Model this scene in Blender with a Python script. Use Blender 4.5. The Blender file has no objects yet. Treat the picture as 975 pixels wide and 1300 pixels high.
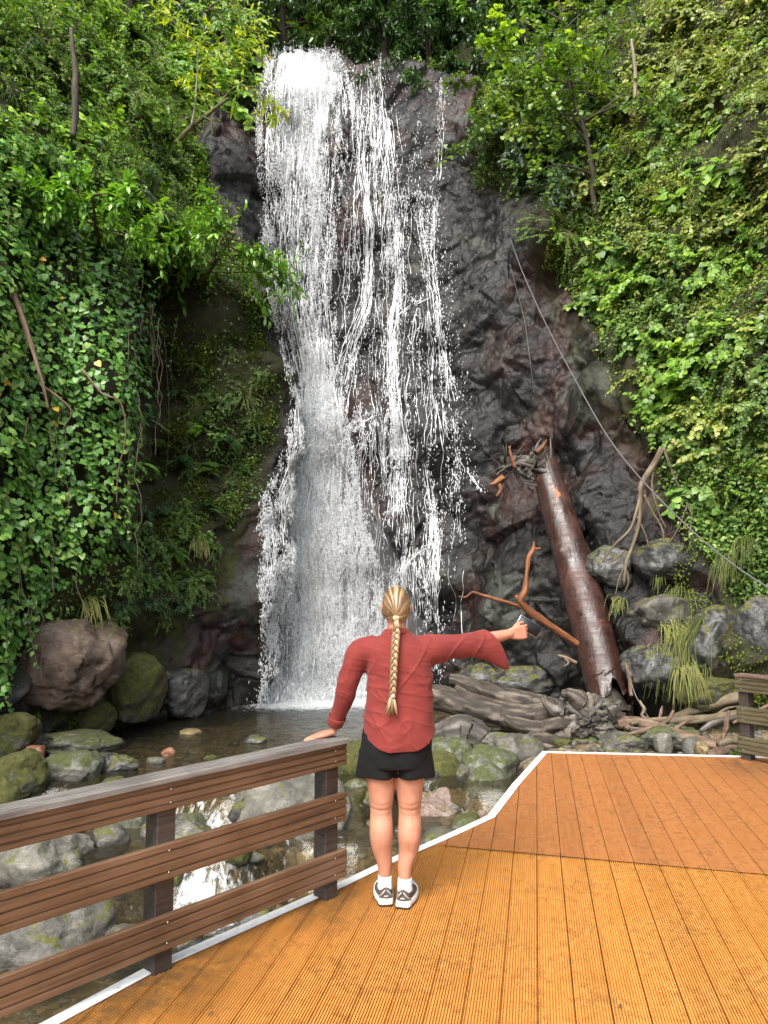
EXPO = 1.54
import bpy, bmesh, math, random
import numpy as np
from mathutils import Vector, Matrix, noise as mnoise
from mathutils.bvhtree import BVHTree
R = math.radians
scene = bpy.context.scene
COL = scene.collection
rng = np.random.default_rng(7)
random.seed(7)

# ------------------------------------------------------------------ camera model (photo is 975 x 1300)
F = 975.0
CAMZ = 1.68
PITCH = R(5.57)
CP, SP = math.cos(PITCH), math.sin(PITCH)
CAM = np.array([0.0, 0.0, CAMZ])

def ray(u, v):
    a, b = (u - 487.5) / F, (650.0 - v) / F
    return np.array([a, CP - b * SP, SP + b * CP])

def at_y(u, v, y):            # the point on the pixel's ray at world distance y
    d = ray(u, v)
    return CAM + d * (y / d[1])

def at_z(u, v, z):            # the point on the pixel's ray at height z
    d = ray(u, v)
    return CAM + d * ((z - CAMZ) / d[2])

def proj(p):
    p = np.asarray(p, dtype=float)
    q = p - CAM
    zc = q[..., 1] * CP + q[..., 2] * SP
    yc = -q[..., 1] * SP + q[..., 2] * CP
    zs = np.where(zc > 0.05, zc, 0.05)
    return np.stack([487.5 + F * q[..., 0] / zs, 650.0 - F * yc / zs], -1)

def px_size(p):               # metres per photo pixel at the point
    q = np.asarray(p) - CAM
    return (q[1] * CP + q[2] * SP) / F

def in_poly(uv, poly):
    x, y = uv[..., 0], uv[..., 1]
    inside = np.zeros(x.shape, bool)
    n = len(poly)
    for i in range(n):
        x0, y0 = poly[i]
        x1, y1 = poly[(i + 1) % n]
        if y0 == y1:
            continue
        c = ((y0 > y) != (y1 > y)) & (x < (x1 - x0) * (y - y0) / (y1 - y0) + x0)
        inside ^= c
    return inside

def unit(v):
    v = np.asarray(v, dtype=float)
    return v / np.maximum(np.linalg.norm(v, axis=-1, keepdims=True), 1e-9)

# ------------------------------------------------------------------ numpy noise
def _hash(ix, iy, iz, s):
    h = (ix.astype(np.int64) * 374761393 + iy.astype(np.int64) * 668265263 + iz.astype(np.int64) * 2147483647 + s * 974634777) & 0xFFFFFFFF
    h = ((h ^ (h >> 13)) * 1274126177) & 0xFFFFFFFF
    h = ((h ^ (h >> 16)) * 2246822519) & 0xFFFFFFFF
    return ((h ^ (h >> 15)) & 0xFFFFFF) / float(0xFFFFFF)

def vnoise(p, s=0):           # value noise, -1..1
    p = np.asarray(p, dtype=float)
    i = np.floor(p).astype(np.int64)
    f = p - i
    f = f * f * f * (f * (f * 6 - 15) + 10)
    out = 0
    for dx in (0, 1):
        for dy in (0, 1):
            for dz in (0, 1):
                w = (f[..., 0] if dx else 1 - f[..., 0]) * (f[..., 1] if dy else 1 - f[..., 1]) * (f[..., 2] if dz else 1 - f[..., 2])
                out = out + w * _hash(i[..., 0] + dx, i[..., 1] + dy, i[..., 2] + dz, s)
    return out * 2 - 1

def fbm(p, octv=4, s=0, gain=0.5):
    p = np.asarray(p, dtype=float)
    a, tot, o = 1.0, 0.0, 0
    for k in range(octv):
        o = o + a * vnoise(p * (2.03 ** k) + 17.3 * k, s + k)
        tot += a
        a *= gain
    return o / tot

def blocks(p, s=0, tilt=0.9):  # faceted rock: cells with an own height and an own tilted face; returns displacement and edge distance
    p = np.asarray(p, dtype=float)
    i = np.floor(p).astype(np.int64)
    best = np.full(p.shape[:-1], 9.0)
    second = np.full(p.shape[:-1], 9.0)
    val = np.zeros(p.shape[:-1])
    for dx in (-1, 0, 1):
        for dy in (-1, 0, 1):
            for dz in (-1, 0, 1):
                jx, jy, jz = i[..., 0] + dx, i[..., 1] + dy, i[..., 2] + dz
                cx = jx + _hash(jx, jy, jz, s)
                cy = jy + _hash(jx, jy, jz, s + 1)
                cz = jz + _hash(jx, jy, jz, s + 2)
                ox, oy, oz = p[..., 0] - cx, p[..., 1] - cy, p[..., 2] - cz
                d = np.sqrt(ox * ox + oy * oy + oz * oz)
                h = _hash(jx, jy, jz, s + 3) * 2 - 1
                t = (ox * (_hash(jx, jy, jz, s + 4) - .5) + oy * (_hash(jx, jy, jz, s + 5) - .5) + oz * (_hash(jx, jy, jz, s + 6) - .5)) * 2 * tilt
                near = d < best
                second = np.where(near, best, np.minimum(second, d))
                val = np.where(near, h * .5 + t, val)
                best = np.where(near, d, best)
    return val, second - best

def facets(p, s=0, tilt=.8, flat=.34, fall=1.25):
    """fractured rock: every cell is a tilted flat face that drops off past its rim; the highest one shows"""
    p = np.asarray(p, dtype=float)
    i = np.floor(p).astype(np.int64)
    best = np.full(p.shape[:-1], -9.0)
    for dx in (-1, 0, 1):
        for dy in (-1, 0, 1):
            for dz in (-1, 0, 1):
                jx, jy, jz = i[..., 0] + dx, i[..., 1] + dy, i[..., 2] + dz
                ox = p[..., 0] - jx - _hash(jx, jy, jz, s)
                oy = p[..., 1] - jy - _hash(jx, jy, jz, s + 1)
                oz = p[..., 2] - jz - _hash(jx, jy, jz, s + 2)
                d = np.sqrt(ox * ox + oy * oy + oz * oz)
                h = _hash(jx, jy, jz, s + 3) - .5
                t = (ox * (_hash(jx, jy, jz, s + 4) - .5) + oy * (_hash(jx, jy, jz, s + 5) - .5) + oz * (_hash(jx, jy, jz, s + 6) - .5)) * 2 * tilt
                best = np.maximum(best, h * .7 + t - fall * np.maximum(d - flat, 0))
    return best

# ------------------------------------------------------------------ mesh helpers
class MB:
    """collects vertices and faces for ONE mesh"""
    def __init__(self):
        self.v, self.f, self.n = [], [], 0
        self.attr = []
    def add(self, verts, faces, val=0.0):
        verts = np.asarray(verts, dtype=float).reshape(-1, 3)
        self.v.append(verts)
        self.attr.append(np.full(len(verts), val) if np.isscalar(val) else np.asarray(val, dtype=float))
        for f in faces if isinstance(faces, list) else [faces]:
            f = np.asarray(f, dtype=np.int64)
            if f.ndim == 1:
                f = f[None]
            self.f.append(f + self.n)
        self.n += len(verts)
    def mesh(self, name, smooth=True, attr=None):
        me = bpy.data.meshes.new(name)
        if not self.v:
            return me
        v = np.concatenate(self.v)
        loops = np.concatenate([f.ravel() for f in self.f])
        sizes = np.concatenate([np.full(len(f), f.shape[1]) for f in self.f])
        starts = np.concatenate([[0], np.cumsum(sizes)[:-1]])
        me.vertices.add(len(v)); me.loops.add(len(loops)); me.polygons.add(len(sizes))
        me.vertices.foreach_set('co', v.astype(np.float32).ravel())
        me.loops.foreach_set('vertex_index', loops.astype(np.int32))
        me.polygons.foreach_set('loop_start', starts.astype(np.int32))
        me.polygons.foreach_set('loop_total', sizes.astype(np.int32))
        me.polygons.foreach_set('use_smooth', np.full(len(sizes), smooth))
        if attr:
            a = me.attributes.new(attr, 'FLOAT', 'POINT')
            a.data.foreach_set('value', np.concatenate(self.attr).astype(np.float32))
        me.update(calc_edges=True)
        me.validate()
        return me
    def build(self, name, mat, parent=None, smooth=True, attr=None):
        return obj(name, self.mesh(name, smooth, attr), mat, parent)

def obj(name, me, mat=None, parent=None):
    o = bpy.data.objects.new(name, me)
    COL.objects.link(o)
    if mat is not None:
        me.materials.clear()
        me.materials.append(mat)
    if parent is not None:
        o.parent = parent
    return o

def empty(name, loc=(0, 0, 0), rz=0.0):
    o = bpy.data.objects.new(name, None)
    COL.objects.link(o)
    o.location = loc
    o.rotation_euler = (0, 0, rz)
    o.empty_display_size = 0.2
    return o

def tag(o, label=None, cat=None, group=None, kind=None):
    if label: o['label'] = label
    if cat: o['category'] = cat
    if group: o['group'] = group
    if kind: o['kind'] = kind
    return o

def copy_tree(o, parent=None):
    c = o.copy()
    COL.objects.link(c)
    c.parent = parent
    for ch in list(o.children):
        copy_tree(ch, c)
    return c

def set_attr(me, name, vals):
    a = me.attributes.get(name) or me.attributes.new(name, 'FLOAT', 'POINT')
    a.data.foreach_set('value', np.asarray(vals, dtype=np.float32))

def resample(pts, n):
    pts = np.asarray(pts, dtype=float)
    d = np.concatenate([[0], np.cumsum(np.linalg.norm(np.diff(pts, axis=0), axis=1))])
    t = np.linspace(0, d[-1], n)
    return np.stack([np.interp(t, d, pts[:, k]) for k in range(pts.shape[1])], 1)

def smooth_path(pts, n, it=2):
    """Catmull-Rom through the points, n samples (extra columns such as radius are carried along)"""
    p = np.asarray(pts, dtype=float)
    if len(p) == 2:
        return resample(p, n)
    q = np.vstack([2 * p[0] - p[1], p, 2 * p[-1] - p[-2]])
    out = []
    for i in range(1, len(q) - 2):
        for t in np.linspace(0, 1, 12, endpoint=False):
            a, b, c, d = q[i - 1], q[i], q[i + 1], q[i + 2]
            out.append(.5 * ((2 * b) + (c - a) * t + (2 * a - 5 * b + 4 * c - d) * t * t + (3 * b - a - 3 * c + d) * t ** 3))
    out.append(q[-2])
    out = np.array(out)
    d = np.concatenate([[0], np.cumsum(np.linalg.norm(np.diff(out[:, :3], axis=0), axis=1))])
    t = np.linspace(0, d[-1], n)
    return np.stack([np.interp(t, d, out[:, k]) for k in range(out.shape[1])], 1)

def tube(mb, path, radii, sides=8, cap=True, val=0.0, ref=(0, 0, 1), rfun=None, flat=None):
    """one tapered tube; rfun(theta(sides), s(n), ring centres) may return a (n, sides) radius factor"""
    path = np.asarray(path, dtype=float)
    n = len(path)
    radii = np.broadcast_to(np.asarray(radii, dtype=float), (n,))
    tan = unit(np.gradient(path, axis=0))
    ref = np.asarray(ref, dtype=float)
    if abs(np.dot(unit(tan.mean(0)), ref)) > .9:
        ref = np.array([0.0, 1.0, 0.0]) if abs(ref[2]) > .5 else np.array([0, 0, 1.0])
    a = unit(np.cross(tan, ref))
    b = np.cross(a, tan)
    th = np.linspace(0, 2 * np.pi, sides, endpoint=False)
    rr = np.ones((n, sides)) if rfun is None else rfun(th, np.linspace(0, 1, n), path)
    fa, fb = flat or (1, 1)
    ring = path[:, None] + (radii[:, None] * rr)[..., None] * (fa * np.cos(th)[None, :, None] * a[:, None] + fb * np.sin(th)[None, :, None] * b[:, None])
    v = ring.reshape(-1, 3)
    i = np.arange(n - 1)[:, None] * sides
    j = np.arange(sides)[None]
    k = (j + 1) % sides
    f = np.stack([i + j, i + k, i + k + sides, i + j + sides], -1).reshape(-1, 4)
    faces = [f]
    if cap:
        v = np.vstack([v, path[0], path[-1]])
        jj = np.arange(sides)
        kk = (jj + 1) % sides
        faces.append(np.stack([kk, jj, np.full(sides, n * sides)], -1))
        faces.append(np.stack([(n - 1) * sides + jj, (n - 1) * sides + kk, np.full(sides, n * sides + 1)], -1))
    if not np.isscalar(val):
        val = np.concatenate([np.repeat(val, sides), [val[0], val[-1]] if cap else []])
    mb.add(v, faces, val)

def box(mb, c, s, rz=0.0, val=0.0, bev=0.0):
    """box with softened edges: centre, full size, turn about z"""
    sx, sy, sz = np.array(s) / 2.0
    b = bev or min(s) * .06
    prof = []
    for z, k in ((-sz, b), (-sz + b, 0), (sz - b, 0), (sz, b)):
        x, y = sx - k, sy - k
        e = b * .7
        prof.append([(x - e, -y, z), (x, -y + e, z), (x, y - e, z), (x - e, y, z), (-x + e, y, z), (-x, y - e, z), (-x, -y + e, z), (-x + e, -y, z)])
    v = np.array(prof).reshape(-1, 3)
    m = np.array([[math.cos(rz), -math.sin(rz), 0], [math.sin(rz), math.cos(rz), 0], [0, 0, 1]])
    v = v @ m.T + np.array(c)
    f = [np.array([[r * 8 + j, r * 8 + (j + 1) % 8, (r + 1) * 8 + (j + 1) % 8, (r + 1) * 8 + j] for r in range(3) for j in range(8)])]
    f.append(np.arange(8)[::-1][None])
    f.append((24 + np.arange(8))[None])
    mb.add(v, f, val)

# leaf templates: x across, y along the leaf from its stalk, z up from the blade; faces by quads and triangles
def leaf_template(kind):
    if kind == 'ivy':       # heart shaped
        v = [(0, 0, 0), (0, .45, .05), (0, 1, -.06), (-.32, -.12, -.02), (-.5, .2, -.04), (-.3, .62, -.02), (.32, -.12, -.02), (.5, .2, -.04), (.3, .62, -.02)]
        q = [(0, 1, 4, 3), (1, 2, 5, 4), (1, 0, 6, 7), (2, 1, 7, 8)]
    elif kind == 'lance':   # narrow laurel leaf
        v = [(0, 0, 0), (0, .5, .02), (0, 1, -.10), (-.14, .25, .03), (-.15, .65, .0), (.14, .25, .03), (.15, .65, .0)]
        q = [(0, 1, 4, 3), (1, 0, 5, 6)]
        return np.array(v), [np.array(q), np.array([(1, 2, 4), (2, 1, 6)])]
    elif kind == 'broad':   # hazel / fig like, lobed outline
        v = [(0, 0, 0), (0, .5, .03), (0, 1, -.12), (-.36, .1, .02), (-.46, .45, .02), (-.24, .8, -.03), (.36, .1, .02), (.46, .45, .02), (.24, .8, -.03)]
        q = [(0, 1, 4, 3), (1, 2, 5, 4), (1, 0, 6, 7), (2, 1, 7, 8)]
    else:                   # small folded leaf
        v = [(0, 0, 0), (0, 1, -.05), (-.3, .45, .07), (.3, .45, .07)]
        return np.array(v), [np.array([(0, 1, 2), (1, 0, 3)])]
    return np.array(v), [np.array(q)]
LEAF = {k: leaf_template(k) for k in ('ivy', 'lance', 'broad', 'small')}

def add_leaves(mb, pos, along, nrm, size, kind, tint):
    """many leaves at once: stalk point, direction, blade normal, length"""
    pos = np.asarray(pos, dtype=float)
    if len(pos) == 0:
        return
    y = unit(along)
    z = unit(nrm - (nrm * y).sum(-1, keepdims=True) * y)
    x = np.cross(y, z)
    tv, tf = LEAF[kind]
    s = np.broadcast_to(np.asarray(size, dtype=float), (len(pos),))
    v = pos[:, None] + s[:, None, None] * (tv[None, :, 0:1] * x[:, None] + tv[None, :, 1:2] * y[:, None] + tv[None, :, 2:3] * z[:, None])
    k = len(tv)
    off = np.arange(len(pos))[:, None, None] * k
    faces = [(f[None] + off).reshape(-1, f.shape[1]) for f in tf]
    mb.add(v.reshape(-1, 3), faces, np.repeat(np.broadcast_to(tint, (len(pos),)), k))
# ------------------------------------------------------------------ materials
class NT:
    def __init__(self, name):
        self.m = bpy.data.materials.new(name)
        self.m.use_nodes = True
        self.t = self.m.node_tree
        self.t.nodes.clear()
        self.out = self.t.nodes.new('ShaderNodeOutputMaterial')
    def n(self, typ, props=None, **ins):
        nd = self.t.nodes.new('ShaderNode' + typ)
        for k, v in (props or {}).items():
            setattr(nd, k, v)
        for k, v in ins.items():
            key = int(k[1:]) if k[0] == 'i' and k[1:].isdigit() else k.replace('_', ' ')
            self.set(nd.inputs[key], v)
        return nd
    def set(self, sock, v):
        if isinstance(v, bpy.types.NodeSocket):
            self.t.links.new(v, sock)
        elif hasattr(v, 'outputs'):
            self.t.links.new(v.outputs[0], sock)
        elif isinstance(v, (tuple, list)) and sock.type == 'RGBA' and len(v) == 3:
            sock.default_value = (*v, 1)
        else:
            sock.default_value = v
    def coord(self, scale=(1, 1, 1), rot=(0, 0, 0), which='Object'):
        tc = self.n('TexCoord')
        mp = self.n('Mapping', None, Vector=tc.outputs[which], Scale=scale, Rotation=rot)
        return mp.outputs[0]
    def noise(self, vec, scale, detail=4, rough=.55, dist=0.0):
        return self.n('TexNoise', None, Vector=vec, Scale=scale, Detail=detail, Roughness=rough, Distortion=dist).outputs[0]
    def ramp(self, fac, stops, interp='LINEAR'):
        r = self.n('ValToRGB', None, Fac=fac)
        e = r.color_ramp
        e.interpolation = interp
        while len(e.elements) < len(stops):
            e.elements.new(.5)
        for el, (p, c) in zip(e.elements, stops):
            el.position = p
            el.color = (*c, 1) if isinstance(c, (tuple, list)) else (c, c, c, 1)
        return r.outputs[0]
    def mix(self, fac, a, b, blend='MIX'):
        m = self.n('Mix', {'data_type': 'RGBA', 'blend_type': blend})
        self.set(m.inputs[0], fac); self.set(m.inputs[6], a); self.set(m.inputs[7], b)
        return m.outputs[2]
    def math(self, op, a, b=0.0, c=None, clamp=False):
        m = self.n('Math', {'operation': op, 'use_clamp': clamp}, i0=a, i1=b)
        if c is not None: self.set(m.inputs[2], c)
        return m.outputs[0]
    def attr(self, name):
        return self.n('Attribute', {'attribute_name': name}).outputs['Fac']
    def bump(self, h, strength=.4, dist=.05, normal=None):
        b = self.n('Bump', None, Height=h, Strength=strength, Distance=dist)
        if normal is not None: self.set(b.inputs['Normal'], normal)
        return b.outputs[0]
    def pbr(self, col, rough=.6, normal=None, spec=.5, **kw):
        p = self.n('BsdfPrincipled', None, Base_Color=col, Roughness=rough)
        p.inputs['Specular IOR Level'].default_value = spec
        if normal is not None: self.set(p.inputs['Normal'], normal)
        for k, v in kw.items():
            self.set(p.inputs[k.replace('_', ' ')], v)
        return p.outputs[0]
    def done(self, sh):
        self.t.links.new(sh, self.out.inputs['Surface'])
        return self.m

def simple(name, col, rough=.6, spec=.5, var=.15, scale=20, bump=.0, **kw):
    t = NT(name)
    c = t.coord()
    nz = t.noise(c, scale, 5)
    dark = tuple(x * (1 - var) for x in col); light = tuple(min(1, x * (1 + var)) for x in col)
    cc = t.ramp(nz, [(.3, dark), (.7, light)])
    nrm = t.bump(nz, bump, .01) if bump else None
    return t.done(t.pbr(cc, rough, nrm, spec, **kw))

def leaf_mat(name, stops, trans=.28, rough=.42, spec=.45, objvar=.35):
    """stops: colours over the per-leaf tint attribute; each copy of a plant also shifts a little"""
    t = NT(name)
    tint = t.attr('tint')
    oi = t.n('ObjectInfo').outputs['Random']
    col = t.ramp(tint, stops)
    nz = t.noise(t.coord(which='Object'), 30, 2)
    shift = t.math('ADD', t.math('MULTIPLY', oi, objvar), t.math('MULTIPLY', nz, .3))
    k = t.math('ADD', shift, 1 - objvar / 2 - .15)
    col = t.mix(1.0, col, t.n('CombineColor', None, i0=k, i1=k, i2=k).outputs[0], 'MULTIPLY')
    p = t.pbr(col, rough, None, spec)
    tr = t.n('BsdfTranslucent', None, Color=t.mix(1.0, col, (1.5, 1.45, .5), 'MULTIPLY')).outputs[0]
    m = t.n('MixShader', None, i0=trans, i1=p, i2=tr)
    return t.done(m.outputs[0])

M = {}
M['ivy'] = leaf_mat('ivy_leaf', [(0, (0.01568, 0.04704, 0.0112)), (.4, (0.05376, 0.1456, 0.03136)), (.75, (0.14, 0.2912, 0.056)), (.94, (0.2464, 0.3696, 0.084)), (1, (0.616, 0.3808, 0.0448))], .26, .38, .5)
M['bright'] = leaf_mat('bright_leaf', [(0, (0.04104, 0.0918, 0.01296)), (.45, (0.1242, 0.2538, 0.02808)), (.85, (0.27, 0.432, 0.0486)), (1, (0.3888, 0.5076, 0.0648))], .36)
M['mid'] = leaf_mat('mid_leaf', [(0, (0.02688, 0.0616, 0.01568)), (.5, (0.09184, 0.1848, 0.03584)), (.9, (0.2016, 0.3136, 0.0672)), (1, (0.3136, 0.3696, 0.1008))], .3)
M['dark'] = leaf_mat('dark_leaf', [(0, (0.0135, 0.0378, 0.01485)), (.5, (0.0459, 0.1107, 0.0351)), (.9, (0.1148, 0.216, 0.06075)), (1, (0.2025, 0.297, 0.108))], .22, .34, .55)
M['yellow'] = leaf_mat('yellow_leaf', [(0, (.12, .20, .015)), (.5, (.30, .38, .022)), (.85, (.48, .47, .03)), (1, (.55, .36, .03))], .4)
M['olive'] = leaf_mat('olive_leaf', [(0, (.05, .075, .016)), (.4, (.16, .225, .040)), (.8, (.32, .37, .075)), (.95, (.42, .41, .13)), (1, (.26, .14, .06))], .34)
M['laurel'] = leaf_mat('laurel_leaf', [(0, (0.025, 0.075, 0.0125)), (.5, (0.09375, 0.2313, 0.0275)), (.9, (0.2, 0.3875, 0.05)), (1, (0.3, 0.4625, 0.0875))], .3, .32, .5)
M['grass'] = leaf_mat('grass_blade', [(0, (.07, .10, .02)), (.5, (.19, .24, .05)), (1, (.36, .34, .12))], .3)
M['moss_tuft'] = leaf_mat('moss_tuft', [(0, (.02, .03, .006)), (.5, (.06, .085, .012)), (1, (.14, .16, .03))], .2, .8, .1)

def bark(name, c0, c1, rough=.8, scale=(6, 6, 1.2), bump=.5):
    t = NT(name)
    c = t.coord(scale)
    a = t.noise(c, 3.0, 6, .65)
    b = t.noise(t.coord(), 1.6, 3)
    col = t.mix(t.ramp(b, [(.35, 0.0), (.7, 1.0)]), t.ramp(a, [(.3, c0), (.7, c1)]), t.ramp(a, [(.3, tuple(x * .5 for x in c0)), (.7, tuple(x * .8 for x in c1))]))
    return t.done(t.pbr(col, rough, t.bump(a, bump, .02), .3))
M['bark'] = bark('bark', (.03, .025, .018), (.10, .085, .06))
M['mossbark'] = bark('mossy_bark', (.05, .05, .018), (.16, .14, .05))
M['twig'] = bark('twig', (.07, .05, .03), (.2, .15, .09))
M['palebark'] = bark('pale_bark', (.16, .13, .10), (.34, .29, .22))

def rock_mat():
    t = NT('cliff_rock')
    c = t.coord()
    n1 = t.noise(c, 1.3, 8, .62, .3)
    n2 = t.noise(c, .42, 5, .6, .6)
    n3 = t.noise(c, 9, 6, .7)
    n4 = t.noise(t.coord((1, 1, .7), (0, .5, .3)), 2.4, 8, .68, .3)
    grey = t.ramp(n1, [(.34, (.004, .0037, .0034)), (.52, (.011, .0100, .0092)), (.66, (.028, .0256, .0235)), (.84, (.095, .090, .085))])
    red = t.ramp(n4, [(.3, (.010, .0055, .005)), (.55, (.032, .0145, .012)), (.75, (.085, .046, .038))])
    col = t.mix(t.ramp(n2, [(.50, 0.0), (.58, .85)]), grey, red)
    green = t.ramp(n3, [(.3, (.018, .021, .017)), (.7, (.065, .072, .058))])
    col = t.mix(t.ramp(t.noise(t.coord((1, 1, 1.6)), .55, 4, .5, .4), [(.58, 0.0), (.66, .75)]), col, green)
    vo = t.n('TexVoronoi', {'feature': 'DISTANCE_TO_EDGE'}, Vector=t.mix(.18, c, t.n('TexNoise', None, Vector=c, Scale=2.0, Detail=5.0).outputs['Color']), Scale=2.6).outputs[0]
    crack = t.ramp(vo, [(0, 0.55), (.02, 1.0)])
    col = t.mix(.8, col, t.mix(1.0, col, t.n('CombineColor', None, i0=crack, i1=crack, i2=crack).outputs[0], 'MULTIPLY'))
    moss = t.attr('moss')
    mcol = t.ramp(n3, [(.3, (.010, .012, .004)), (.55, (.034, .038, .009)), (.75, (.085, .085, .02))])
    mm = t.math('MULTIPLY', moss, t.ramp(t.noise(c, 2.4, 6, .7), [(.36, 0.0), (.52, 1.0)]))
    col = t.mix(mm, col, mcol)
    soil = t.attr('soil')
    scol = t.ramp(n3, [(.3, (.012, .014, .006)), (.6, (.038, .037, .015)), (.8, (.085, .062, .032))])
    col = t.mix(soil, col, scol)
    dry = t.math('MAXIMUM', mm, soil)
    rough = t.math('ADD', t.ramp(n3, [(.34, .22), (.62, .50)]), t.math('MULTIPLY', dry, .5))
    h = t.math('ADD', t.math('MULTIPLY', n4, 1.0), t.math('ADD', t.math('MULTIPLY', n3, .35), t.math('MULTIPLY', crack, .25)))
    nb = t.bump(h, .65, .07)
    nb = t.bump(t.noise(c, 16, 6, .75), .55, .03, nb)
    nb = t.bump(t.noise(c, 48, 4, .7), .35, .010, nb)
    return t.done(t.pbr(col, rough, nb, .30))
M['cliff'] = rock_mat()

def boulder_mat(name, c0, c1, c2, moss=0.0, wet=.5, mosscol=((.03, .035, .008), (.13, .13, .025))):
    t = NT(name)
    c = t.coord()
    geo = t.n('NewGeometry')
    nz = t.n('SeparateXYZ', None, Vector=geo.outputs['Normal']).outputs[2]
    n1 = t.noise(c, 2.2, 7, .6, .3)
    n2 = t.noise(c, 17, 6, .7)
    n3 = t.noise(c, 6, 6, .65, .5)
    col = t.ramp(n1, [(.3, c0), (.52, c1), (.74, c2)])
    col = t.mix(.55, col, t.mix(1.0, col, t.ramp(n2, [(.32, .45), (.68, 1.45)]), 'MULTIPLY'))
    vein = t.ramp(t.noise(t.coord((1, 1, 3), (.4, .3, 0)), 2.5, 6, .6, 1.2), [(.485, 0.0), (.5, .55), (.515, 0.0)])
    col = t.mix(vein, col, tuple(min(1, x * 1.6) for x in c2))
    k = t.math('ADD', t.math('MULTIPLY', n3, 1.1), t.math('MULTIPLY', nz, .22))
    mm = t.ramp(k, [(max(0, .80 - moss * .62), 0.0), (max(.05, .90 - moss * .62), 1.0 if moss > 0 else 0.0)])
    col = t.mix(mm, col, t.ramp(n2, [(.3, mosscol[0]), (.7, mosscol[1])]))
    rough = t.math('ADD', t.ramp(n3, [(.35, .75 - wet * .55), (.65, .85 - wet * .35)]), t.math('MULTIPLY', mm, .4), clamp=True)
    nb = t.bump(t.math('ADD', n3, t.math('MULTIPLY', n2, .4)), .55, .04)
    nb = t.bump(t.noise(c, 70, 3, .7), .3, .006, nb)
    return t.done(t.pbr(col, rough, nb, .5))
M['r_grey'] = boulder_mat('grey_boulder', (0.03562, 0.03352, 0.0278), (0.07397, 0.06916, 0.05812), (0.1425, 0.133, 0.1137), .12, .45)
M['r_green'] = boulder_mat('greenish_boulder', (0.0385, 0.042, 0.0315), (0.0805, 0.084, 0.0595), (0.161, 0.161, 0.126), .28, .6, ((0.028, 0.035, 0.0105), (0.084, 0.091, 0.028)))
M['r_moss'] = boulder_mat('mossy_boulder', (.022, .022, .018), (.055, .054, .042), (.13, .125, .10), .66, .4, ((.018, .021, .005), (.085, .085, .017)))
M['r_dark'] = boulder_mat('dark_wet_boulder', (0.0144, 0.0144, 0.0144), (0.036, 0.0352, 0.0336), (0.12, 0.1184, 0.112), .15, .85)
M['r_brown'] = boulder_mat('brown_boulder', (0.02573, 0.01674, 0.01148), (0.06248, 0.04057, 0.02755), (0.125, 0.09016, 0.06601), .1, .25)
M['r_red'] = boulder_mat('reddish_boulder', (0.07, 0.0434, 0.0315), (0.14, 0.0945, 0.0735), (0.238, 0.189, 0.1645), .02, .35)
M['r_pale'] = boulder_mat('pale_boulder', (0.06402, 0.05957, 0.04921), (0.112, 0.1062, 0.08612), (0.1867, 0.1761, 0.1501), .06, .3)
M['r_rust'] = boulder_mat('rusty_stone', (0.112, 0.042, 0.021), (0.21, 0.091, 0.049), (0.294, 0.168, 0.112), .0, .5)
M['r_tan'] = boulder_mat('tan_stone', (0.084, 0.0595, 0.0245), (0.168, 0.1225, 0.056), (0.252, 0.196, 0.105), .0, .5)

def bed_mat():
    t = NT('stream_bed')
    c = t.coord()
    vo = t.n('TexVoronoi', None, Vector=c, Scale=9.0)
    vo2 = t.n('TexVoronoi', None, Vector=c, Scale=24.0)
    col = t.ramp(vo.outputs['Color'], [(.1, (.045, .032, .018)), (.5, (.12, .085, .045)), (.85, (.24, .19, .12)), (1, (.20, .10, .05))])
    col2 = t.ramp(vo2.outputs['Color'], [(.1, (.05, .04, .025)), (.6, (.14, .11, .07)), (1, (.3, .27, .21))])
    col = t.mix(t.ramp(t.noise(c, .8, 3), [(.42, 0.0), (.58, 1.0)]), col, col2)
    h = t.math('ADD', vo.outputs[0], t.math('MULTIPLY', vo2.outputs[0], .4))
    nb = t.bump(t.math('MULTIPLY', h, -1.0), .8, .05)
    return t.done(t.pbr(col, .55, nb, .4))
M['bed'] = bed_mat()

def water_mat():
    t = NT('stream_water')
    c = t.coord()
    foam = t.attr('foam')
    rip = t.math('ADD', t.noise(t.coord((1.0, 2.2, 1)), 4.5, 5, .6, .5), t.math('MULTIPLY', t.noise(c, 16, 3), .3))
    nb = t.bump(rip, .35, .06)
    gl = t.n('BsdfGlossy', None, Color=(.9, .93, .95), Roughness=.06, Normal=nb).outputs[0]
    tp = t.n('BsdfTransparent', None, Color=(.80, .74, .58)).outputs[0]
    murk = t.n('BsdfDiffuse', None, Color=(.075, .068, .042)).outputs[0]
    tp = t.n('MixShader', None, i0=.20, i1=tp, i2=murk).outputs[0]
    fr = t.n('Fresnel', None, IOR=1.30, Normal=nb).outputs[0]
    w = t.n('MixShader', None, i0=fr, i1=tp, i2=gl).outputs[0]
    fm = t.noise(t.coord((1.0, 1.0, .35)), 11, 6, .72, .4)
    fac = t.ramp(t.math('ADD', t.math('MULTIPLY', fm, 1.5), t.math('SUBTRACT', t.math('MULTIPLY', foam, .8), 1.02)), [(.0, 0.0), (.16, .45), (.45, .9)])
    white = t.pbr((.70, .73, .74), .45, t.bump(fm, .6, .05), .4)
    return t.done(t.n('MixShader', None, i0=fac, i1=w, i2=white).outputs[0])
M['water'] = water_mat()

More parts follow.
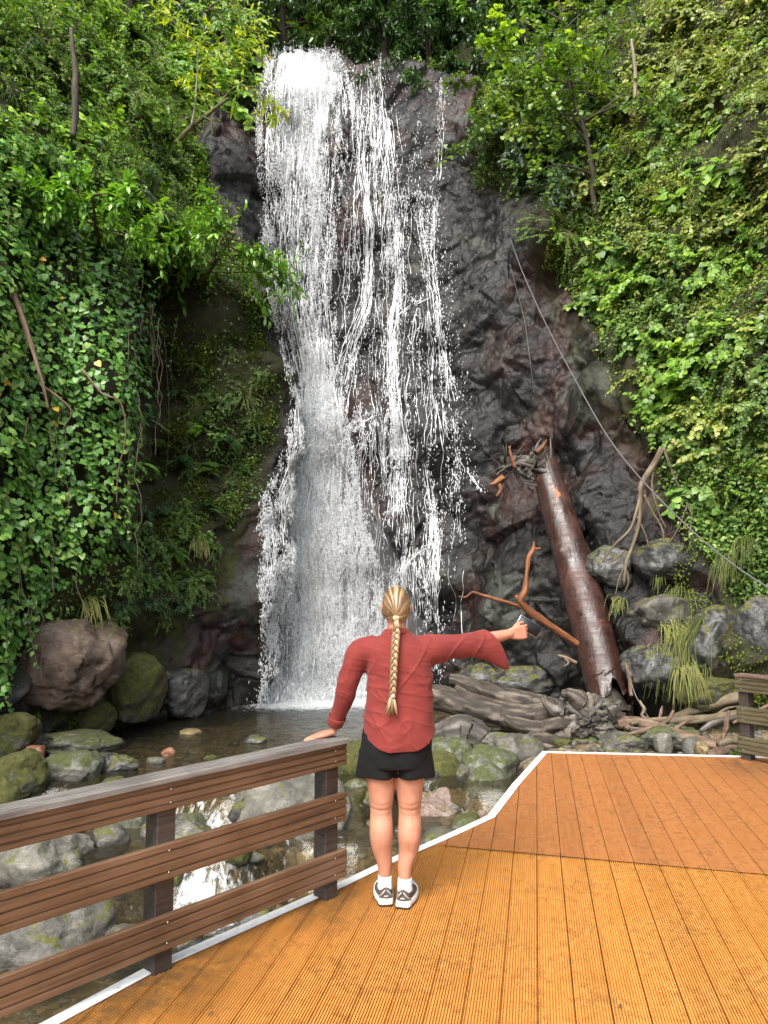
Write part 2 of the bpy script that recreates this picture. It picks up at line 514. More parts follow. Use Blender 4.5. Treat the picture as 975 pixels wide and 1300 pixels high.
def fall_mat(name, thr, seed, amount=1.0):
    """falling water: white strands and specks with gaps; the 'flow' attribute says how dense"""
    t = NT(name)
    uv = t.n('UVMap').outputs[0]
    def mp(sx, sy):
        return t.n('Mapping', None, Vector=uv, Scale=(sx, sy, 1), Location=(seed * 3.1, seed * 1.7, 0)).outputs[0]
    strand = t.noise(mp(6.5, .5), 1.0, 6, .68, .4)
    speck = t.noise(mp(30, 11), 1.0, 5, .78, .3)
    big = t.noise(mp(1.7, .4), 1.0, 3, .5)
    k = t.math('ADD', t.math('MULTIPLY', strand, 1.25), t.math('ADD', t.math('MULTIPLY', speck, 1.1), t.math('MULTIPLY', big, .8)))
    k = t.math('ADD', k, t.math('MULTIPLY', t.attr('flow'), .75))
    fac = t.math('MULTIPLY', t.ramp(t.math('SUBTRACT', k, thr), [(.0, 0.0), (.16, .38), (.42, 1.0)]), amount)
    white = t.pbr((.88, .90, .91), .4, t.bump(speck, .6, .04), .4)
    tl = t.n('BsdfTranslucent', None, Color=(.86, .89, .91)).outputs[0]
    white = t.n('MixShader', None, i0=.25, i1=white, i2=tl).outputs[0]
    tp = t.n('BsdfTransparent').outputs[0]
    return t.done(t.n('MixShader', None, i0=fac, i1=tp, i2=white).outputs[0])
M['fall'] = fall_mat('falling_water', 1.98, 1, .92)
M['fall_back'] = fall_mat('falling_water_veil', 2.16, 4, .6)
def drop_mat():
    t = NT('water_drops')
    p = t.pbr((.90, .91, .92), .3, None, .5)
    tp = t.n('BsdfTransparent').outputs[0]
    return t.done(t.n('MixShader', None, i0=.78, i1=tp, i2=p).outputs[0])
M['drop'] = drop_mat()
def mist_mat(name, d):
    t = NT(name)
    v = t.n('VolumePrincipled', None, Color=(.95, .96, .97), Density=d, Anisotropy=.2)
    t.t.links.new(v.outputs[0], t.out.inputs['Volume'])
    return t.m
M['mist'] = mist_mat('spray_mist', .17)

def deck_mat(name, c0, c1, c2, ang, fine=0.0):
    t = NT(name)
    tc = t.coord((1, 1, 1), (0, 0, ang))
    st = t.n('Mapping', None, Vector=tc, Scale=(30, 1.2, 1)).outputs[0]
    grain = t.noise(st, 2.0, 5, .6)
    blot = t.noise(tc, 3.4, 7, .68, .6)
    scuff = t.noise(tc, 22, 5, .7, 1.0)
    bd = t.n('TexWhiteNoise', {'noise_dimensions': '1D'}, W=t.math('FLOOR', t.math('DIVIDE', t.n('SeparateXYZ', None, Vector=tc).outputs[0], .1455)))
    col = t.ramp(t.math('ADD', t.math('MULTIPLY', grain, .5), t.math('MULTIPLY', blot, .5)), [(.34, c0), (.5, c1), (.66, c2)])
    tone = t.math('ADD', t.math('MULTIPLY', bd.outputs[0], .14), .93)
    col = t.mix(1.0, col, t.n('CombineColor', None, i0=tone, i1=tone, i2=tone).outputs[0], 'MULTIPLY')
    worn = t.ramp(t.math('ADD', t.math('MULTIPLY', scuff, .6), t.math('MULTIPLY', blot, .4)), [(.505, 0.0), (.57, .62)])
    col = t.mix(worn, col, tuple(x * .62 for x in c0))
    dirt = t.attr('dirt')
    dm = t.math('MULTIPLY', dirt, t.ramp(t.noise(tc, 9, 6, .7), [(.3, .1), (.55, 1.0)]))
    col = t.mix(dm, col, (.035, .028, .016))
    nb = t.bump(t.math('ADD', grain, t.math('MULTIPLY', scuff, .5)), .25, .004)
    return t.done(t.pbr(col, t.ramp(blot, [(.3, .45), (.7, .72)]), nb, .35))
DECK_ANG = 0.1937   # boards run this far to the right of straight ahead
M['ribbed'] = deck_mat('ribbed_decking', (0.376, 0.152, 0.0272), (0.48, 0.2052, 0.04216), (0.528, 0.2432, 0.0612), DECK_ANG)
M['smooth'] = deck_mat('smooth_decking', (0.2496, 0.09079, 0.02527), (0.3003, 0.115, 0.0337), (0.3432, 0.1438, 0.04633), DECK_ANG)
M['gap'] = simple('deck_underside', (.03, .018, .01), .9)
def trim_mat():
    t = NT('white_trim')
    c = t.coord()
    n = t.noise(c, 16, 6, .7)
    chip = t.ramp(t.noise(c, 30, 5, .75), [(.62, 0.0), (.68, .8)])
    col = t.mix(chip, t.ramp(n, [(.3, (.62, .62, .60)), (.65, (.80, .80, .79))]), (.20, .18, .15))
    return t.done(t.pbr(col, .45, t.bump(n, .15, .004), .5))
M['trim'] = trim_mat()

def rail_mat(name, c0, c1, c2, ang, rough=.45):
    t = NT(name)
    tc = t.coord((1, 1, 1), (0, 0, ang))
    st = t.n('Mapping', None, Vector=tc, Scale=(1.2, 14, 40)).outputs[0]
    g = t.noise(st, 1.6, 6, .65)
    b = t.noise(tc, 2.6, 5, .6)
    w = t.noise(tc, 40, 4, .7)
    col = t.ramp(t.math('ADD', t.math('MULTIPLY', g, .55), t.math('MULTIPLY', b, .45)), [(.34, c0), (.5, c1), (.68, c2)])
    col = t.mix(t.ramp(w, [(.60, 0.0), (.72, .45)]), col, tuple(x * .4 for x in c0))
    return t.done(t.pbr(col, rough, t.bump(t.math('ADD', g, t.math('MULTIPLY', w, .3)), .3, .004), .45))

def cloth_mat(name, c0, c1, wr=.5, rough=.85, sheen=.06):
    t = NT(name)
    c = t.coord()
    cr = t.n('TexNoise', {'noise_type': 'RIDGED_MULTIFRACTAL'}, Vector=t.coord((1.0, .6, 2.2), (.1, .75, 0)), Scale=4.0, Detail=4.0, Roughness=.5, Distortion=.8).outputs[0]
    cr2 = t.n('TexNoise', {'noise_type': 'RIDGED_MULTIFRACTAL'}, Vector=t.coord((1.3, .6, 2.6), (0, -.35, .3)), Scale=6.0, Detail=4.0, Roughness=.5, Distortion=.7).outputs[0]
    weave = t.n('TexNoise', None, Vector=t.coord((1, 1, 1)), Scale=420.0, Detail=1.0).outputs[0]
    big = t.noise(c, 7, 5, .6)
    col = t.ramp(t.math('ADD', t.math('MULTIPLY', big, .7), t.math('MULTIPLY', weave, .3)), [(.3, c0), (.7, c1)])
    h = t.math('ADD', t.math('MULTIPLY', cr, .5), t.math('MULTIPLY', cr2, .35))
    nb = t.bump(h, wr, .016)
    nb = t.bump(weave, .12, .002, nb)
    return t.done(t.pbr(col, rough, nb, .25, Sheen_Weight=sheen))
M['shirt'] = cloth_mat('red_linen', (0.124, 0.0168, 0.014), (0.188, 0.0288, 0.024), .75)
M['shorts'] = cloth_mat('black_cloth', (0.0027, 0.0027, 0.00315), (0.0063, 0.00585, 0.00675), .45, .9, 0.0)

def skin_mat():
    t = NT('skin')
    c = t.coord()
    n = t.noise(c, 9, 5, .6)
    col = t.ramp(n, [(.3, (.335, .152, .094)), (.7, (.42, .208, .136))])
    p = t.pbr(t.mix(t.ramp(t.noise(c, 28, 4, .6), [(.45, 0.0), (.7, .35)]), col, (.35, .125, .078)), .58, t.bump(t.noise(c, 60, 4), .12, .004), .3, Subsurface_Weight=.12, Subsurface_Scale=.02)
    return t.done(p)
M['skin'] = skin_mat()
def hair_mat(name, sc, rot=(0, 0, 0)):
    t = NT(name)
    uv = t.attr('tint')
    c = t.coord(sc, rot)
    n = t.noise(c, 1.0, 5, .7)
    n2 = t.noise(t.coord(tuple(s * 3 for s in sc), rot), 1.0, 3, .6)
    k = t.math('ADD', t.math('MULTIPLY', n, .6), t.math('MULTIPLY', n2, .4))
    col = t.ramp(t.math('ADD', k, t.math('MULTIPLY', uv, .45)), [(.38, (.05, .028, .013)), (.56, (.125, .073, .034)), (.78, (.25, .16, .08)), (1.0, (.43, .31, .18))])
    return t.done(t.pbr(col, .38, t.bump(k, .5, .006), .5))
M['hair'] = hair_mat('blond_hair', (60, 30, 8))
M['braid'] = hair_mat('blond_braid', (70, 40, 22), (.0, .5, 0))
M['hair_tie'] = simple('pale_elastic', (.62, .45, .24), .6, .3, .1)
M['white_cloth'] = simple('white_sock', (.66, .66, .68), .9, .2, .08, 60, .2)
M['sole'] = simple('white_rubber', (.58, .57, .54), .5, .4, .08, 30)
M['tread'] = simple('black_rubber', (.015, .015, .016), .6)
M['shoe'] = simple('grey_mesh_fabric', (0.068, 0.06, 0.0544), .75, .3, .35, 60, .3)
M['shoe_light'] = simple('silver_overlay', (0.252, 0.24, 0.222), .35, .5, .1, 40)
M['phone'] = simple('black_phone_glass', (.006, .006, .007), .4, .3, .02)
M['silver'] = simple('silver_metal', (.55, .55, .56), .25, .5, .04, 20, 0, Metallic=.9)

def log_mat():
    t = NT('wet_log')
    c = t.coord()
    ax = t.attr('tint')         # 0 at the foot, 1 at the top
    n = t.noise(c, 2.2, 7, .65, .4)
    g = t.noise(t.coord((9, 9, 1.6), (0, .22, 0)), 2.0, 5, .6)
    ring = t.noise(t.coord((.8, .8, 7), (0, .22, 0)), 2.6, 5, .65, .3)
    col = t.ramp(t.math('ADD', t.math('MULTIPLY', n, .6), t.math('MULTIPLY', g, .4)), [(.32, (.012, .008, .007)), (.5, (.034, .014, .010)), (.66, (.070, .025, .016)), (.8, (.12, .06, .04))])
    orange = t.ramp(t.noise(t.coord((3.2, 3.2, 1.3)), 1.5, 8, .72, .5), [(.63, 0.0), (.67, .9)])
    col = t.mix(orange, col, t.ramp(n, [(.35, (.22, .045, .012)), (.65, (.48, .13, .035))]))
    nb = t.bump(t.math('ADD', t.math('MULTIPLY', ring, .6), g), .4, .03)
    return t.done(t.pbr(col, t.ramp(t.math('ADD', t.math('MULTIPLY', ring, .5), t.math('MULTIPLY', n, .5)), [(.38, .24), (.62, .62)]), nb, .6))
M['log'] = log_mat()
def drift_mat(name, c0, c1, c2, rough=.75):
    t = NT(name)
    g = t.attr('tint')
    c = t.coord()
    n = t.noise(c, 3.2, 7, .66, .6)
    n2 = t.noise(c, 26, 4, .7)
    col = t.ramp(t.math('ADD', t.math('MULTIPLY', n, .45), t.math('ADD', t.math('MULTIPLY', g, .4), t.math('MULTIPLY', n2, .2))), [(.22, c0), (.5, c1), (.8, c2)])
    return t.done(t.pbr(col, rough, t.bump(t.math('ADD', n, t.math('MULTIPLY', n2, .5)), .6, .03), .35))
M['drift'] = drift_mat('driftwood', (0.008316, 0.00648, 0.005299), (0.05141, 0.04032, 0.03113), (0.1663, 0.1404, 0.1126))
M['drift_dark'] = drift_mat('dark_driftwood', (.012, .011, .009), (.06, .052, .042), (.19, .175, .15), .6)
M['branch'] = drift_mat('dead_branch', (0.036, 0.0216, 0.0144), (0.1224, 0.0756, 0.0504), (0.2376, 0.1656, 0.1224))
M['orange_wood'] = drift_mat('orange_wood', (0.02826, 0.0136, 0.008925), (0.1696, 0.0595, 0.0232), (0.323, 0.1445, 0.06248), .5)
M['root'] = drift_mat('pale_root', (0.0434, 0.031, 0.0186), (0.1178, 0.0899, 0.0558), (0.2046, 0.1674, 0.1178))
M['cable'] = simple('grey_cable', (.09, .088, .085), .5, .4, .1)
# ------------------------------------------------------------------ cliff: one lofted sheet round the gorge
LEVELS = [
 (-2.0, [(-9,2),(-7.6,6.5),(-5.8,10.3),(-5.3,12),(-4.8,13.6),(-3.3,16.2),(-2.65,17.1),(-1,17.4),(1.2,17.0),(2.6,15.7),(4.0,14.4),(5.0,12.9),(6.3,11.2),(8.5,7.5),(10,3)]),
 (-.8,  [(-9,2),(-7.5,6.5),(-5.6,10.5),(-5.2,12),(-4.7,13.6),(-3.15,16.2),(-2.6,17.2),(-1,17.6),(1.2,17.2),(2.6,16),(4.0,14.8),(5.0,13.3),(6.3,11.6),(8.5,8),(10,3)]),
 (2,    [(-9,2),(-7.3,6.5),(-5.5,10.3),(-4.3,12.0),(-4.35,14.1),(-2.25,16.0),(-2.5,17.3),(-.9,17.75),(1.25,17.3),(2.75,16.2),(4.2,15.0),(5.2,13.5),(6.3,11.9),(8.7,8),(10,3)]),
 (5,    [(-9,2),(-7.3,6.5),(-5.4,10.3),(-4.05,12.0),(-4.5,14.3),(-1.98,16.0),(-2.3,17.5),(-.8,17.9),(1.3,17.5),(2.85,16.5),(4.3,15.3),(5.4,13.8),(6.45,12.2),(8.9,8),(10.4,3)]),
 (8,    [(-9.4,2),(-7.6,6.8),(-5.6,11),(-4.6,12.6),(-4.25,14.6),(-2.6,16.4),(-2.65,18),(-.8,18.2),(1.3,17.9),(2.95,17),(4.6,15.9),(5.8,14.3),(6.9,12.7),(9.3,8.4),(11,3)]),
 (11,   [(-10.4,3),(-8.4,8),(-6.6,12),(-5.5,13.6),(-5.0,15.4),(-3.85,17),(-2.8,18.3),(-.8,18.6),(1.3,18.4),(3.05,17.7),(5.0,16.6),(6.3,15),(7.6,13.4),(10.2,9),(12,3)]),
 (14,   [(-12,4),(-9.6,9.5),(-7.8,13.5),(-6.5,15.1),(-6.0,17.1),(-4.5,18.3),(-2.9,18.8),(-1,19.0),(1.2,19.0),(3.05,18.5),(5.4,17.5),(6.9,16),(8.4,14.4),(11.2,10),(13,4)]),
 (16.5, [(-13,5),(-10.5,11),(-8.4,15),(-7.2,16.7),(-6.5,18.7),(-4.8,19.6),(-3,19.7),(-1,19.9),(1.2,20.0),(3.2,19.9),(5.8,18.8),(7.5,17),(9.3,15.4),(12,11),(14,4)]),
 (18,   [(-15,6),(-12,13),(-9.6,17),(-8.4,19),(-7.6,21.5),(-5.3,23),(-3,23.5),(-1,23.8),(1.2,23.8),(3.3,23),(6.2,20.8),(8.2,18.6),(10.2,16.6),(13,12),(15,4)]),
 (24,   [(-18,8),(-15,16),(-12,21),(-10.5,24),(-9.5,27),(-6.5,30),(-3.5,31.5),(-1,32),(1.2,32),(3.8,30),(7.6,26.5),(10,22.5),(12.4,19.6),(15.5,13),(18,4)]),
 (34,   [(-24,10),(-20,21),(-17,28),(-15,33),(-13,38),(-9,42),(-4.5,45),(-1,46),(1.2,46),(5,43),(10.5,38),(14,31),(17,25),(21,15),(24,4)]),
]
NU, NV = 1040, 620
def build_cliff_grid():
    zs = np.array([l[0] for l in LEVELS], float)
    ctrl = np.array([[(x, y, z) for x, y in l[1]] for z, l in zip(zs, LEVELS)], float)   # levels x cols x 3
    # columns: finer where the bare rock is
    w = np.array([.5, .9, .9, .9, 1.3, 1.1, 1.2, 1.6, 1.3, 1.3, 1.2, 1.0, .6, .4])
    knot = np.concatenate([[0], np.cumsum(w)]); knot /= knot[-1]
    u = np.linspace(0, 1, NU)
    k = np.clip(np.searchsorted(knot, u, side='right') - 1, 0, len(w) - 1)
    t = ((u - knot[k]) / (knot[k + 1] - knot[k]))[None, :, None]
    ext = np.concatenate([2 * ctrl[:, :1] - ctrl[:, 1:2], ctrl, 2 * ctrl[:, -1:] - ctrl[:, -2:-1]], 1)
    a, b, c, d = ext[:, k], ext[:, k + 1], ext[:, k + 2], ext[:, k + 3]
    rows = .5 * ((2 * b) + .85 * (c - a) * t + (2 * a - 5 * b + 4 * c - d) * t * t * .85 + .15 * 2 * (c - b) * t + (3 * b - a - 3 * c + d) * t ** 3 * .85 )
    rows[:, :, 2] = zs[:, None]
    # heights: finer low down
    zt = np.concatenate([np.linspace(-2, 16.2, int(NV * .86), endpoint=False), np.linspace(16.2, 34, NV - int(NV * .86))])
    out = np.empty((NV, NU, 3))
    kk = np.clip(np.searchsorted(zs, zt, side='right') - 1, 0, len(zs) - 2)
    tt = (zt - zs[kk]) / (zs[kk + 1] - zs[kk])
    out = rows[kk] * (1 - tt[:, None, None]) + rows[kk + 1] * tt[:, None, None]
    out[:, :, 2] = zt[:, None]
    # soften the level creases
    for _ in range(60):
        m = out[1:-1].copy()
        out[1:-1, :, :2] = .25 * out[:-2, :, :2] + .5 * m[:, :, :2] + .25 * out[2:, :, :2]
    return out
G = build_cliff_grid()
def grid_normals(g):
    n = unit(np.cross(np.gradient(g, axis=1), np.gradient(g, axis=0)))
    flip = (n[..., 1] * 1.0 + n[..., 2] * -.2) > 0
    # the sheet faces the gorge (towards the viewer)
    s = np.sign((n * (np.array([0.3, 9.0, 4.0]) - g)).sum(-1, keepdims=True))
    return n * s
N0 = grid_normals(G)
ROCK_POLY = [(322,78),(430,66),(500,84),(560,95),(612,108),(600,190),(600,240),(650,246),(700,262),(728,300),(706,350),(748,400),(778,460),(800,540),(838,600),(862,650),(890,700),(930,770),(975,800),(1400,900),(1400,1300),(-400,1300),(-400,900),(0,880),(110,790),(150,730),(230,770),(275,700),(300,650),(330,620),(345,560),(350,500),(330,420),(315,360),(298,318),(270,262),(246,190),(262,150),(318,118)]
uv0 = proj(G)
rockm = in_poly(uv0, ROCK_POLY).astype(float)
def blur(a, it=6):
    for _ in range(it):
        a = a.copy()
        a[1:-1] = (a[:-2] + a[1:-1] * 2 + a[2:]) / 4
        a[:, 1:-1] = (a[:, :-2] + a[:, 1:-1] * 2 + a[:, 2:]) / 4
    return a
rockm = blur(rockm, 8)
# bulges, ledges and hollows: photo point, radius (m), height (m)
BUMPS = [(425,545,.75,.50),(470,560,.55,.40),(538,405,.60,.42),(500,530,.5,.3),(430,690,.95,.50),(385,600,.5,.35),(420,780,.9,.35),(545,560,.6,.35),(590,470,.7,.3),
         (610,560,.6,.35),(700,320,.6,.45),(690,360,.45,-.55),(640,400,.6,.3),(660,470,.7,.3),(740,500,.6,.3),(600,640,.7,.35),(560,720,.7,.3),(640,800,.9,.55),(580,850,.7,.5),
         (690,590,.5,-.45),(760,610,.5,.35),(770,660,.6,.4),(840,700,.5,.4),(800,740,.5,.5),(830,800,.6,.6),(870,850,.6,.5),(810,860,.6,.4),(950,820,.6,.5),(900,760,.5,-.3),
         (420,170,.6,.25),(460,300,.7,.3),(500,250,.5,.25),(350,150,.5,.3),(300,230,.6,.3),(330,700,.5,.45),(300,760,.6,.5),(240,860,.7,.5),(180,880,.6,.5),(310,850,.5,.4),
         (205,460,.9,-1.7),(185,560,.8,-1.5),(215,370,.7,-1.3),(170,660,.7,-.5),(320,590,.5,-.25),(345,470,.35,.25),(300,500,.6,.2)]
def nearest_on_grid(u, v, y_hint=None):
    d = (uv0[..., 0] - u) ** 2 + (uv0[..., 1] - v) ** 2
    cand = np.argwhere(d < max(d.min() * 1.5 + 1, 16))
    ys = G[cand[:, 0], cand[:, 1], 1]
    i = cand[np.argmin(ys)]
    return G[i[0], i[1]]
disp = np.zeros(G.shape[:2])
for (u, v, r, h) in BUMPS:
    c = nearest_on_grid(u, v)
    d2 = ((G - c) ** 2).sum(-1) / (r * r)
    disp += h * np.exp(-d2)
warp = G + .35 * np.stack([fbm(G * .7, 3, 50), fbm(G * .7, 3, 60), fbm(G * .7, 3, 70)], -1)
ca, sa = math.cos(.6), math.sin(.6)
strata = np.stack([warp[..., 0] * ca + warp[..., 2] * sa, warp[..., 1], -warp[..., 0] * sa + warp[..., 2] * ca], -1)
b1 = facets(strata * np.array([.62, .8, .9]), 3, .9)
b2 = facets(strata * np.array([1.5, 1.9, 2.2]) + .12 * fbm(G * 3, 2, 90)[..., None], 13, 1.0)
b3 = facets(strata * np.array([4.2, 5.0, 5.6]) + .15 * fbm(G * 8, 2, 91)[..., None], 23, 1.0)
rough = .42 * fbm(G * .45, 4, 5)
calm = 1 - .5 * np.exp(-((uv0[..., 0] - 470) / 110) ** 2) * (uv0[..., 1] < 880)
rk = .62 * b1 + .27 * b2 * calm + .095 * b3 * calm + .035 * calm * fbm(G * 5, 4, 33) + .012 * fbm(G * 14, 2, 34)
vg = .50 * fbm(G * .8, 4, 81) + .12 * fbm(G * 3, 3, 82)
mossw_ = blur(in_poly(uv0, [(225,330),(330,390),(372,470),(372,560),(340,610),(320,690),(270,760),(130,930),(60,930),(60,760),(150,700),(190,480)]).astype(float), 8)
rkw = np.maximum(rockm, .8 * mossw_)
disp += rough * .6 + rkw * rk + (1 - rkw) * vg
topfade = np.clip((18.0 - G[..., 2]) / 2, .35, 1)
disp *= topfade
GC = G + N0 * disp[..., None]
NC = grid_normals(GC)
idx = np.arange(NU * NV).reshape(NV, NU)
mb = MB()
mb.add(GC.reshape(-1, 3), np.stack([idx[:-1, :-1], idx[:-1, 1:], idx[1:, 1:], idx[1:, :-1]], -1).reshape(-1, 4))
cme = mb.mesh('cliff')
MOSS_POLY = [(225,330),(330,390),(360,470),(350,560),(330,610),(300,690),(270,760),(130,930),(60,930),(60,760),(150,700),(190,480)]
MOSS2 = [(930,700),(1100,700),(1100,960),(890,960),(900,800)]
mossm = blur(np.maximum(in_poly(uv0, MOSS_POLY).astype(float), in_poly(uv0, MOSS2) * .8), 10)
mossm = np.maximum(mossm, .35 * rockm * blur(in_poly(uv0, [(640,240),(760,240),(900,680),(780,560),(700,400)]).astype(float), 10))
set_attr(cme, 'moss', mossm.ravel())
set_attr(cme, 'soil', np.clip((1 - rockm) * 1.3 - .1, 0, 1).ravel())
cliff = tag(obj('cliff', cme, M['cliff']), kind='structure')
cbvh = BVHTree.FromPolygons([tuple(x) for x in GC.reshape(-1, 3)[:, :].tolist()],
                            np.stack([idx[:-1, :-1], idx[:-1, 1:], idx[1:, 1:], idx[1:, :-1]], -1).reshape(-1, 4).tolist())
def surf(u, v, lift=0.0, default_y=14.0):
    """the point of the cliff that the photo shows at (u, v), and its normal"""
    d = ray(u, v)
    h = cbvh.ray_cast(Vector(CAM), Vector(d).normalized())
    if h[0] is None:
        return at_y(u, v, default_y), np.array([0, -1.0, .3])
    p, n = np.array(h[0]), np.array(h[1])
    if np.dot(n, d) > 0:
        n = -n
    return p + n * lift, n
def fsurf(u, v):
    p, n = surf(u, v, 0, 20.2)
    if p[1] > 20.4:
        p, n = at_y(u, v, 20.3), np.array([0, -1.0, .3])
    return p, n

# ------------------------------------------------------------------ stream bed and water
def level_edges(x):
    y1 = 9.35 + .35 * np.sin(x * 1.7 + .5) + .15 * np.sin(x * 4.1)
    y2 = 8.25 + .3 * np.sin(x * 1.3 + 2) + .12 * np.sin(x * 5)
    return y1, y2
def ss(a, b, t):
    k = np.clip((t - a) / (b - a), 0, 1)
    return k * k * (3 - 2 * k)
def water_level(x, y):
    y1, y2 = level_edges(x)
    return -.70 - .34 * (1 - ss(-.16, .16, y - y1)) - .52 * (1 - ss(-.16, .16, y - y2))
gx, gy = np.meshgrid(np.linspace(-9, 10, 300), np.linspace(1.0, 19, 300))
P3 = np.stack([gx, gy, 0 * gx], -1)
wl = water_level(gx, gy)
depth = .16 + .16 * fbm(P3 * .9, 3, 5) + .06 * fbm(P3 * 3.5, 3, 6)
bank = ss(1.2, 2.2, gx + .15 * (gy - 12) + .5 * fbm(P3 * .6, 2, 9)) * ss(8.5, 10.5, gy) * (.24 + .16 * fbm(P3 * 1.4, 3, 8))
deep = .12 * ss(13, 15.5, gy) * (1 - ss(1.0, 2.0, gx))
bed = wl - depth - deep + bank - .25 * (1 - ss(6.0, 8.0, gy))
mb = MB()
bi = np.arange(300 * 300).reshape(300, 300)
quads = np.stack([bi[:-1, :-1], bi[:-1, 1:], bi[1:, 1:], bi[1:, :-1]], -1).reshape(-1, 4)
mb.add(np.stack([gx, gy, bed], -1).reshape(-1, 3), quads)
tag(mb.build('ground', M['bed']), kind='structure')

nx, ny = 380, 420
wx, wy = np.meshgrid(np.linspace(-7.5, 6.5, nx), np.linspace(4.0, 18.2, ny))
W3 = np.stack([wx, wy, 0 * wx], -1)
y1, y2 = level_edges(wx)
ramp1 = np.exp(-((wy - y1 + .12) / .26) ** 2)
ramp2 = np.exp(-((wy - y2 + .12) / .26) ** 2)
wn = fbm(W3 * 1.1, 3, 41)
base = np.exp(-(np.clip(np.hypot((wx + 1.35) / 2.0, (wy - 16.7) / 1.25), 0, 9)) ** 2)
# riffles only where the stream runs, not all along
run1 = np.exp(-((wx + 1.5) / 1.5) ** 2)
run2 = np.maximum(np.exp(-((wx + 3.35) / .45) ** 2), np.exp(-((wx + 1.75) / .5) ** 2))
foam = np.clip(base * 1.4 + ramp1 * run1 * .42 + ramp2 * run2 * .55 + .20 * np.exp(-((wy - y2 + .5) / .25) ** 2) * run2 + .12 * np.exp(-((wy - y1 + .5) / .3) ** 2) * run1 + .16 * wn, 0, 1.6)
wz = water_level(wx, wy) + .012 * fbm(W3 * np.array([3, 5, 1]), 3, 44) + .05 * (ramp1 + ramp2) * fbm(W3 * 7, 3, 45) + .05 * base * fbm(W3 * 5, 3, 46)
mb = MB()
wi = np.arange(nx * ny).reshape(ny, nx)
mb.add(np.stack([wx, wy, wz], -1).reshape(-1, 3), np.stack([wi[:-1, :-1], wi[:-1, 1:], wi[1:, 1:], wi[1:, :-1]], -1).reshape(-1, 4), foam.ravel())
tag(mb.build('water', M['water'], attr='foam'), kind='structure')

# ------------------------------------------------------------------ waterfall
fall = tag(empty('waterfall', (-1.3, 17.0, -.7)), 'tall white waterfall dropping over the dark rock wall into the pool', 'waterfall')
fall_origin = np.array([-1.3, 17.0, -.7])
# (v, left u, right u, flow)
MAIN = [(70,352,420,0.90),(82,345,432,0.95),(120,338,442,0.74),(150,334,444,0.69),(200,333,436,0.64),(260,336,428,0.54),(320,338,424,0.49),(360,342,420,0.49),(400,349,424,0.56),(450,362,428,0.69),(500,372,432,0.74),(540,372,440,0.79),(570,370,446,0.79),(600,358,448,0.76),(640,338,452,0.74),(680,336,462,0.72),(720,338,474,0.70),(780,340,486,0.68),(840,340,486,0.69),(880,338,488,1.00),(897,336,490,1.10)]
THIN = [
 [(84,436,492,.40),(120,440,498,.45),(180,446,500,.30),(240,440,500,.12),(290,436,505,-.05)],
 [(110,462,476,.6),(150,452,472,.5),(200,448,464,.5),(250,456,470,.55),(290,462,476,.6),(340,462,474,.45),(390,456,474,.35),(440,436,456,.45),(500,418,446,.6),(540,412,440,.8)],
 [(246,498,540,.5),(254,492,508,.5),(300,498,510,.55),(350,500,512,.6),(380,498,510,.55),(410,492,506,.6),(450,490,504,.75),(500,492,508,.7),(540,496,512,.75),(570,500,518,.6),(600,502,518,.3),(650,500,512,.2)],
 [(248,524,536,.5),(280,527,537,.55),(310,532,542,.45),(350,540,552,.6),(380,546,558,.55),(420,550,562,.7),(440,554,568,.5)],
 [(250,548,557,.6),(290,545,554,.55),(330,540,552,.6),(370,544,556,.5)],
 [(250,506,518,.5),(300,504,512,.5),(360,504,512,.45),(374,500,512,.5)],
 [(104,556,566,.5),(140,556,564,.55),(180,556,562,.35),(230,554,560,.2)],
 [(440,552,562,.45),(480,560,576,.55),(510,560,584,.4)],
 [(560,532,540,.4),(600,536,546,.45),(640,542,552,.6),(680,546,558,.7),(720,544,558,.7),(760,544,556,.6),(790,544,556,.5)],
 [(690,540,556,.5),(710,512,532,.5),(740,494,520,.35),(770,480,510,.3)],
 [(520,470,512,.5),(530,440,476,.6),(550,418,448,.8)],
 [(536,460,468,.5),(570,454,462,.5),(610,450,458,.45),(640,448,458,.3)],
 [(376,506,556,.45),(392,498,520,.5),(402,494,508,.6)],
 [(600,574,580,.1),(640,578,584,.25),(690,582,586,.05)],
 [(520,572,580,.2),(580,578,584,.2),(625,610,616,.25)],
]
def ribbon_mesh(rows, nuu, nvv, lift, jitter=0.0):
    r = np.array(rows, float)
    vv = np.linspace(r[0, 0], r[-1, 0], nvv)
    L, Rr, Fl = [np.interp(vv, r[:, 0], r[:, k]) for k in (1, 2, 3)]
    pts = np.empty((nvv, nuu, 3)); nr = np.empty((nvv, nuu, 3))
    for i in range(nvv):
        for j in range(nuu):
            s = j / (nuu - 1)
            p, n = fsurf(L[i] + (Rr[i] - L[i]) * s, vv[i])
            pts[i, j], nr[i, j] = p, n
    # water clears hollows: keep the nearer of neighbours, then soften
    for _ in range(6):
        m = pts.copy()
        m[1:-1] = (pts[:-2] + 2 * pts[1:-1] + pts[2:]) / 4
        m[:, 1:-1] = (m[:, :-2] + 2 * m[:, 1:-1] + m[:, 2:]) / 4
        m[..., 1] = np.minimum(m[..., 1], pts[..., 1])
        pts = m
    pts[..., 1] -= lift
    return pts, Fl
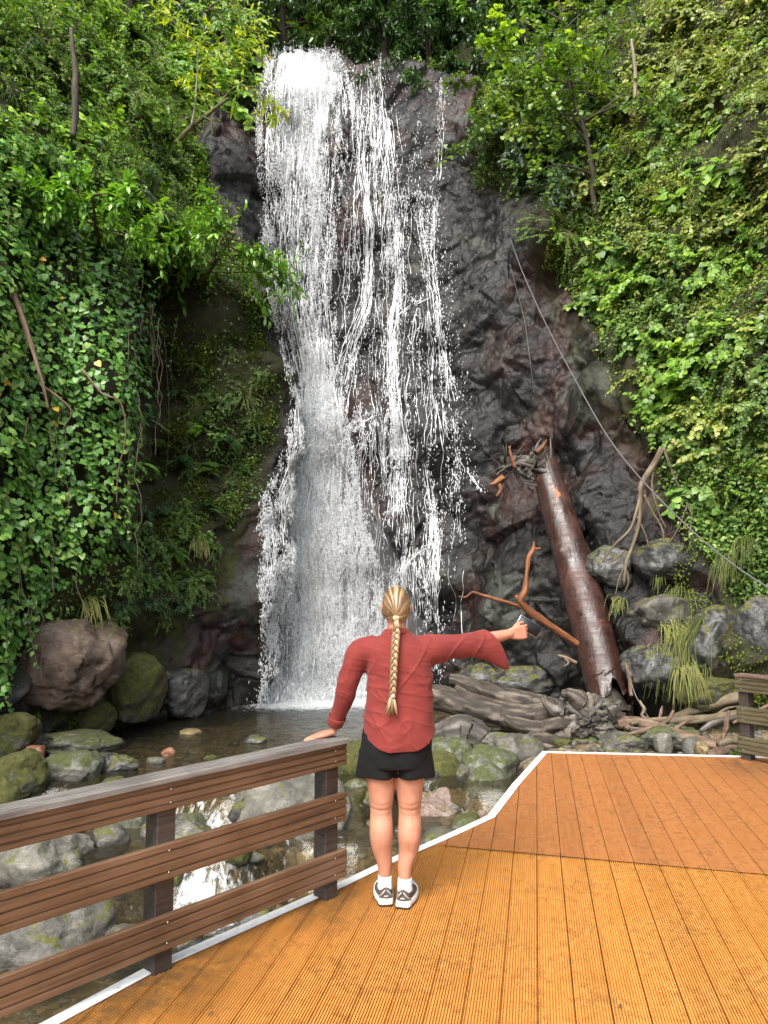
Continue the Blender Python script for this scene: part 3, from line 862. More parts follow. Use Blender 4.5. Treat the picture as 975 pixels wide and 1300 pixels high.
def ribbon(name, rows, nuu, nvv, lift, mat, edge=.55):
    pts, Fl = ribbon_mesh(rows, nuu, nvv, lift)
    s = np.linspace(0, 1, nuu)
    flow = Fl[:, None] - edge * np.abs(s * 2 - 1)[None] ** 3 - .25 * (np.linspace(0, 1, nvv)[:, None] < .0)
    mb = MB()
    ii = np.arange(nuu * nvv).reshape(nvv, nuu)
    f = np.stack([ii[:-1, :-1], ii[1:, :-1], ii[1:, 1:], ii[:-1, 1:]], -1).reshape(-1, 4)
    mb.add(pts.reshape(-1, 3) - fall_origin, f, flow.ravel())
    me = mb.mesh(name, True, 'flow')
    uvl = me.uv_layers.new(name='UVMap')
    width = np.linalg.norm(pts[:, -1] - pts[:, 0], axis=1).mean()
    du = pts[..., 0]
    dv = np.concatenate([[0], np.cumsum(np.linalg.norm(np.diff(pts.mean(1), axis=0), axis=1))])
    UV = np.stack([du, np.broadcast_to(dv[:, None], du.shape)], -1).reshape(-1, 2)
    li = np.empty(len(me.loops), np.int32); me.loops.foreach_get('vertex_index', li)
    uvl.data.foreach_set('uv', UV[li].astype(np.float32).ravel())
    return obj(name, me, mat, fall), pts
_, MP = ribbon('cascade', MAIN, 34, 200, .10, M['fall'])
ribbon('veil', MAIN, 26, 120, .26, M['fall_back'], .8)
# the film of water that clings to the whole face, denser along the threads
fu, fv = np.meshgrid(np.linspace(328, 596, 180), np.linspace(70, 898, 520))
wig = 5 * vnoise(np.stack([fu * .02, fv * .03, 0 * fu], -1), 71) + 2.5 * vnoise(np.stack([fu * .07, fv * .09, 0 * fu], -1), 72)
flow = np.full(fu.shape, -1.2)
for q, rows in enumerate([MAIN] + THIN):
    r = np.array(rows, float)
    Lq, Rq, Fq = [np.interp(fv, r[:, 0], r[:, k]) for k in (1, 2, 3)]
    c_, w_ = (Lq + Rq) / 2, (Rq - Lq) / 2 + 1.5
    x_ = np.abs(fu + wig * (.5 if q else .2) - c_) / w_
    ends = np.clip((fv - r[0, 0]) / 8, 0, 1) * np.clip((r[-1, 0] - fv) / 14, 0, 1)
    flow = np.maximum(flow, np.where(ends > 0, (Fq + (.12 if q == 0 else -.10)) * ends - .85 * np.clip(x_ - .35, 0, 3) - .5 * (1 - ends), -1.2))
env = np.exp(-((fu - np.interp(fv, [70, 250, 400, 560, 800], [465, 480, 500, 500, 510])) / np.interp(fv, [70, 300, 600, 800], [45, 62, 62, 48])) ** 2)
flow = np.maximum(flow, env * (.36 + .7 * fbm(np.stack([fu * .05, fv * .012, 0 * fu], -1), 3, 73)) - .62 * (1 - env))
fp = np.empty(fu.shape + (3,))
for i in range(fu.shape[0]):
    for j in range(fu.shape[1]):
        p, n = fsurf(fu[i, j], fv[i, j])
        fp[i, j] = p + n * .03 + np.array([0, -.035, 0])
for _ in range(2):
    m_ = fp.copy(); m_[1:-1] = (fp[:-2] + 2 * fp[1:-1] + fp[2:]) / 4; m_[..., 1] = np.minimum(m_[..., 1], fp[..., 1]); fp = m_
mb = MB()
ii = np.arange(fu.size).reshape(fu.shape)
mb.add(fp.reshape(-1, 3) - fall_origin, np.stack([ii[:-1, :-1], ii[1:, :-1], ii[1:, 1:], ii[:-1, 1:]], -1).reshape(-1, 4), flow.ravel())
fme = mb.mesh('film', True, 'flow')
uvl = fme.uv_layers.new(name='UVMap')
UV = np.stack([fp[..., 0] + .004 * wig, -fp[..., 2]], -1).reshape(-1, 2)
li = np.empty(len(fme.loops), np.int32); fme.loops.foreach_get('vertex_index', li)
uvl.data.foreach_set('uv', UV[li].astype(np.float32).ravel())
obj('film', fme, M['fall'], fall)
# threads: single ropes of water running down the rock, splitting and dying away
def threads(rows, n, rmin, rmax, lift, lmin, lmax):
    r = np.array(rows, float)
    mb = MB()
    for k in range(n):
        v0 = rng.uniform(r[0, 0], r[-1, 0] - 6)
        ln_ = rng.uniform(lmin, lmax)
        v1 = min(v0 + ln_, r[-1, 0])
        m_ = max(5, int((v1 - v0) / 3.2))
        vs_ = np.linspace(v0, v1, m_)
        s0 = rng.uniform(.04, .96)
        s_ = s0 + min(.32, 4.5 / max(4, (r[:, 2] - r[:, 1]).mean())) * fbm(np.stack([vs_ * .035, np.full(m_, k * 3.7), 0 * vs_], -1), 3, 80) 
        L_, R_, F_ = [np.interp(vs_, r[:, 0], r[:, q]) for q in (1, 2, 3)]
        if rng.uniform() > np.clip(F_.mean() + .35, .1, 1): continue
        us_ = L_ + (R_ - L_) * s_
        P_ = np.array([fsurf(a, b)[0] for a, b in zip(us_, vs_)])
        for _ in range(2):
            P_[1:-1] = (P_[:-2] + 2 * P_[1:-1] + P_[2:]) / 4
        P_[:, 1] -= lift * rng.uniform(.5, 1.6)
        w_ = rng.uniform(rmin, rmax) * np.clip(.62 + 1.5 * fbm(np.stack([vs_ * .22, np.full(m_, k * 1.3), 0 * vs_], -1), 3, 84), .05, 1.7)
        w_[0] = w_[-1] = .002
        tube(mb, P_ - fall_origin, w_, 5, False)
    return mb
for rows in THIN:
    wpx = np.mean([x[2] - x[1] for x in rows]); hpx = rows[-1][0] - rows[0][0]
    nth = int(3 + wpx * hpx / 150)
    threads(rows, nth, .004, .0115, .05, 20, max(40, hpx * .7)).build('stream', M['drop'], fall)
tag(threads(MAIN, 700, .005, .014, .22, 12, 60).build('strands', M['drop'], fall), kind='stuff')

# lace: fine trickles over the whole wet face, and short fans below every ledge
def trickle(mb, us_, vs_, r0):
    P_ = np.array([fsurf(a, b)[0] for a, b in zip(us_, vs_)])
    for _ in range(2):
        P_[1:-1] = (P_[:-2] + 2 * P_[1:-1] + P_[2:]) / 4
    P_[:, 1] -= rng.uniform(.02, .07)
    m_ = len(P_)
    w_ = r0 * np.clip(.7 + 1.3 * fbm(np.stack([vs_ * .2, np.full(m_, us_[0] * .7), 0 * vs_], -1), 3, 88), .05, 1.6)
    w_[0] = w_[-1] = .001
    tube(mb, P_ - fall_origin, w_, 5, False)
mb = MB()
for k in range(150):
    v0 = rng.uniform(88, 760)
    cu, cw = np.interp(v0, [88, 250, 400, 560, 800], [468, 482, 505, 505, 515]), np.interp(v0, [88, 300, 600, 800], [30, 50, 58, 42])
    u0 = cu + rng.normal(0, .55) * cw
    vs_ = np.arange(v0, min(v0 + rng.uniform(25, 150), 885), 3.2)
    us_ = u0 + 9 * fbm(np.stack([vs_ * .03, np.full(len(vs_), k * 2.9), 0 * vs_], -1), 3, 86) + .02 * (vs_ - v0) * rng.normal(0, 2)
    if len(vs_) > 4: trickle(mb, us_, vs_, rng.uniform(.003, .0075))
for (lu, lv, sp, hh, n_) in ((500, 526, 26, 60, 16), (470, 532, 30, 70, 18), (430, 548, 26, 60, 18), (538, 392, 30, 50, 18), (556, 438, 18, 70, 14), (525, 700, 26, 70, 18), (548, 640, 12, 130, 16), (552, 510, 22, 60, 10), (486, 150, 22, 70, 18), (455, 290, 20, 60, 12), (505, 600, 18, 80, 12), (490, 760, 24, 90, 20)):
    for k in range(n_):
        vs_ = np.arange(lv + rng.uniform(-5, 12), lv + hh * rng.uniform(.5, 1.2), 3.0)
        u1 = lu + rng.uniform(-1, 1) * sp * .45
        us_ = u1 + (u1 - lu) * ((vs_ - lv) / hh) * .9 + 4 * fbm(np.stack([vs_ * .05, np.full(len(vs_), k * 3.3 + lu), 0 * vs_], -1), 2, 87)
        if len(vs_) > 4: trickle(mb, us_, vs_, rng.uniform(.004, .010))
tag(mb.build('trickles', M['drop'], fall), kind='stuff')
# the drops themselves: small stretched beads, thrown clear of the rock
def drops(n, rows, spread, off, dens_pow=1.0, smin=.010, smax=.024):
    r = np.array(rows, float)
    out = []
    tot = 0
    vv = rng.uniform(r[0, 0], r[-1, 0], n * 4)
    s = rng.uniform(-.06, 1.06, n * 4)
    L, Rr, Fl = [np.interp(vv, r[:, 0], r[:, k]) for k in (1, 2, 3)]
    u = L + (Rr - L) * s + rng.normal(0, spread, n * 4)
    k = .5 + .5 * fbm(np.stack([u * .10, vv * .012, 0 * u], -1), 3, 61) + .35 * vnoise(np.stack([u * .3, vv * .07, 0 * u], -1), 62)
    w = np.clip(k, 0, 1.3) ** 2.2 * np.clip(Fl + .15, .05, 1.2) * (Rr - L) / max((r[:, 2] - r[:, 1]).max(), 1)
    keep = rng.uniform(0, 1, n * 4) < w / np.quantile(w, .96)
    for a, b in zip(u[keep][:n], vv[keep][:n]):
        p, nn = fsurf(a, b)
        out.append(p + np.array([0, -1, 0]) * abs(rng.normal(0, off)) + nn * .03)
    return np.array(out)
pts = [drops(85000, MAIN, 1.5, .22)]
for rows in THIN:
    n = int(40 + (rows[-1][0] - rows[0][0]) * 5 * max(.3, np.mean([x[3] for x in rows])) * (1.6 if rows[0][2] - rows[0][1] > 25 else 1))
    pts.append(drops(n, rows, 3.2, .07))
# loose drops over the whole wet face
VEIL = [(80,430,505,.3),(200,432,540,.25),(300,430,560,.25),(420,440,580,.25),(520,430,590,.25),(600,440,590,.2),(700,450,570,.25),(800,470,565,.3),(880,480,560,.3)]
pts.append(drops(6000, VEIL, 4, .10))
# splash round the foot
a = rng.uniform(0, 1, 3500)
sp = np.stack([-2.75 + 2.9 * rng.uniform(0, 1, 3500), 17.0 - np.abs(rng.normal(0, .55, 3500)), -.68 + np.abs(rng.normal(0, .22, 3500))], -1)
pts.append(sp)
pts = np.concatenate(pts)
nd = len(pts)
rad = rng.uniform(.0035, .0090, nd) * np.where(rng.uniform(0, 1, nd) < .1, 1.7, 1)
ln = rad * rng.uniform(1.3, 5.5, nd)
octv = np.array([(1, 0, 0), (0, 1, 0), (-1, 0, 0), (0, -1, 0), (0, 0, 1.0), (0, 0, -1.0)])
V = pts[:, None] + np.stack([octv[None, :, 0] * rad[:, None], octv[None, :, 1] * rad[:, None], octv[None, :, 2] * ln[:, None]], -1)
V[:, 4:, 0] += (rng.normal(0, .25, nd) * ln)[:, None] * np.array([1, -1])
of = np.array([(0, 1, 4), (1, 2, 4), (2, 3, 4), (3, 0, 4), (1, 0, 5), (2, 1, 5), (3, 2, 5), (0, 3, 5)])
mb = MB()
mb.add(V.reshape(-1, 3) - fall_origin, (of[None] + np.arange(nd)[:, None, None] * 6).reshape(-1, 3))
dr = mb.build('spray', M['drop'], fall)
tag(dr, kind='stuff')

# hanging spray: one soft body of mist at the foot and up the lower half of the fall
mb = MB()
bm_ = bmesh.new(); bmesh.ops.create_icosphere(bm_, subdivisions=4, radius=1)
vv_ = np.array([x.co[:] for x in bm_.verts]); ff_ = np.array([[q.index for q in p.verts] for p in bm_.faces]); bm_.free()
up_ = np.clip(vv_[:, 2], 0, 1)
vv_ = vv_ * np.array([2.3, 1.0, 1.2]) * np.stack([1 - .45 * up_, 1 - .3 * up_, 1 + 3.2 * up_], -1)
mb.add(vv_ * (1 + .12 * fbm(vv_ * .8, 3, 15))[:, None] + (-1.1, 16.35, .5), ff_)
tag(mb.build('mist', M['mist']), kind='stuff')
# ------------------------------------------------------------------ deck
da = DECK_ANG
DT = np.array([math.sin(da), math.cos(da), 0.0])     # along the boards
DS = np.array([math.cos(da), -math.sin(da), 0.0])    # across, to the right
def st(p):
    return float(np.dot(p, DS)), float(np.dot(p, DT))
EDGE_PX = [(60,1300),(198,1226),(330,1168),(432,1123),(499,1091),(537,1075),(580,1056),(621,1037),(652,997),(690,955),(820,958),(948,961)]
EDGE = [at_z(u, v, 0.0) for u, v in EDGE_PX]
p0, p1 = EDGE[0], EDGE[1]
EDGE = [p0 + (p0 - p1) / np.linalg.norm(p0 - p1) * 3.2] + EDGE      # runs on behind the camera's left
dd = EDGE[-1] - EDGE[-2]
EDGE = EDGE + [EDGE[-1] + dd / np.linalg.norm(dd) * 3.0]
EST = np.array([st(p) for p in EDGE])
def far_t(s):
    return np.interp(s, EST[:, 0], EST[:, 1])
SEAM = [at_z(u, v, 0.0) for u, v in ((560,1074),(672,1083),(800,1096),(975,1111))]
SST = np.array([st(p) for p in SEAM])
sk = np.polyfit(SST[:, 0], SST[:, 1], 1)
def seam_t(s):
    return np.minimum(np.polyval(sk, s), far_t(s))
NEAR_T = 0.2
deck = tag(empty('deck'), kind='structure')
BW, GAP = .1455, .0024
rib, smo = MB(), MB()
s_ref = st(at_z(700, 960, 0))[0]
kmin = int(np.floor((EST[0, 0] - s_ref) / BW)) - 1
kmax = int(np.ceil((EST[-1, 0] - s_ref) / BW))
def dirt_at(x, y):
    d = 0
    for (u, v, r) in ((225,1240,.30),(180,1262,.25),(430,1140,.22),(400,1160,.16),(120,1285,.2),(958,975,.35),(300,1190,.14)):
        c = at_z(u, v, 0)
        d = np.maximum(d, np.exp(-((x - c[0]) ** 2 + (y - c[1]) ** 2) / (r * r)))
    return d * .7
def strip(mb, ss_, zz, t0f, t1f, nt=14):
    ss_ = np.array(ss_); zz = np.array(zz)
    t0, t1 = t0f(ss_), t1f(ss_)
    if np.all(t1 - t0 < .01):
        return
    t1 = np.maximum(t1, t0 + .001)
    k = np.linspace(0, 1, nt)[:, None]
    tt = t0 + (t1 - t0) * k
    v = ss_[None, :, None] * DS + tt[..., None] * DT
    v[..., 2] = zz[None]
    n = len(ss_)
    ii = np.arange(nt * n).reshape(nt, n)
    mb.add(v.reshape(-1, 3), np.stack([ii[:-1, :-1], ii[:-1, 1:], ii[1:, 1:], ii[1:, :-1]], -1).reshape(-1, 4), dirt_at(v[..., 0], v[..., 1]).ravel())
for k in range(kmin, kmax):
    a = s_ref + k * BW + GAP / 2
    b = a + BW - GAP
    ss_, zz = [a], [-.016]
    nr = 12
    pw = (b - a) / nr
    for r in range(nr):
        x = a + r * pw
        ss_ += [x + (.0004 if r == 0 else pw * .04), x + pw * ((.42 if r == 0 else .60) if r < nr - 1 else .50)] + ([x + pw * (.46 if r == 0 else .64), x + pw] if r < nr - 1 else [x + pw * .53])
        zz += [0, 0] + ([-.009, -.009] if r < nr - 1 else [-.009])
    ss_ += [b]; zz += [-.016]
    strip(rib, ss_, zz, lambda s: np.full_like(s, NEAR_T), seam_t)
    strip(smo, [a, a + .001, b - .001, b], [-.016, .003, .003, -.016], lambda s: seam_t(s) + .003, far_t, 10)
def flat_me(mb, name, mat, parent, attr):
    return obj(name, mb.mesh(name, False, attr), mat, parent)
flat_me(rib, 'ribbed_boards', M['ribbed'], deck, 'dirt')
flat_me(smo, 'smooth_boards', M['smooth'], deck, 'dirt')
# dark joist bed under the gaps, edge skirt and white angle trim
und = MB()
sg = np.linspace(EST[0, 0], EST[-1, 0], 120)
v = []
for s in sg:
    for t_, z in ((NEAR_T, -.03), (far_t(s) - .004, -.03), (far_t(s) - .004, -.22)):
        q = s * DS + t_ * DT
        v.append((q[0], q[1], z))
ii = np.arange(360).reshape(120, 3)
und.add(v, np.stack([ii[:-1, :-1], ii[1:, :-1], ii[1:, 1:], ii[:-1, 1:]], -1).reshape(-1, 4))
flat_me(und, 'joists', M['gap'], deck, None)
tr = MB()
E = np.array(EDGE)
tang = unit(np.gradient(E, axis=0))
for i in range(len(E) - 1):
    a, b = E[i], E[i + 1]
    d = unit(b - a)
    if i in (8, 9, 10): pass
    n = np.array([-d[1], d[0], 0.0])           # outwards, away from the boards
    def off(j, k, lo):
        # mitred corner
        if j == 0 or j == len(E) - 1:
            m = n
            q = 1.0
        else:
            d0, d1 = unit(E[j] - E[j - 1]), unit(E[j + 1] - E[j])
            m = unit(np.array([-d0[1], d0[0], 0]) + np.array([-d1[1], d1[0], 0]))
            q = 1 / max(.5, np.dot(m, np.array([-d0[1], d0[0], 0])))
        return E[j] + m * q * k + np.array([0, 0, lo])
    prof = [(-.046, .005), (-.046, .0085), (.014, .0085), (.016, .006), (.016, -.065), (.012, -.065)]
    va = [off(i, k, z) for k, z in prof] + [off(i + 1, k, z) for k, z in prof]
    nn = len(prof)
    tr.add(va, np.array([[j, j + 1, nn + j + 1, nn + j] for j in range(nn - 1)]))
flat_me(tr, 'edge_trim', M['trim'], deck, None)

# ------------------------------------------------------------------ railings
def plank(mb, a, b, up, out, width, thick, grooves=3):
    """ribbed plank from a to b: its face looks along out, its width runs along up"""
    w, h = width / 2, thick / 2
    prof = [(-w, -h), (-w, h * .7), (-w + .004, h)]
    for g in range(grooves):
        c = -w + width * (g + .75) / (grooves + .5)
        gw = .0055
        prof += [(c - gw, h), (c - gw * .5, h - .008), (c + gw * .5, h - .008), (c + gw, h)]
    prof += [(w - .004, h), (w, h * .7), (w, -h)]
    n = len(prof)
    L = np.linalg.norm(b - a)
    ks = max(2, int(L / .25))
    v = []
    for t in np.linspace(0, 1, ks):
        c = a + (b - a) * t
        v += [c + up * x + out * y for x, y in prof]
    f = [np.array([[r * n + j, r * n + (j + 1) % n, (r + 1) * n + (j + 1) % n, (r + 1) * n + j] for r in range(ks - 1) for j in range(n)])]
    f += [np.arange(n)[::-1][None], (np.arange(n) + (ks - 1) * n)[None]]
    mb.add(v, f)
def railing(name, label, a, b, posts, out_side, mats, planks, cap_w=.13, beyond=0.02, zoff=0.0):
    """a, b: ground points of the plank faces; planks: (bottom, top) heights"""
    a, b = np.array(a, float), np.array(b, float)
    d = unit(b - a)
    out = np.array([-d[1], d[0], 0]) * out_side
    root = empty(name, (0, 0, zoff))
    tag(root, label, 'railing')
    Z = np.array([0, 0, 1.0])
    for lo, hi in planks:
        mb = MB()
        plank(mb, a + Z * (lo + hi) / 2, b + Z * (lo + hi) / 2, Z, out, hi - lo, .026)
        o = flat_me(mb, 'plank', mats[0], root, None)
        for t in posts[:2]:
            c = a + d * t + out * .0135
            for z in (lo + .03, hi - .03):
                sc_ = MB()
                tube(sc_, [c + Z * z, c + Z * z + out * .002], [.0055, .0045], 8)
                sc_.build('screw', M['silver'], o)
    top = planks[0][1]
    mb = MB()
    inn = -out * (cap_w / 2 - .025)
    plank(mb, a + Z * (top + .0145) + inn, b + Z * (top + .0145) + inn, -out, Z, cap_w, .026, 4)
    flat_me(mb, 'cap_rail', mats[1], root, None)
    ang = math.atan2(d[1], d[0])
    for t in posts:
        c = a + d * t - out * (.013 + .0475)
        mb = MB()
        box(mb, c + Z * (top / 2 - .06), (.095, .095, top + .12), ang, 0, .006)
        flat_me(mb, 'post', mats[2], root, None)
    return root
ra, rb = np.array((-.215, 4.40, 0)), np.array((-1.43, 2.99, 0))
rdir = unit(rb - ra)
rail_ang = -math.atan2(rdir[1], rdir[0])
M['rail'] = rail_mat('brown_composite', (.05, .027, .015), (.118, .065, .036), (.19, .112, .068), rail_ang, .42)
M['cap'] = rail_mat('weathered_cap', (.06, .052, .045), (.165, .152, .138), (.30, .28, .26), rail_ang, .5)
M['post'] = rail_mat('dark_post', (.012, .010, .009), (.035, .028, .024), (.075, .06, .05), rail_ang, .5)
railing('railing', 'brown grooved plank railing with weathered grey top under the left hand of the woman', ra, ra + rdir * 3.4, (.09, 1.14, 2.19, 3.2), 1,
        (M['rail'], M['cap'], M['post']), [(.695, .813), (.396, .549), (.098, .245)])
M['rail_old'] = rail_mat('mossy_plank', (.020, .017, .008), (.062, .052, .026), (.115, .098, .055), 1.2, .6)
M['cap_old'] = rail_mat('brown_cap', (.05, .03, .022), (.115, .075, .058), (.19, .14, .115), 1.2, .55)
qa = at_y(938, 960, 7.72); qa[2] = 0
qb = np.array((4.6, 6.1, 0))
qd = unit(qb - qa)
railing('railing', 'mossy dark railing at the far right corner of the deck beside the branch pile', qa, qa + qd * 2.6, (.06, .55, 1.5, 2.4), -1,
        (M['rail_old'], M['cap_old'], M['post']), [(.655, .80), (.36, .515), (.07, .225)], .14)

# small litter on the boards
lit = [(168,1222,'dry brown leaf scrap on the deck beside the second railing post'),(272,1284,'small brown leaf lying on ribbed boards below the railing'),(786,1279,'single dark leaf lying on ribbed boards near the lower right'),
       (524,1232,'tiny dark twig crossing a board joint on the ribbed deck'),(347,1192,'dark leaf scrap on the boards near the first railing post')]
for u, v, lab in lit:
    c = at_z(u, v, .008)
    mb = MB()
    an = rng.uniform(0, 6)
    dirv = np.array([[math.cos(an), math.sin(an), .1]])
    add_leaves(mb, [c], dirv, np.array([[.2, .1, 1.0]]), .035, 'lance', .2)
    o = mb.build('fallen_leaf', M['branch'], attr='tint')
    tag(o, lab, 'leaf')
# ------------------------------------------------------------------ boulders
_ico = {}
def ico(sub):
    if sub not in _ico:
        bm = bmesh.new()
        bmesh.ops.create_icosphere(bm, subdivisions=sub, radius=1)
        v = np.array([x.co[:] for x in bm.verts]); f = np.array([[q.index for q in p.verts] for p in bm.faces])
        bm.free()
        _ico[sub] = (v, f)
    return _ico[sub]
def rock_mesh(size, seed, angular=.5, sub=5, squash=0.0):
    v, f = ico(sub)
    s = seed * 7.13
    # superellipsoid-ish start, then flat facets cut by random planes, then roughness
    v = np.sign(v) * np.abs(v) ** (.86 - .12 * angular)
    r = np.random.default_rng(seed)
    for _ in range(int(5 + 9 * angular)):
        n = unit(r.normal(0, 1, 3)); h = r.uniform(.62, .92)
        d = v @ n
        over = np.maximum(d - h, 0)
        v = v - (over * (.55 + .4 * angular))[:, None] * n
    n = unit(v)
    k = .16 * fbm(v * 1.3 + s, 3, seed) + .055 * fbm(v * 4 + s, 3, seed + 3)
    b, e = blocks(v * 2.2 + s, seed, 1.0)
    b2, e2 = blocks(v * 6 + s, seed + 5, 1.0)
    k = k + angular * (.10 * b - .05 * np.exp(-e / .05) + .035 * b2)
    v = v + n * k[:, None]
    if squash:
        v[:, 2] = np.where(v[:, 2] > squash, squash + (v[:, 2] - squash) * .3, v[:, 2])
    mb = MB()
    mb.add(v * np.asarray(size), f)
    return mb
def waterline(u, v):
    """where the pixel's ray first meets the water or the bank"""
    ys = np.arange(5.0, 17, .02)
    d = ray(u, v)
    P = CAM + d * (ys / d[1])[:, None]
    j = np.clip(((P[:, 0] + 9) / 19 * 299).astype(int), 0, 299); i = np.clip(((ys - 1) / 18 * 299).astype(int), 0, 299)
    lim = np.maximum(water_level(P[:, 0], ys) - .05, bed[i, j] + .01)
    k = np.argmax(P[:, 2] < lim)
    return P[k] if (P[:, 2] < lim).any() else at_z(u, v, -.7)
def boulder(u, vb, w, h, zb, mat, label, ang=.45, turn=None, deep=.85, name='boulder', seed=None, y=None, squash=0.0, cat='boulder', tilt=0.0):
    """u: centre column, vb: row of its foot, w x h its size in the photo, zb: height of its foot"""
    p = at_z(u, vb, zb)
    cs = surf(u, vb - h * .4)[0]
    if cs[1] - p[1] < .35 * w * px_size(p): p = at_y(u, vb, cs[1] - .30 * w * px_size(cs))
    m = px_size(p)
    W, H = w * m / 2, h * m / 2
    D = W * deep
    seed = seed or int(u * 3 + vb * 7) % 9973
    mb = rock_mesh((W * 1.08, D * 1.08, H * 1.3), seed, ang, 5 if w > 40 else 4, squash)
    o = mb.build(name, M[mat])
    o.location = (p[0], p[1] + D * .75, p[2] + H * 1.02)
    o.rotation_euler = (tilt, 0, turn if turn is not None else (seed % 60 - 30) / 60.0)
    tag(o, label, cat)
    return o
BOULDERS = [
 # left bank
 (70,892,124,104,-.55,'r_brown','large brown fractured boulder under the hanging ivy',.75),
 (150,914,96,72,-.72,'r_moss','dark mossy boulder right of the large brown one under the ivy',.45),
 (225,910,64,52,-.75,'r_dark','dark boulder standing in the shade at the back edge of the pool',.5),
 (108,932,60,34,-.75,'r_moss','low mossy stone with grass blades below the brown boulder',.4),
 (96,900,60,46,-.5,'r_moss','mossy stone wedged beneath the big brown boulder',.4),
 (36,952,27,26,-.62,'r_dark','round dark grey stone on the left bank',.15),
 (8,962,62,46,-.68,'r_moss','mossy bank stone at the left edge behind the round dark stone',.35),
 (92,961,92,28,-.74,'r_green','flat grey green slab lying at the edge of the pool',.8),
 (42,968,27,19,-.66,'r_rust','rusty orange stone beside the flat slab',.5),
 (14,1012,66,50,-.78,'r_moss','yellow green moss covered block left of the submerged rock',.6),
 (0,1040,36,42,-.82,'r_moss','small mossy stone at the left edge over the top rail',.3),
 (76,1018,82,50,-.98,'r_green','greenish rock with water sliding over it',.3),
 (135,994,70,28,-.85,'r_dark','dark wedge shaped rock at the pool outlet',.7),
 (322,946,28,10,-.73,'r_dark','small dark stone breaking the pool surface above the railing',.4),
 (213,962,18,10,-.73,'r_rust','small rusty stone in the shallow pool',.4),
 (196,972,22,9,-.74,'r_grey','flat grey pebble beside the small rusty stone',.4),
 (240,935,26,7,-.74,'r_tan','pale flat stone just under the pool surface',.3),
 # seen through the left railing
 (366,1128,152,124,-1.62,'r_pale','big pale flat topped boulder with mossy foot behind the railing post',.35),
 (40,1140,128,66,-1.35,'r_pale','broad pale grey rock seen through the upper gap of the railing',.6),
 (30,1252,170,92,-1.75,'r_grey','smooth grey boulder low behind the bottom planks of the railing',.5),
 (116,1206,98,52,-1.85,'r_tan','tan slab lying under shallow water behind the middle plank',.85),
 (182,1200,84,40,-1.9,'r_tan','second tan slab under water next to the railing post',.85),
 (160,1102,64,78,-1.5,'r_green','greenish mossy rock splitting the small cascade',.4),
 (103,1104,30,56,-1.5,'r_red','dark red rock standing between two small falls',.6),
 (22,1086,60,44,-1.3,'r_green','greenish stone at the left edge beneath the top rail',.4),
 (220,1098,90,44,-1.3,'r_grey','grey ledge rock right of the small cascade',.6),
 (262,1040,90,18,-1.12,'r_dark','low dark ledge where the pool spills over',.6),
 (380,1012,56,18,-1.0,'r_dark','wet dark stone in the riffle behind the top rail',.5),
 (330,1010,40,12,-.95,'r_green','flat wet stone in the riffle left of the railing end',.4),
 # between the railing post and the legs
 (448,1008,48,46,-.95,'r_moss','mossy stone above the others between railing post and left leg',.3),
 (453,1052,50,48,-1.15,'r_green','greenish wet stone in the middle between railing post and left leg',.4),
 (459,1088,50,42,-1.4,'r_grey','grey white rock lowest between railing post and left leg',.5),
 (432,1100,40,24,-1.55,'r_dark','low black stone beside the foot of the first railing post',.4),
 # right of the legs
 (572,985,58,40,-.78,'r_green','rounded grey green boulder right of the black shorts',.2),
 (556,1012,62,46,-.98,'r_moss','mossy boulder touching the right thigh',.2),
 (594,1000,46,32,-.95,'r_green','small green boulder wedged between three larger ones',.3),
 (626,1010,72,46,-.95,'r_green','broad flat topped boulder beside the white deck edge',.3),
 (619,1042,62,58,-1.2,'r_green','olive mossy boulder against the diagonal deck edge',.35),
 (654,978,76,40,-.80,'r_grey','low grey boulder left of the far deck corner',.3),
 (570,1040,92,34,-1.3,'r_dark','low dark wet rock behind the reddish angular one',.4),
 (560,1075,76,58,-1.4,'r_red','reddish angular broken rock beside the right calf',.9),
 (613,1044,14,12,-1.05,'r_red','small pinkish stone touching the deck edge',.4),
 (607,975,30,16,-.78,'r_pale','small pale stone among the green boulders',.4),
 (560,972,40,22,-.76,'r_dark','dark stone under the mossy driftwood chunk',.4),
 (540,1045,40,40,-1.3,'r_green','green stone half hidden by the right knee',.3),
 (690,955,50,16,-.72,'r_green','flat stone behind the far deck corner',.3),
 (520,1062,44,34,-1.4,'r_grey','grey stone seen between the calves',.4),
 (604,1058,30,22,-1.35,'r_grey','grey stone between the reddish rock and the deck edge',.4),
 # behind the far edge of the deck
 (796,962,62,24,-.72,'r_grey','flat grey stone just beyond the far deck edge',.4),
 (845,960,22,24,-.70,'r_pale','round pale stone beyond the far deck edge',.2),
 (856,958,80,32,-.72,'r_green','olive brown stone behind the round pale one',.3),
 (884,962,26,22,-.68,'r_grey','grey stone under the branch pile',.4),
 (894,963,18,18,-.64,'r_tan','tan stone under the branch pile end',.5),
 (741,952,36,16,-.72,'r_green','green stone beside the root wad',.3),
 (866,965,12,8,-.66,'r_pale','tiny white pebble beside the round pale stone',.3),
 (780,965,14,8,-.68,'r_pale','little pale pebble at the left of the flat grey stone',.3),
 (858,936,20,10,-.66,'r_grey','grey pebble in the puddle behind the branches',.3),
 (818,930,24,8,-.68,'r_pale','white pebble by the thin pale branch',.3),
]
for b in BOULDERS:
    boulder(*b)
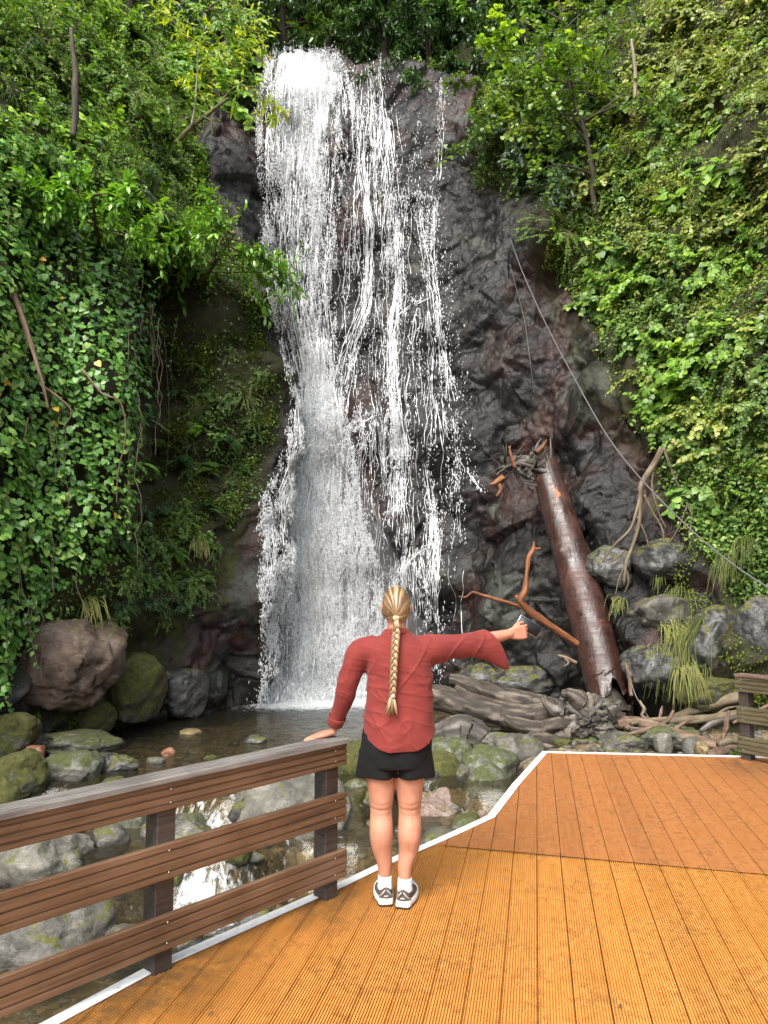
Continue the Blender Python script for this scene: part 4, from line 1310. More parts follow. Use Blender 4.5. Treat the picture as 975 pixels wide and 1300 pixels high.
# stones that nothing but their place tells apart, scattered through the stream
r_ = np.random.default_rng(77)
n_ = 0
while n_ < 95:
    x, y = r_.uniform(-5.6, 2.6), r_.uniform(7.2, 11.6)
    i, j = int((y - 1) / 18 * 299), int((x + 9) / 19 * 299)
    uv_ = proj(np.array([x, y, wl[i, j]]))
    if x < -.6 and y > 10.4 and r_.uniform() < .75: continue
    sz = r_.uniform(.09, .26) * (1.5 if r_.uniform() < .15 else 1)
    o = rock_mesh((sz, sz * r_.uniform(.7, 1), sz * r_.uniform(.5, .8)), 1000 + n_, r_.uniform(.2, .7), 4).build('stream_stone', M[('r_grey', 'r_green', 'r_dark', 'r_grey', 'r_moss')[n_ % 5]])
    o.location = (x, y, max(wl[i, j] - .03, bed[i, j]) + sz * r_.uniform(.05, .3))
    o.rotation_euler = (0, 0, r_.uniform(0, 6))
    tag(o, ('small grey stone lying in the shallow stream', 'small greenish stone lying in the shallow stream', 'small dark wet stone lying in the shallow stream', 'small grey stone lying in the shallow stream', 'small mossy stone lying in the shallow stream')[n_ % 5], 'stone',
        ('grey stones in the stream', 'greenish stones in the stream', 'dark stones in the stream', 'grey stones in the stream', 'mossy stones in the stream')[n_ % 5])
    n_ += 1
# boulders set in the right-hand rock face
for (u, v, w, h, mat, lab, ang, lift) in [
  (833,776,84,56,'r_grey','blue grey boulder under the drooping grass on the right rock face',.6,.25),
  (836,843,92,66,'r_dark','dark wet boulder below the blue grey one on the right',.7,.2),
  (900,812,80,90,'r_dark','dark boulder behind the drooping grass curtain',.5,.05),
  (966,800,70,100,'r_dark','tall dark boulder at the right edge under the cable',.5,.35),
  (770,720,70,60,'r_dark','dark rock right of the leaning log at mid height',.6,.1),
  (842,712,84,60,'r_dark','wet dark rock below the hanging roots',.6,.15),
  (905,880,90,50,'r_moss','mossy rock under the grass curtain',.5,.3),
  (662,866,96,44,'r_dark','wet dark grey boulder behind the upper driftwood log',.4,.25),
  (618,868,84,50,'r_dark','dark wet boulder behind the driftwood logs',.4,.2)]:
    p, n = surf(u, v)
    m = px_size(p)
    mb = rock_mesh((w * m / 2, w * m / 2 * .8, h * m / 2), int(u * 5 + v), ang, 5)
    o = mb.build('boulder', M[mat])
    o.location = p + n * lift * .1 - n * .12
    tag(o, lab, 'boulder')
# loose pebbles along the bed: too many to count
mb = MB()
v0, f0 = ico(2)
for k in range(2600):
    x, y = rng.uniform(-6.2, 5.6), rng.uniform(6.6, 14.5)
    if x > 1.2 and y > 13.2: continue
    i = int((y - 1) / 18 * 299); j = int((x + 9) / 19 * 299)
    z = bed[i, j]
    s = rng.uniform(.02, .07) * (1.7 if rng.uniform() < .12 else 1)
    sc3 = s * np.array([rng.uniform(.8, 1.3), rng.uniform(.7, 1.2), rng.uniform(.45, .8)])
    vv = v0 * (1 + .22 * vnoise(v0 * 1.7 + k * 3.1, 5))[:, None] * sc3
    mb.add(vv + (x, y, z + s * .2), f0)
tag(mb.build('pebbles', M['r_grey']), kind='stuff')
# ------------------------------------------------------------------ dead wood, cable
def gnarl(mb, pts, n, sides, seed, rough=.18, groove=.12, twist=1.0, oval=1.0):
    """pts rows: x, y, z, radius. A weathered log: long grooves, knots, uneven ends"""
    q = smooth_path(pts, n)
    path, rad = q[:, :3], q[:, 3]
    path = path + (rad * .35)[:, None] * np.stack([fbm(np.stack([np.linspace(0, 5, n), 0 * rad + k * 9.1, 0 * rad], -1), 3, seed + k) for k in range(3)], -1)
    store = {}
    def rf(th, s, pth):
        L = np.concatenate([[0], np.cumsum(np.linalg.norm(np.diff(pth, axis=0), axis=1))])
        T = th[None] + twist * L[:, None] * .35
        x = np.stack([np.cos(T) * 1.6, np.sin(T) * 1.6, np.broadcast_to(L[:, None] * .9, T.shape)], -1)
        g = np.stack([np.cos(T) * 5.5, np.sin(T) * 5.5, np.broadcast_to(L[:, None] * .7, T.shape)], -1)
        gr = np.abs(fbm(g, 3, seed + 7))
        store['g'] = gr
        return 1 + rough * fbm(x, 3, seed) - groove * np.exp(-gr / .10) + groove * .4
    before = len(mb.attr)
    tube(mb, path, rad, sides, True, 0.0, rfun=rf, flat=(1, oval))
    g = np.clip(store['g'] * 2.2, 0, 1).ravel()
    mb.attr[before] = np.concatenate([g, [.2, .2]])
def PY(u, v, y, r=None, rpx=None):
    p = at_y(u, v, y)
    if rpx is not None:
        r = rpx * px_size(p)
    return (*p, r)

# the big leaning trunk
top, foot = at_y(694, 592, 14.9), at_y(776, 905, 13.2)
def log_rows():
    rows = []
    for u, v, y, rp in ((686,575,15.0,17),(697,610,14.85,20),(712,660,14.6,22.5),(728,715,14.3,25),(744,770,14.0,27),(760,830,13.65,27.5),(772,875,13.4,28),(779,908,13.2,27)):
        rows.append(PY(u, v, y, rpx=rp * .93))
    return rows
trunk_root = tag(empty('leaning_log', (foot[0], foot[1], foot[2])), 'huge wet brown fallen trunk leaning against the rock face', 'log')
base = np.array(foot)
rows = np.array(log_rows()); rows[:, :3] -= base
mb = MB()
q = smooth_path(rows, 90)
def lrf(th, s, pth):
    X = np.stack([np.cos(th)[None] * 1.3 + 0 * s[:, None], np.sin(th)[None] * 1.3 + 0 * s[:, None], s[:, None] * 3 + 0 * th[None]], -1)
    Xf = np.stack([np.cos(th)[None] * 4 + 0 * s[:, None], np.sin(th)[None] * 4 + 0 * s[:, None], s[:, None] * 5 + 0 * th[None]], -1)
    Xr = np.stack([np.cos(th)[None] * .7 + 0 * s[:, None], np.sin(th)[None] * .7 + 0 * s[:, None], s[:, None] * 30 + 0 * th[None]], -1)
    edge = np.exp(-(1 - s) / .025)[:, None] * fbm(Xf * 1.6, 3, 3) * .30 + np.exp(-s / .02)[:, None] * fbm(Xf * 1.6, 3, 8) * .5
    knot = .22 * np.exp(-(((th[None] - 4.0) / .35) ** 2 + ((s[:, None] - .42) / .02) ** 2)) + .16 * np.exp(-(((th[None] - 2.2) / .3) ** 2 + ((s[:, None] - .62) / .02) ** 2))
    return 1 + .07 * fbm(X, 3, 1) + .025 * fbm(Xf, 3, 2) + .010 * fbm(Xr, 2, 4) + edge + knot
tube(mb, q[:, :3], q[:, 3], 40, False, np.linspace(1, 0, 90), rfun=lrf)
ax = unit(q[-1, :3] - q[-2, :3])
tv_ = mb.v[0].reshape(90, 40, 3)
frn = np.clip(-(tv_ - q[:, None, :3])[..., 1] / q[:, None, 3], -1, 1)
kk_ = np.clip((np.linspace(0, 1, 90) - .80) / .20, 0, 1)[:, None]
tv_ -= ax * (.30 * kk_ * np.clip(frn + .25, 0, 1.25) * (1 + .8 * fbm(tv_ * 5, 2, 6)))[..., None]
mb.build('trunk', M['log'], trunk_root, attr='tint')
# rotten hollow at the foot: a ragged cone going back into the trunk
ax = unit(q[-1, :3] - q[-2, :3])
mb = MB()
hol = [q[-1, :3] + ax * .02 - ax * k for k in (0, .12, .35, .6)]
tube(mb, hol, [q[-1, 3] * .99, q[-1, 3] * .8, q[-1, 3] * .55, .05], 40, False, .1, rfun=lambda th, s, p: 1 + .16 * fbm(np.stack([np.cos(th)[None] * 4 + 0 * s[:, None], np.sin(th)[None] * 4 + 0 * s[:, None], 6 * s[:, None] + 0 * th[None]], -1), 3, 12))
for k in range(16):
    th = rng.uniform(0, 6.28); sd = unit(np.cross(ax, [0, 1, .2])); sd2 = np.cross(ax, sd)
    r_ = q[-1, 3] * rng.uniform(.75, 1.0)
    c = q[-1, :3] + (sd * math.cos(th) + sd2 * math.sin(th)) * r_
    tube(mb, [c - ax * .12, c + ax * rng.uniform(.0, .05), c + ax * rng.uniform(.06, .16) + rng.normal(0, .02, 3)], [rng.uniform(.04, .07), .035, .006], 6, True, rng.uniform(.2, .8), flat=(1, .5))
mb.build('rotten_foot', M['drift_dark'], trunk_root, attr='tint')
# torn crown of roots and splinters at the upper end
mb = MB()
for pts_, rr, n_ in (([(690,594),(664,588),(645,590),(632,602)], (.11,.10,.07,.02), 9), ([(650,588),(640,604),(628,618)], (.06,.05,.02), 5), ([(686,590),(690,574),(693,560)], (.10,.06,.015), 5), ([(668,586),(678,574),(688,566)], (.06,.05,.02), 4), ([(655,590),(662,606),(680,614)], (.10,.08,.04), 5)):
    for k in range(n_):
        jit = rng.normal(0, .07, 3) * (1, .6, 1)
        rw = [(*(at_y(u, v, 14.75 - .05 * i) - base + jit * (1 - .3 * i) + rng.normal(0, .03, 3)), r * rng.uniform(.35, .75)) for i, ((u, v), r) in enumerate(zip(pts_, rr))]
        gnarl(mb, rw, 16, 9, int(pts_[0][0]) + k, .35, .2)
for k in range(46):
    u0, v0_ = rng.uniform(634, 692), rng.uniform(574, 602)
    p0_ = at_y(u0, v0_, 14.62) - base
    d_ = unit(rng.normal(0, 1, 3) * np.array([1, .5, .8]) + np.array([-.6, -.3, .3]))
    l_ = rng.uniform(.12, .42)
    tube(mb, [p0_, p0_ + d_ * l_ * .5 + rng.normal(0, .02, 3), p0_ + d_ * l_], [rng.uniform(.012, .04), .014, .003], 5, True, rng.uniform(0, 1), flat=(1, .5))
mb.build('torn_root', M['drift_dark'], trunk_root, attr='tint')
for pts_, rr in (([(654,594),(648,576),(646,566)], (.04,.03,.012)), ([(640,606),(630,612),(622,616)], (.06,.05,.02)), ([(682,574),(690,566),(694,558)], (.05,.035,.012)), ([(634,614),(636,622),(630,630)], (.045,.03,.01))):
    mb = MB()
    rw = [(*(at_y(u, v, 14.55 - .02 * i if u < 700 else 14.42 - .1 * i) - base), r) for i, ((u, v), r) in enumerate(zip(pts_, rr))]
    gnarl(mb, rw, 12, 9, int(pts_[1][0]), .3, .2)
    mb.build('splinter', M['orange_wood'], trunk_root, attr='tint')

def wood(name, label, cat, rows, mat, n=40, sides=18, seed=1, rough=.2, groove=.14, extra=(), group=None, extra_name='side_branch', oval=1.0):
    rows = np.array(rows, float)
    c = rows[:, :3].mean(0)
    mb = MB()
    rows[:, :3] -= c
    gnarl(mb, rows, n, sides, seed, rough, groove, oval=oval)
    o = mb.build(name, M[mat], attr='tint')
    o.location = c
    tag(o, label, cat, group)
    for i, ex in enumerate(extra):
        ex = np.array(ex, float); ex[:, :3] -= c
        m2 = MB()
        gnarl(m2, ex, max(10, n // 2), max(8, sides - 6), seed + 31 + i, rough, groove)
        m2.build(extra_name, M[mat], o, attr='tint')
    return o
D1 = 12.1
wood('driftwood_log', 'long weathered grey driftwood log lying on the rocks right of the woman', 'driftwood',
     [PY(540,884,12.6,rpx=15),PY(580,893,12.5,rpx=16),PY(620,904,12.3,rpx=16),(PY(665,912,12.15,rpx=17)),PY(705,912,12.05,rpx=16),PY(745,908,12,rpx=14)], 'drift', 80, 34, 4, .24, .20)
wood('driftwood_log', 'upper darker driftwood log slanting above the long grey one', 'driftwood',
     [PY(572,862,13.2,rpx=7),PY(600,870,13.1,rpx=10),PY(640,884,12.9,rpx=12),PY(680,894,12.7,rpx=13),PY(725,902,12.5,rpx=12)], 'drift', 60, 28, 9, .22, .2,
     [[PY(578,873,13.1,rpx=4),PY(600,886,12.95,rpx=6),PY(630,893,12.9,rpx=7)]])
wood('driftwood_log', 'twisted brown driftwood limb in front of the long grey log', 'driftwood',
     [PY(640,912,11.9,rpx=5),PY(662,922,11.8,rpx=9),PY(690,924,11.75,rpx=9),PY(715,918,11.75,rpx=10),PY(742,926,11.8,rpx=9)], 'drift', 50, 22, 15, .25, .16)
wood('driftwood_log', 'low bent driftwood root just behind the far corner of the deck', 'driftwood',
     [PY(652,945,11.3,rpx=4),PY(675,938,11.3,rpx=7),PY(700,940,11.3,rpx=8),PY(722,948,11.3,rpx=6)], 'drift', 40, 18, 21, .28, .2, [[PY(672,946,11.25,rpx=3),PY(695,950,11.2,rpx=5),PY(712,954,11.2,rpx=3)]])
wood('driftwood_chunk', 'dark mossy driftwood chunk with an arched grey top beside the black shorts', 'driftwood',
     [PY(536,938,11.2,rpx=9),PY(560,936,11.2,rpx=15),PY(592,934,11.2,rpx=19),PY(618,944,11.1,rpx=15),PY(640,956,11.0,rpx=8)], 'drift_dark', 50, 30, 27, .32, .22)
# root wad: a gnarled bole with stubs
c = at_y(742, 916, 12.0)
mb = MB()
v_, f_ = ico(6)
k = 1 + .30 * fbm(v_ * 1.6 + 3, 4, 91) - .22 * np.exp(-np.abs(fbm(v_ * 2.6, 3, 95)) / .06) + .14 * blocks(v_ * 2.4, 96, 1.2)[0] + .08 * fbm(v_ * 9, 3, 97)
mb.add(v_ * k[:, None] * np.array([.56, .42, .42]), f_, np.clip(.5 + .6 * fbm(v_ * 3, 3, 98), 0, 1))
rw = mb.build('root_wad', M['drift_dark'], attr='tint')
rw.location = c
tag(rw, 'gnarled dark root wad at the foot of the leaning trunk', 'root wad')
for i, (pts_, rr) in enumerate([([(716,905),(700,898),(690,884)], (.12,.08,.04)), ([(740,892),(726,882),(712,880)], (.12,.09,.05)), ([(770,905),(782,896),(790,890)], (.12,.07,.03)), ([(725,930),(710,938),(698,938)], (.14,.1,.06)), ([(760,935),(772,944),(784,948)], (.13,.09,.05)), ([(742,905),(748,888),(744,880)],(.11,.07,.03)), ([(730,918),(722,926),(715,934)],(.13,.1,.08))]):
    m2 = MB()
    gnarl(m2, [(*(at_y(u, v, 11.75) - c), r) for (u, v), r in zip(pts_, rr)], 18, 14, 60 + i, .35, .25)
    m2.build('root_stub', M['drift' if i % 2 else 'drift_dark'], rw, attr='tint')

wood('broken_branch', 'orange forked dead branch leaning by the phone against the trunk', 'branch',
     [PY(734,818,13.2,r=.055),PY(712,803,13.15,r=.06),PY(690,788,13.1,r=.062),PY(670,774,13.05,r=.065),PY(662,762,13.0,r=.06),PY(667,748,13.0,r=.055),PY(670,728,13.0,r=.035),PY(672,708,13.0,r=.045),PY(677,698,13.0,r=.04),PY(678,688,13.0,r=.012)],
     'orange_wood', 60, 12, 33, .2, .1, [[PY(668,772,13.02,r=.032),PY(640,764,12.98,r=.03),PY(612,756,12.95,r=.028),PY(600,752,12.95,r=.022),PY(592,758,12.95,r=.02),PY(582,757,12.95,r=.008)], [PY(662,764,13.0,r=.05),PY(656,758,12.98,r=.04),PY(655,756,12.98,r=.02)], [PY(676,697,13.0,r=.03),PY(686,696,13.02,r=.015)]])
wood('branch', 'small forked dead twig below the orange branch near the trunk', 'branch', [PY(732,842,13.0,r=.03),PY(716,834,13.0,r=.03),PY(708,832,13.0,r=.012)], 'branch', 16, 8, 35, .2, .1, [[PY(716,834,13,r=.02),PY(722,842,12.98,r=.02),PY(716,846,12.98,r=.008)]])
PILE = [
 ([(786,912,11.9,.06),(812,918,11.7,.075),(850,928,11.4,.07),(880,938,11.2,.07),(912,946,11.0,.065),(950,946,10.9,.05)], 'thickest brown branch crossing the pile from the trunk to the railing', 'branch'),
 ([(850,912,12.3,.05),(880,902,12.3,.08),(910,892,12.2,.085),(945,884,12.0,.08)], 'thick pale branch rising to the top of the right railing', 'root'),
 ([(884,902,12.5,.05),(905,890,12.5,.05),(940,882,12.5,.04)], 'thin dark branch resting on the thick pale one', 'branch'),
 ([(800,918,11.6,.03),(850,914,11.8,.06),(900,912,11.7,.065),(945,905,11.5,.06)], 'straight pale branch lying level in the middle of the pile', 'root'),
 ([(783,920,11.8,.07),(800,920,11.8,.09),(824,924,11.7,.06)], 'short broken branch stub beside the root wad', 'branch'),
 ([(786,935,11.3,.012),(815,928,11.4,.03),(845,916,11.5,.03),(855,902,11.5,.02)], 'thin reddish stick crossing in front of the pile', 'branch'),
 ([(800,926,11.5,.03),(840,928,11.5,.045),(870,938,11.3,.05),(876,950,11.1,.03)], 'dark bent branch dipping into the puddle', 'drift_dark'),
 ([(890,928,11.4,.03),(905,918,11.4,.045),(930,912,11.4,.04),(955,908,11.3,.03)], 'dark curved branch at the back of the pile near the railing', 'drift_dark'),
 ([(918,938,10.9,.03),(922,920,10.9,.04),(925,902,10.9,.02)], 'upright reddish brown stick standing before the railing', 'branch'),
 ([(837,914,12,.02),(839,904,12,.025),(841,896,12,.008)], 'short reddish stick standing in the puddle', 'branch'),
 ([(912,944,10.6,.05),(930,940,10.6,.06),(950,940,10.6,.05)], 'pale short log under the railing end', 'root'),
 ([(898,957,10.4,.03),(912,954,10.4,.06),(925,952,10.4,.04)], 'small reddish branch piece at the deck edge', 'branch'),
 ([(930,918,11,.02),(960,904,11,.03),(985,890,11,.02)], 'thin branch behind the right railing posts', 'branch'),
 ([(930,932,10.8,.02),(955,945,10.8,.035),(990,955,10.7,.02)], 'thin branch low behind the right railing planks', 'root'),
 ([(795,842,12.7,.03),(800,862,12.6,.035),(801,884,12.5,.03)], 'upright splintered stick beside the foot of the trunk', 'branch'),
 ([(812,890,12.2,.02),(818,900,12.1,.03),(815,908,12.05,.02),(824,914,12,.03)], 'crooked pale twig leaning at the back of the puddle', 'root'),
]
for i, (pts_, lab, mt) in enumerate(PILE):
    ex = []
    if i in (0, 1, 3):
        a, b = pts_[2], pts_[3]
        ex = [[PY(a[0] + 3, a[1], a[2], r=.03), PY(a[0] + 22, a[1] - 12, a[2] - .05, r=.02), PY(a[0] + 38, a[1] - 16, a[2] - .1, r=.007)]]
    wood('branch', lab, 'branch', [PY(u, v, y, r=r) for u, v, y, r in pts_], mt, 36, 12, 200 + i * 7, .22, .12, ex, 'branches of the driftwood pile')
# the steel wire by the trunk and the long cable over the rock face
def wire(name, label, cat, pts_, r, mat, n=60):
    p = np.array(pts_, float)
    c = p.mean(0)
    mb = MB()
    tube(mb, smooth_path(p - c, n), r, 7)
    o = mb.build(name, M[mat]); o.location = c
    return tag(o, label, cat)
pA, _ = surf(648, 306, .1)
mid = [at_y(u, v, y) for u, v, y in ((662,342,15.8),(690,405,14.8),(728,478,13.9),(772,555,13.0),(820,615,12.2),(880,675,11.3),(930,716,10.6),(985,752,10.0),(1060,795,9.3))]
wire('cable', 'long grey steel cable slung diagonally across the right rock face', 'cable', [pA] + mid, .012, 'cable', 120)
wire('wire', 'thin vertical wire hanging beside the upper end of the cable', 'wire', [surf(652, 335, .12)[0], surf(662, 400, .15)[0], surf(670, 450, .15)[0], surf(678, 500, .12)[0]], .009, 'cable')
wire('wire', 'short steel wire running down beside the foot of the leaning trunk', 'wire', [at_y(800, 862, 12.6), at_y(808, 885, 12.4), at_y(824, 912, 12.1)], .010, 'cable')
wire('wire', 'thin wire dangling at the torn upper end of the trunk', 'wire', [at_y(694, 575, 14.6), at_y(700, 598, 14.5), at_y(706, 612, 14.45)], .008, 'cable')
# dead roots hanging from the right slope
RT = empty('hanging_roots', at_y(836, 580, 13.2))
tag(RT, 'pale bare roots hanging from the green shrub over the right rocks', 'roots')
rb_ = at_y(836, 580, 13.2)
for i, pts_ in enumerate([[(840,570,.05),(830,590,.055),(815,615,.05),(813,632,.04),(808,650,.03),(800,672,.025),(780,692,.02),(764,715,.008)], [(813,632,.04),(812,660,.035),(804,690,.03),(795,715,.025),(792,742,.02)], [(795,715,.022),(786,735,.016),(781,755,.006)],
                           [(794,722,.02),(798,738,.016),(793,752,.006)], [(818,628,.02),(828,650,.02),(840,670,.018),(842,690,.014),(830,720,.006)], [(792,700,.018),(778,712,.012),(766,716,.005)], [(842,568,.03),(858,610,.02),(872,632,.018),(866,660,.014),(850,690,.006)],
                           [(870,636,.015),(878,655,.012),(874,680,.006)], [(808,655,.016),(820,680,.012),(824,700,.005)], [(830,590,.02),(828,620,.018),(836,650,.014),(846,672,.006)], [(866,600,.012),(884,606,.012),(900,616,.006)]]):
    m2 = MB()
    rows_ = []
    for u, v, r in pts_:
        p, n = surf(u, v)
        p = at_y(u, v, min(p[1] - .12, 13.35))
        rows_.append((*(p - rb_), r))
    gnarl(m2, rows_, 30, 8, 300 + i, .2, .1)
    m2.build('root', M['root'], RT, attr='tint')
# ------------------------------------------------------------------ foliage
UP = np.array([0, 0, 1.0])
def rand_dirs(n, r=rng):
    return unit(r.normal(0, 1, (n, 3)))

# ---- the ground cover that clothes the slopes: small leaves by face of the cliff sheet
fc = .25 * (GC[:-1, :-1] + GC[1:, :-1] + GC[:-1, 1:] + GC[1:, 1:])
fn = unit(NC[:-1, :-1] + NC[1:, 1:])
area = np.linalg.norm(np.cross(GC[1:, :-1] - GC[:-1, :-1], GC[:-1, 1:] - GC[:-1, :-1]), axis=-1)
fuv = proj(fc)
frock = .25 * (rockm[:-1, :-1] + rockm[1:, :-1] + rockm[:-1, 1:] + rockm[1:, 1:])
inview = (fc[..., 1] > 5) & (fuv[..., 0] > -380) & (fuv[..., 0] < 1360) & (fuv[..., 1] > -260) & (fuv[..., 1] < 960)
RECESS = [(150,330),(235,330),(262,420),(262,600),(235,690),(165,720),(140,640),(150,480)]
rec = in_poly(fuv, RECESS)
clump = fbm(fc * .9, 3, 201)
patch = fbm(fc * 2.2, 3, 205)
veg = np.clip(1 - frock * 1.25, 0, 1) * inview
veg *= np.where(rec, .12, 1.0) * np.clip(.8 + 1.5 * clump + .6 * patch, .08, 1.8)
high = fc[..., 2] > 16.5
def sample_faces(weight, n):
    w = (weight * area).ravel()
    i = rng.choice(len(w), n, p=w / w.sum())
    P = fc.reshape(-1, 3)[i]; N = fn.reshape(-1, 3)[i]
    J = rng.normal(0, .03, (n, 3))
    return P + J, N, i
def cover(name, mat, weight, n, kind, s0, s1, lift, droop, tone):
    P, N, i = sample_faces(weight, n)
    c = clump.ravel()[i]; q = patch.ravel()[i]
    h = np.abs(rng.normal(0, 1, n))
    P = P + N * (lift * (h * (.5 + np.clip(q + .3, 0, 1.2))))[:, None] + UP * (lift * .5 * h)[:, None]
    rd = rand_dirs(n)
    along = N * .7 + rd * .8 - UP * droop
    nrm = N * .8 + UP * .55 + rand_dirs(n) * .55
    tint = np.clip(tone + .42 * q + .30 * c + rng.normal(0, .16, n) + .10 * np.clip(h - 1, 0, 1.5), 0, .99)
    tint = np.where(rng.uniform(0, 1, n) < .006 + .5 * np.clip((-q - .32) / .15, 0, 1) * (mat == 'olive'), 1.0, tint)
    mb = MB()
    add_leaves(mb, P, along, nrm, rng.uniform(s0, s1, n), kind, tint)
    o = mb.build(name, M[mat], attr='tint')
    tag(o, kind='stuff')
    return o
right = (fc[..., 0] > 1.5)
left = ~right
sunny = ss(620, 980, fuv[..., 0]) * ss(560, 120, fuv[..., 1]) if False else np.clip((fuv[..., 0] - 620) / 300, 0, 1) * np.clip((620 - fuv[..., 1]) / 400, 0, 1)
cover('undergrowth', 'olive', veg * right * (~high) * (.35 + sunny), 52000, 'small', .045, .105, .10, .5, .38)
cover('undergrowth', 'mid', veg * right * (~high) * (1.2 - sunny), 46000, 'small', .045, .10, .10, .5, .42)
ivyr = in_poly(fuv, [(840,560),(1100,380),(1100,720),(960,760),(890,690)])
cover('ground_ivy', 'mid', veg * ivyr, 9000, 'ivy', .05, .085, .06, .8, .5)
cover('undergrowth', 'bright', veg * left * (~high) * (fuv[..., 1] < 300), 30000, 'small', .05, .11, .12, .5, .5)
cover('undergrowth', 'mid', veg * left * (~high), 40000, 'small', .045, .09, .09, .5, .38)
cover('undergrowth', 'dark', veg * high * (fuv[..., 1] < 260), 26000, 'small', .10, .2, .2, .4, .5)
# scraggy moss and tiny leaves on the buttress left of the fall and about the bare rock
mossw = in_poly(fuv, [(225,330),(320,380),(350,470),(345,560),(315,610),(285,690),(240,760),(170,700),(215,520)]).astype(float) * np.clip(.3 + 2 * patch, 0, 1)
cover('moss', 'moss_tuft', mossw + .25 * in_poly(fuv, [(60,740),(150,760),(160,930),(60,930)]), 15000, 'small', .03, .075, .03, 1.0, .45)
cover('moss', 'moss_tuft', in_poly(fuv, [(700,262),(740,280),(720,350),(690,340)]) + .6 * in_poly(fuv, [(840,690),(980,690),(980,900),(900,880)]) * np.clip(.2 + 2 * patch, 0, 1), 5000, 'small', .03, .07, .03, 1.0, .5)

# ---- shrub prototypes: stems as one part, foliage as the other
def shrub_meshes(name, kind, mat, n_stem, L, leaf, per, droop=.35, upb=.55, spread=1.0, seed=1, pair=True, tone=.5, fork=2):
    r = np.random.default_rng(seed)
    st_, lf = MB(), MB()
    pos, alo, nrm, siz, tin = [], [], [], [], []
    for k in range(n_stem):
        d = unit(np.array([r.normal(0, spread), r.normal(0, spread), upb + r.normal(0, .35)]))
        l = L * r.uniform(.55, 1.1)
        n = 10
        t = np.linspace(0, 1, n)[:, None]
        bend = r.normal(0, .18, 3)
        pth = d * l * t + bend * l * t ** 2 - UP * droop * l * t ** 2.2
        tube(st_, pth, np.linspace(.012, .003, n) * (L ** .5), 5, False)
        subs = [(pth, 1.0)]
        for f in range(fork):
            i0 = r.integers(3, 8)
            d2 = unit(unit(pth[i0] - pth[i0 - 1]) + r.normal(0, .7, 3))
            l2 = l * r.uniform(.3, .55)
            p2 = pth[i0] + d2 * l2 * t + r.normal(0, .12, 3) * l2 * t ** 2 - UP * droop * l2 * t ** 2
            tube(st_, p2, np.linspace(.006, .002, n) * (L ** .5), 4, False)
            subs.append((p2, .7))
        shade = r.normal(0, .13)
        for pth_, w in subs:
            m = max(3, int(per * w))
            tt = np.linspace(.22, 1.0, m)
            for j, q in enumerate(tt):
                i = min(int(q * (n - 1)), n - 2)
                p = pth_[i] + (pth_[i + 1] - pth_[i]) * (q * (n - 1) - i)
                ta = unit(pth_[i + 1] - pth_[i])
                sd = unit(np.cross(ta, UP) + 1e-3)
                for s in ((-1, 1) if pair else (1 if j % 2 else -1,)):
                    a = ta * r.uniform(.35, .8) + sd * s * r.uniform(.6, 1.0) + r.normal(0, .22, 3) - UP * .18
                    pos.append(p + r.normal(0, .006, 3)); alo.append(a)
                    nrm.append(UP * 1.0 + d * .35 + r.normal(0, .38, 3)); siz.append(leaf * r.uniform(.55, 1.15) * (1 - .25 * q)); tin.append(tone + shade + r.normal(0, .15) + .18 * (q - .5))
    add_leaves(lf, np.array(pos), np.array(alo), np.array(nrm), np.array(siz), kind, np.clip(tin, 0, .97))
    return st_.mesh(name + '_stem'), lf.mesh(name + '_foliage', True, 'tint'), mat
def proto(kind, key, **kw):
    return shrub_meshes(key, kind, **kw)
PRO = {
 'broad':  shrub_meshes('broad', 'broad', 'bright', 15, 1.0, .16, 9, seed=11, tone=.5),
 'broad2': shrub_meshes('broadb', 'broad', 'mid', 15, 1.0, .15, 9, seed=12, tone=.5),
 'olive':  shrub_meshes('olive', 'broad', 'olive', 17, .9, .13, 9, seed=13, tone=.5),
 'olive2': shrub_meshes('oliveb', 'lance', 'olive', 17, .9, .15, 10, seed=17, tone=.5),
 'small':  shrub_meshes('small', 'small', 'mid', 22, .9, .095, 14, seed=14, tone=.5),
 'smallb': shrub_meshes('smallb', 'small', 'bright', 22, .9, .10, 14, seed=18, tone=.45),
 'big':    shrub_meshes('big', 'ivy', 'bright', 11, .9, .30, 4, seed=21, tone=.55, fork=1, pair=False),
 'bigb':   shrub_meshes('bigb', 'broad', 'mid', 11, 1.0, .27, 5, seed=22, tone=.6, fork=1),
 'dark':   shrub_meshes('dark', 'lance', 'dark', 24, 1.1, .13, 14, seed=15, tone=.5),
 'feather':shrub_meshes('feather', 'lance', 'mid', 26, 1.1, .075, 26, droop=.55, upb=.8, seed=16, tone=.55, fork=1),
 'featherb':shrub_meshes('featherb', 'lance', 'bright', 24, 1.1, .08, 26, droop=.6, upb=.8, seed=19, tone=.4, fork=1),
}
for kx, (a, b, m) in PRO.items():
    a.materials.append(M['twig']); b.materials.append(M[m])
def plant(key, p, scale, label, cat='shrub', name='shrub', group=None, tilt=(0, 0), rz=None):
    a, b, m = PRO[key]
    root = empty(name, p, rng.uniform(0, 6.28) if rz is None else rz)
    root.scale = (scale, scale, scale)
    root.rotation_euler[0], root.rotation_euler[1] = tilt
    s = obj('stem', a, None, root); f = obj('foliage', b, None, root)
    return tag(root, label, cat, group)
def lean(n, k=.55):
    """turn an upright plant outwards from the slope"""
    d = unit(UP * (1 - k) + np.asarray(n) * k)
    return (-math.asin(np.clip(d[1], -1, 1)) * 1.0, math.asin(np.clip(d[0], -1, 1)))
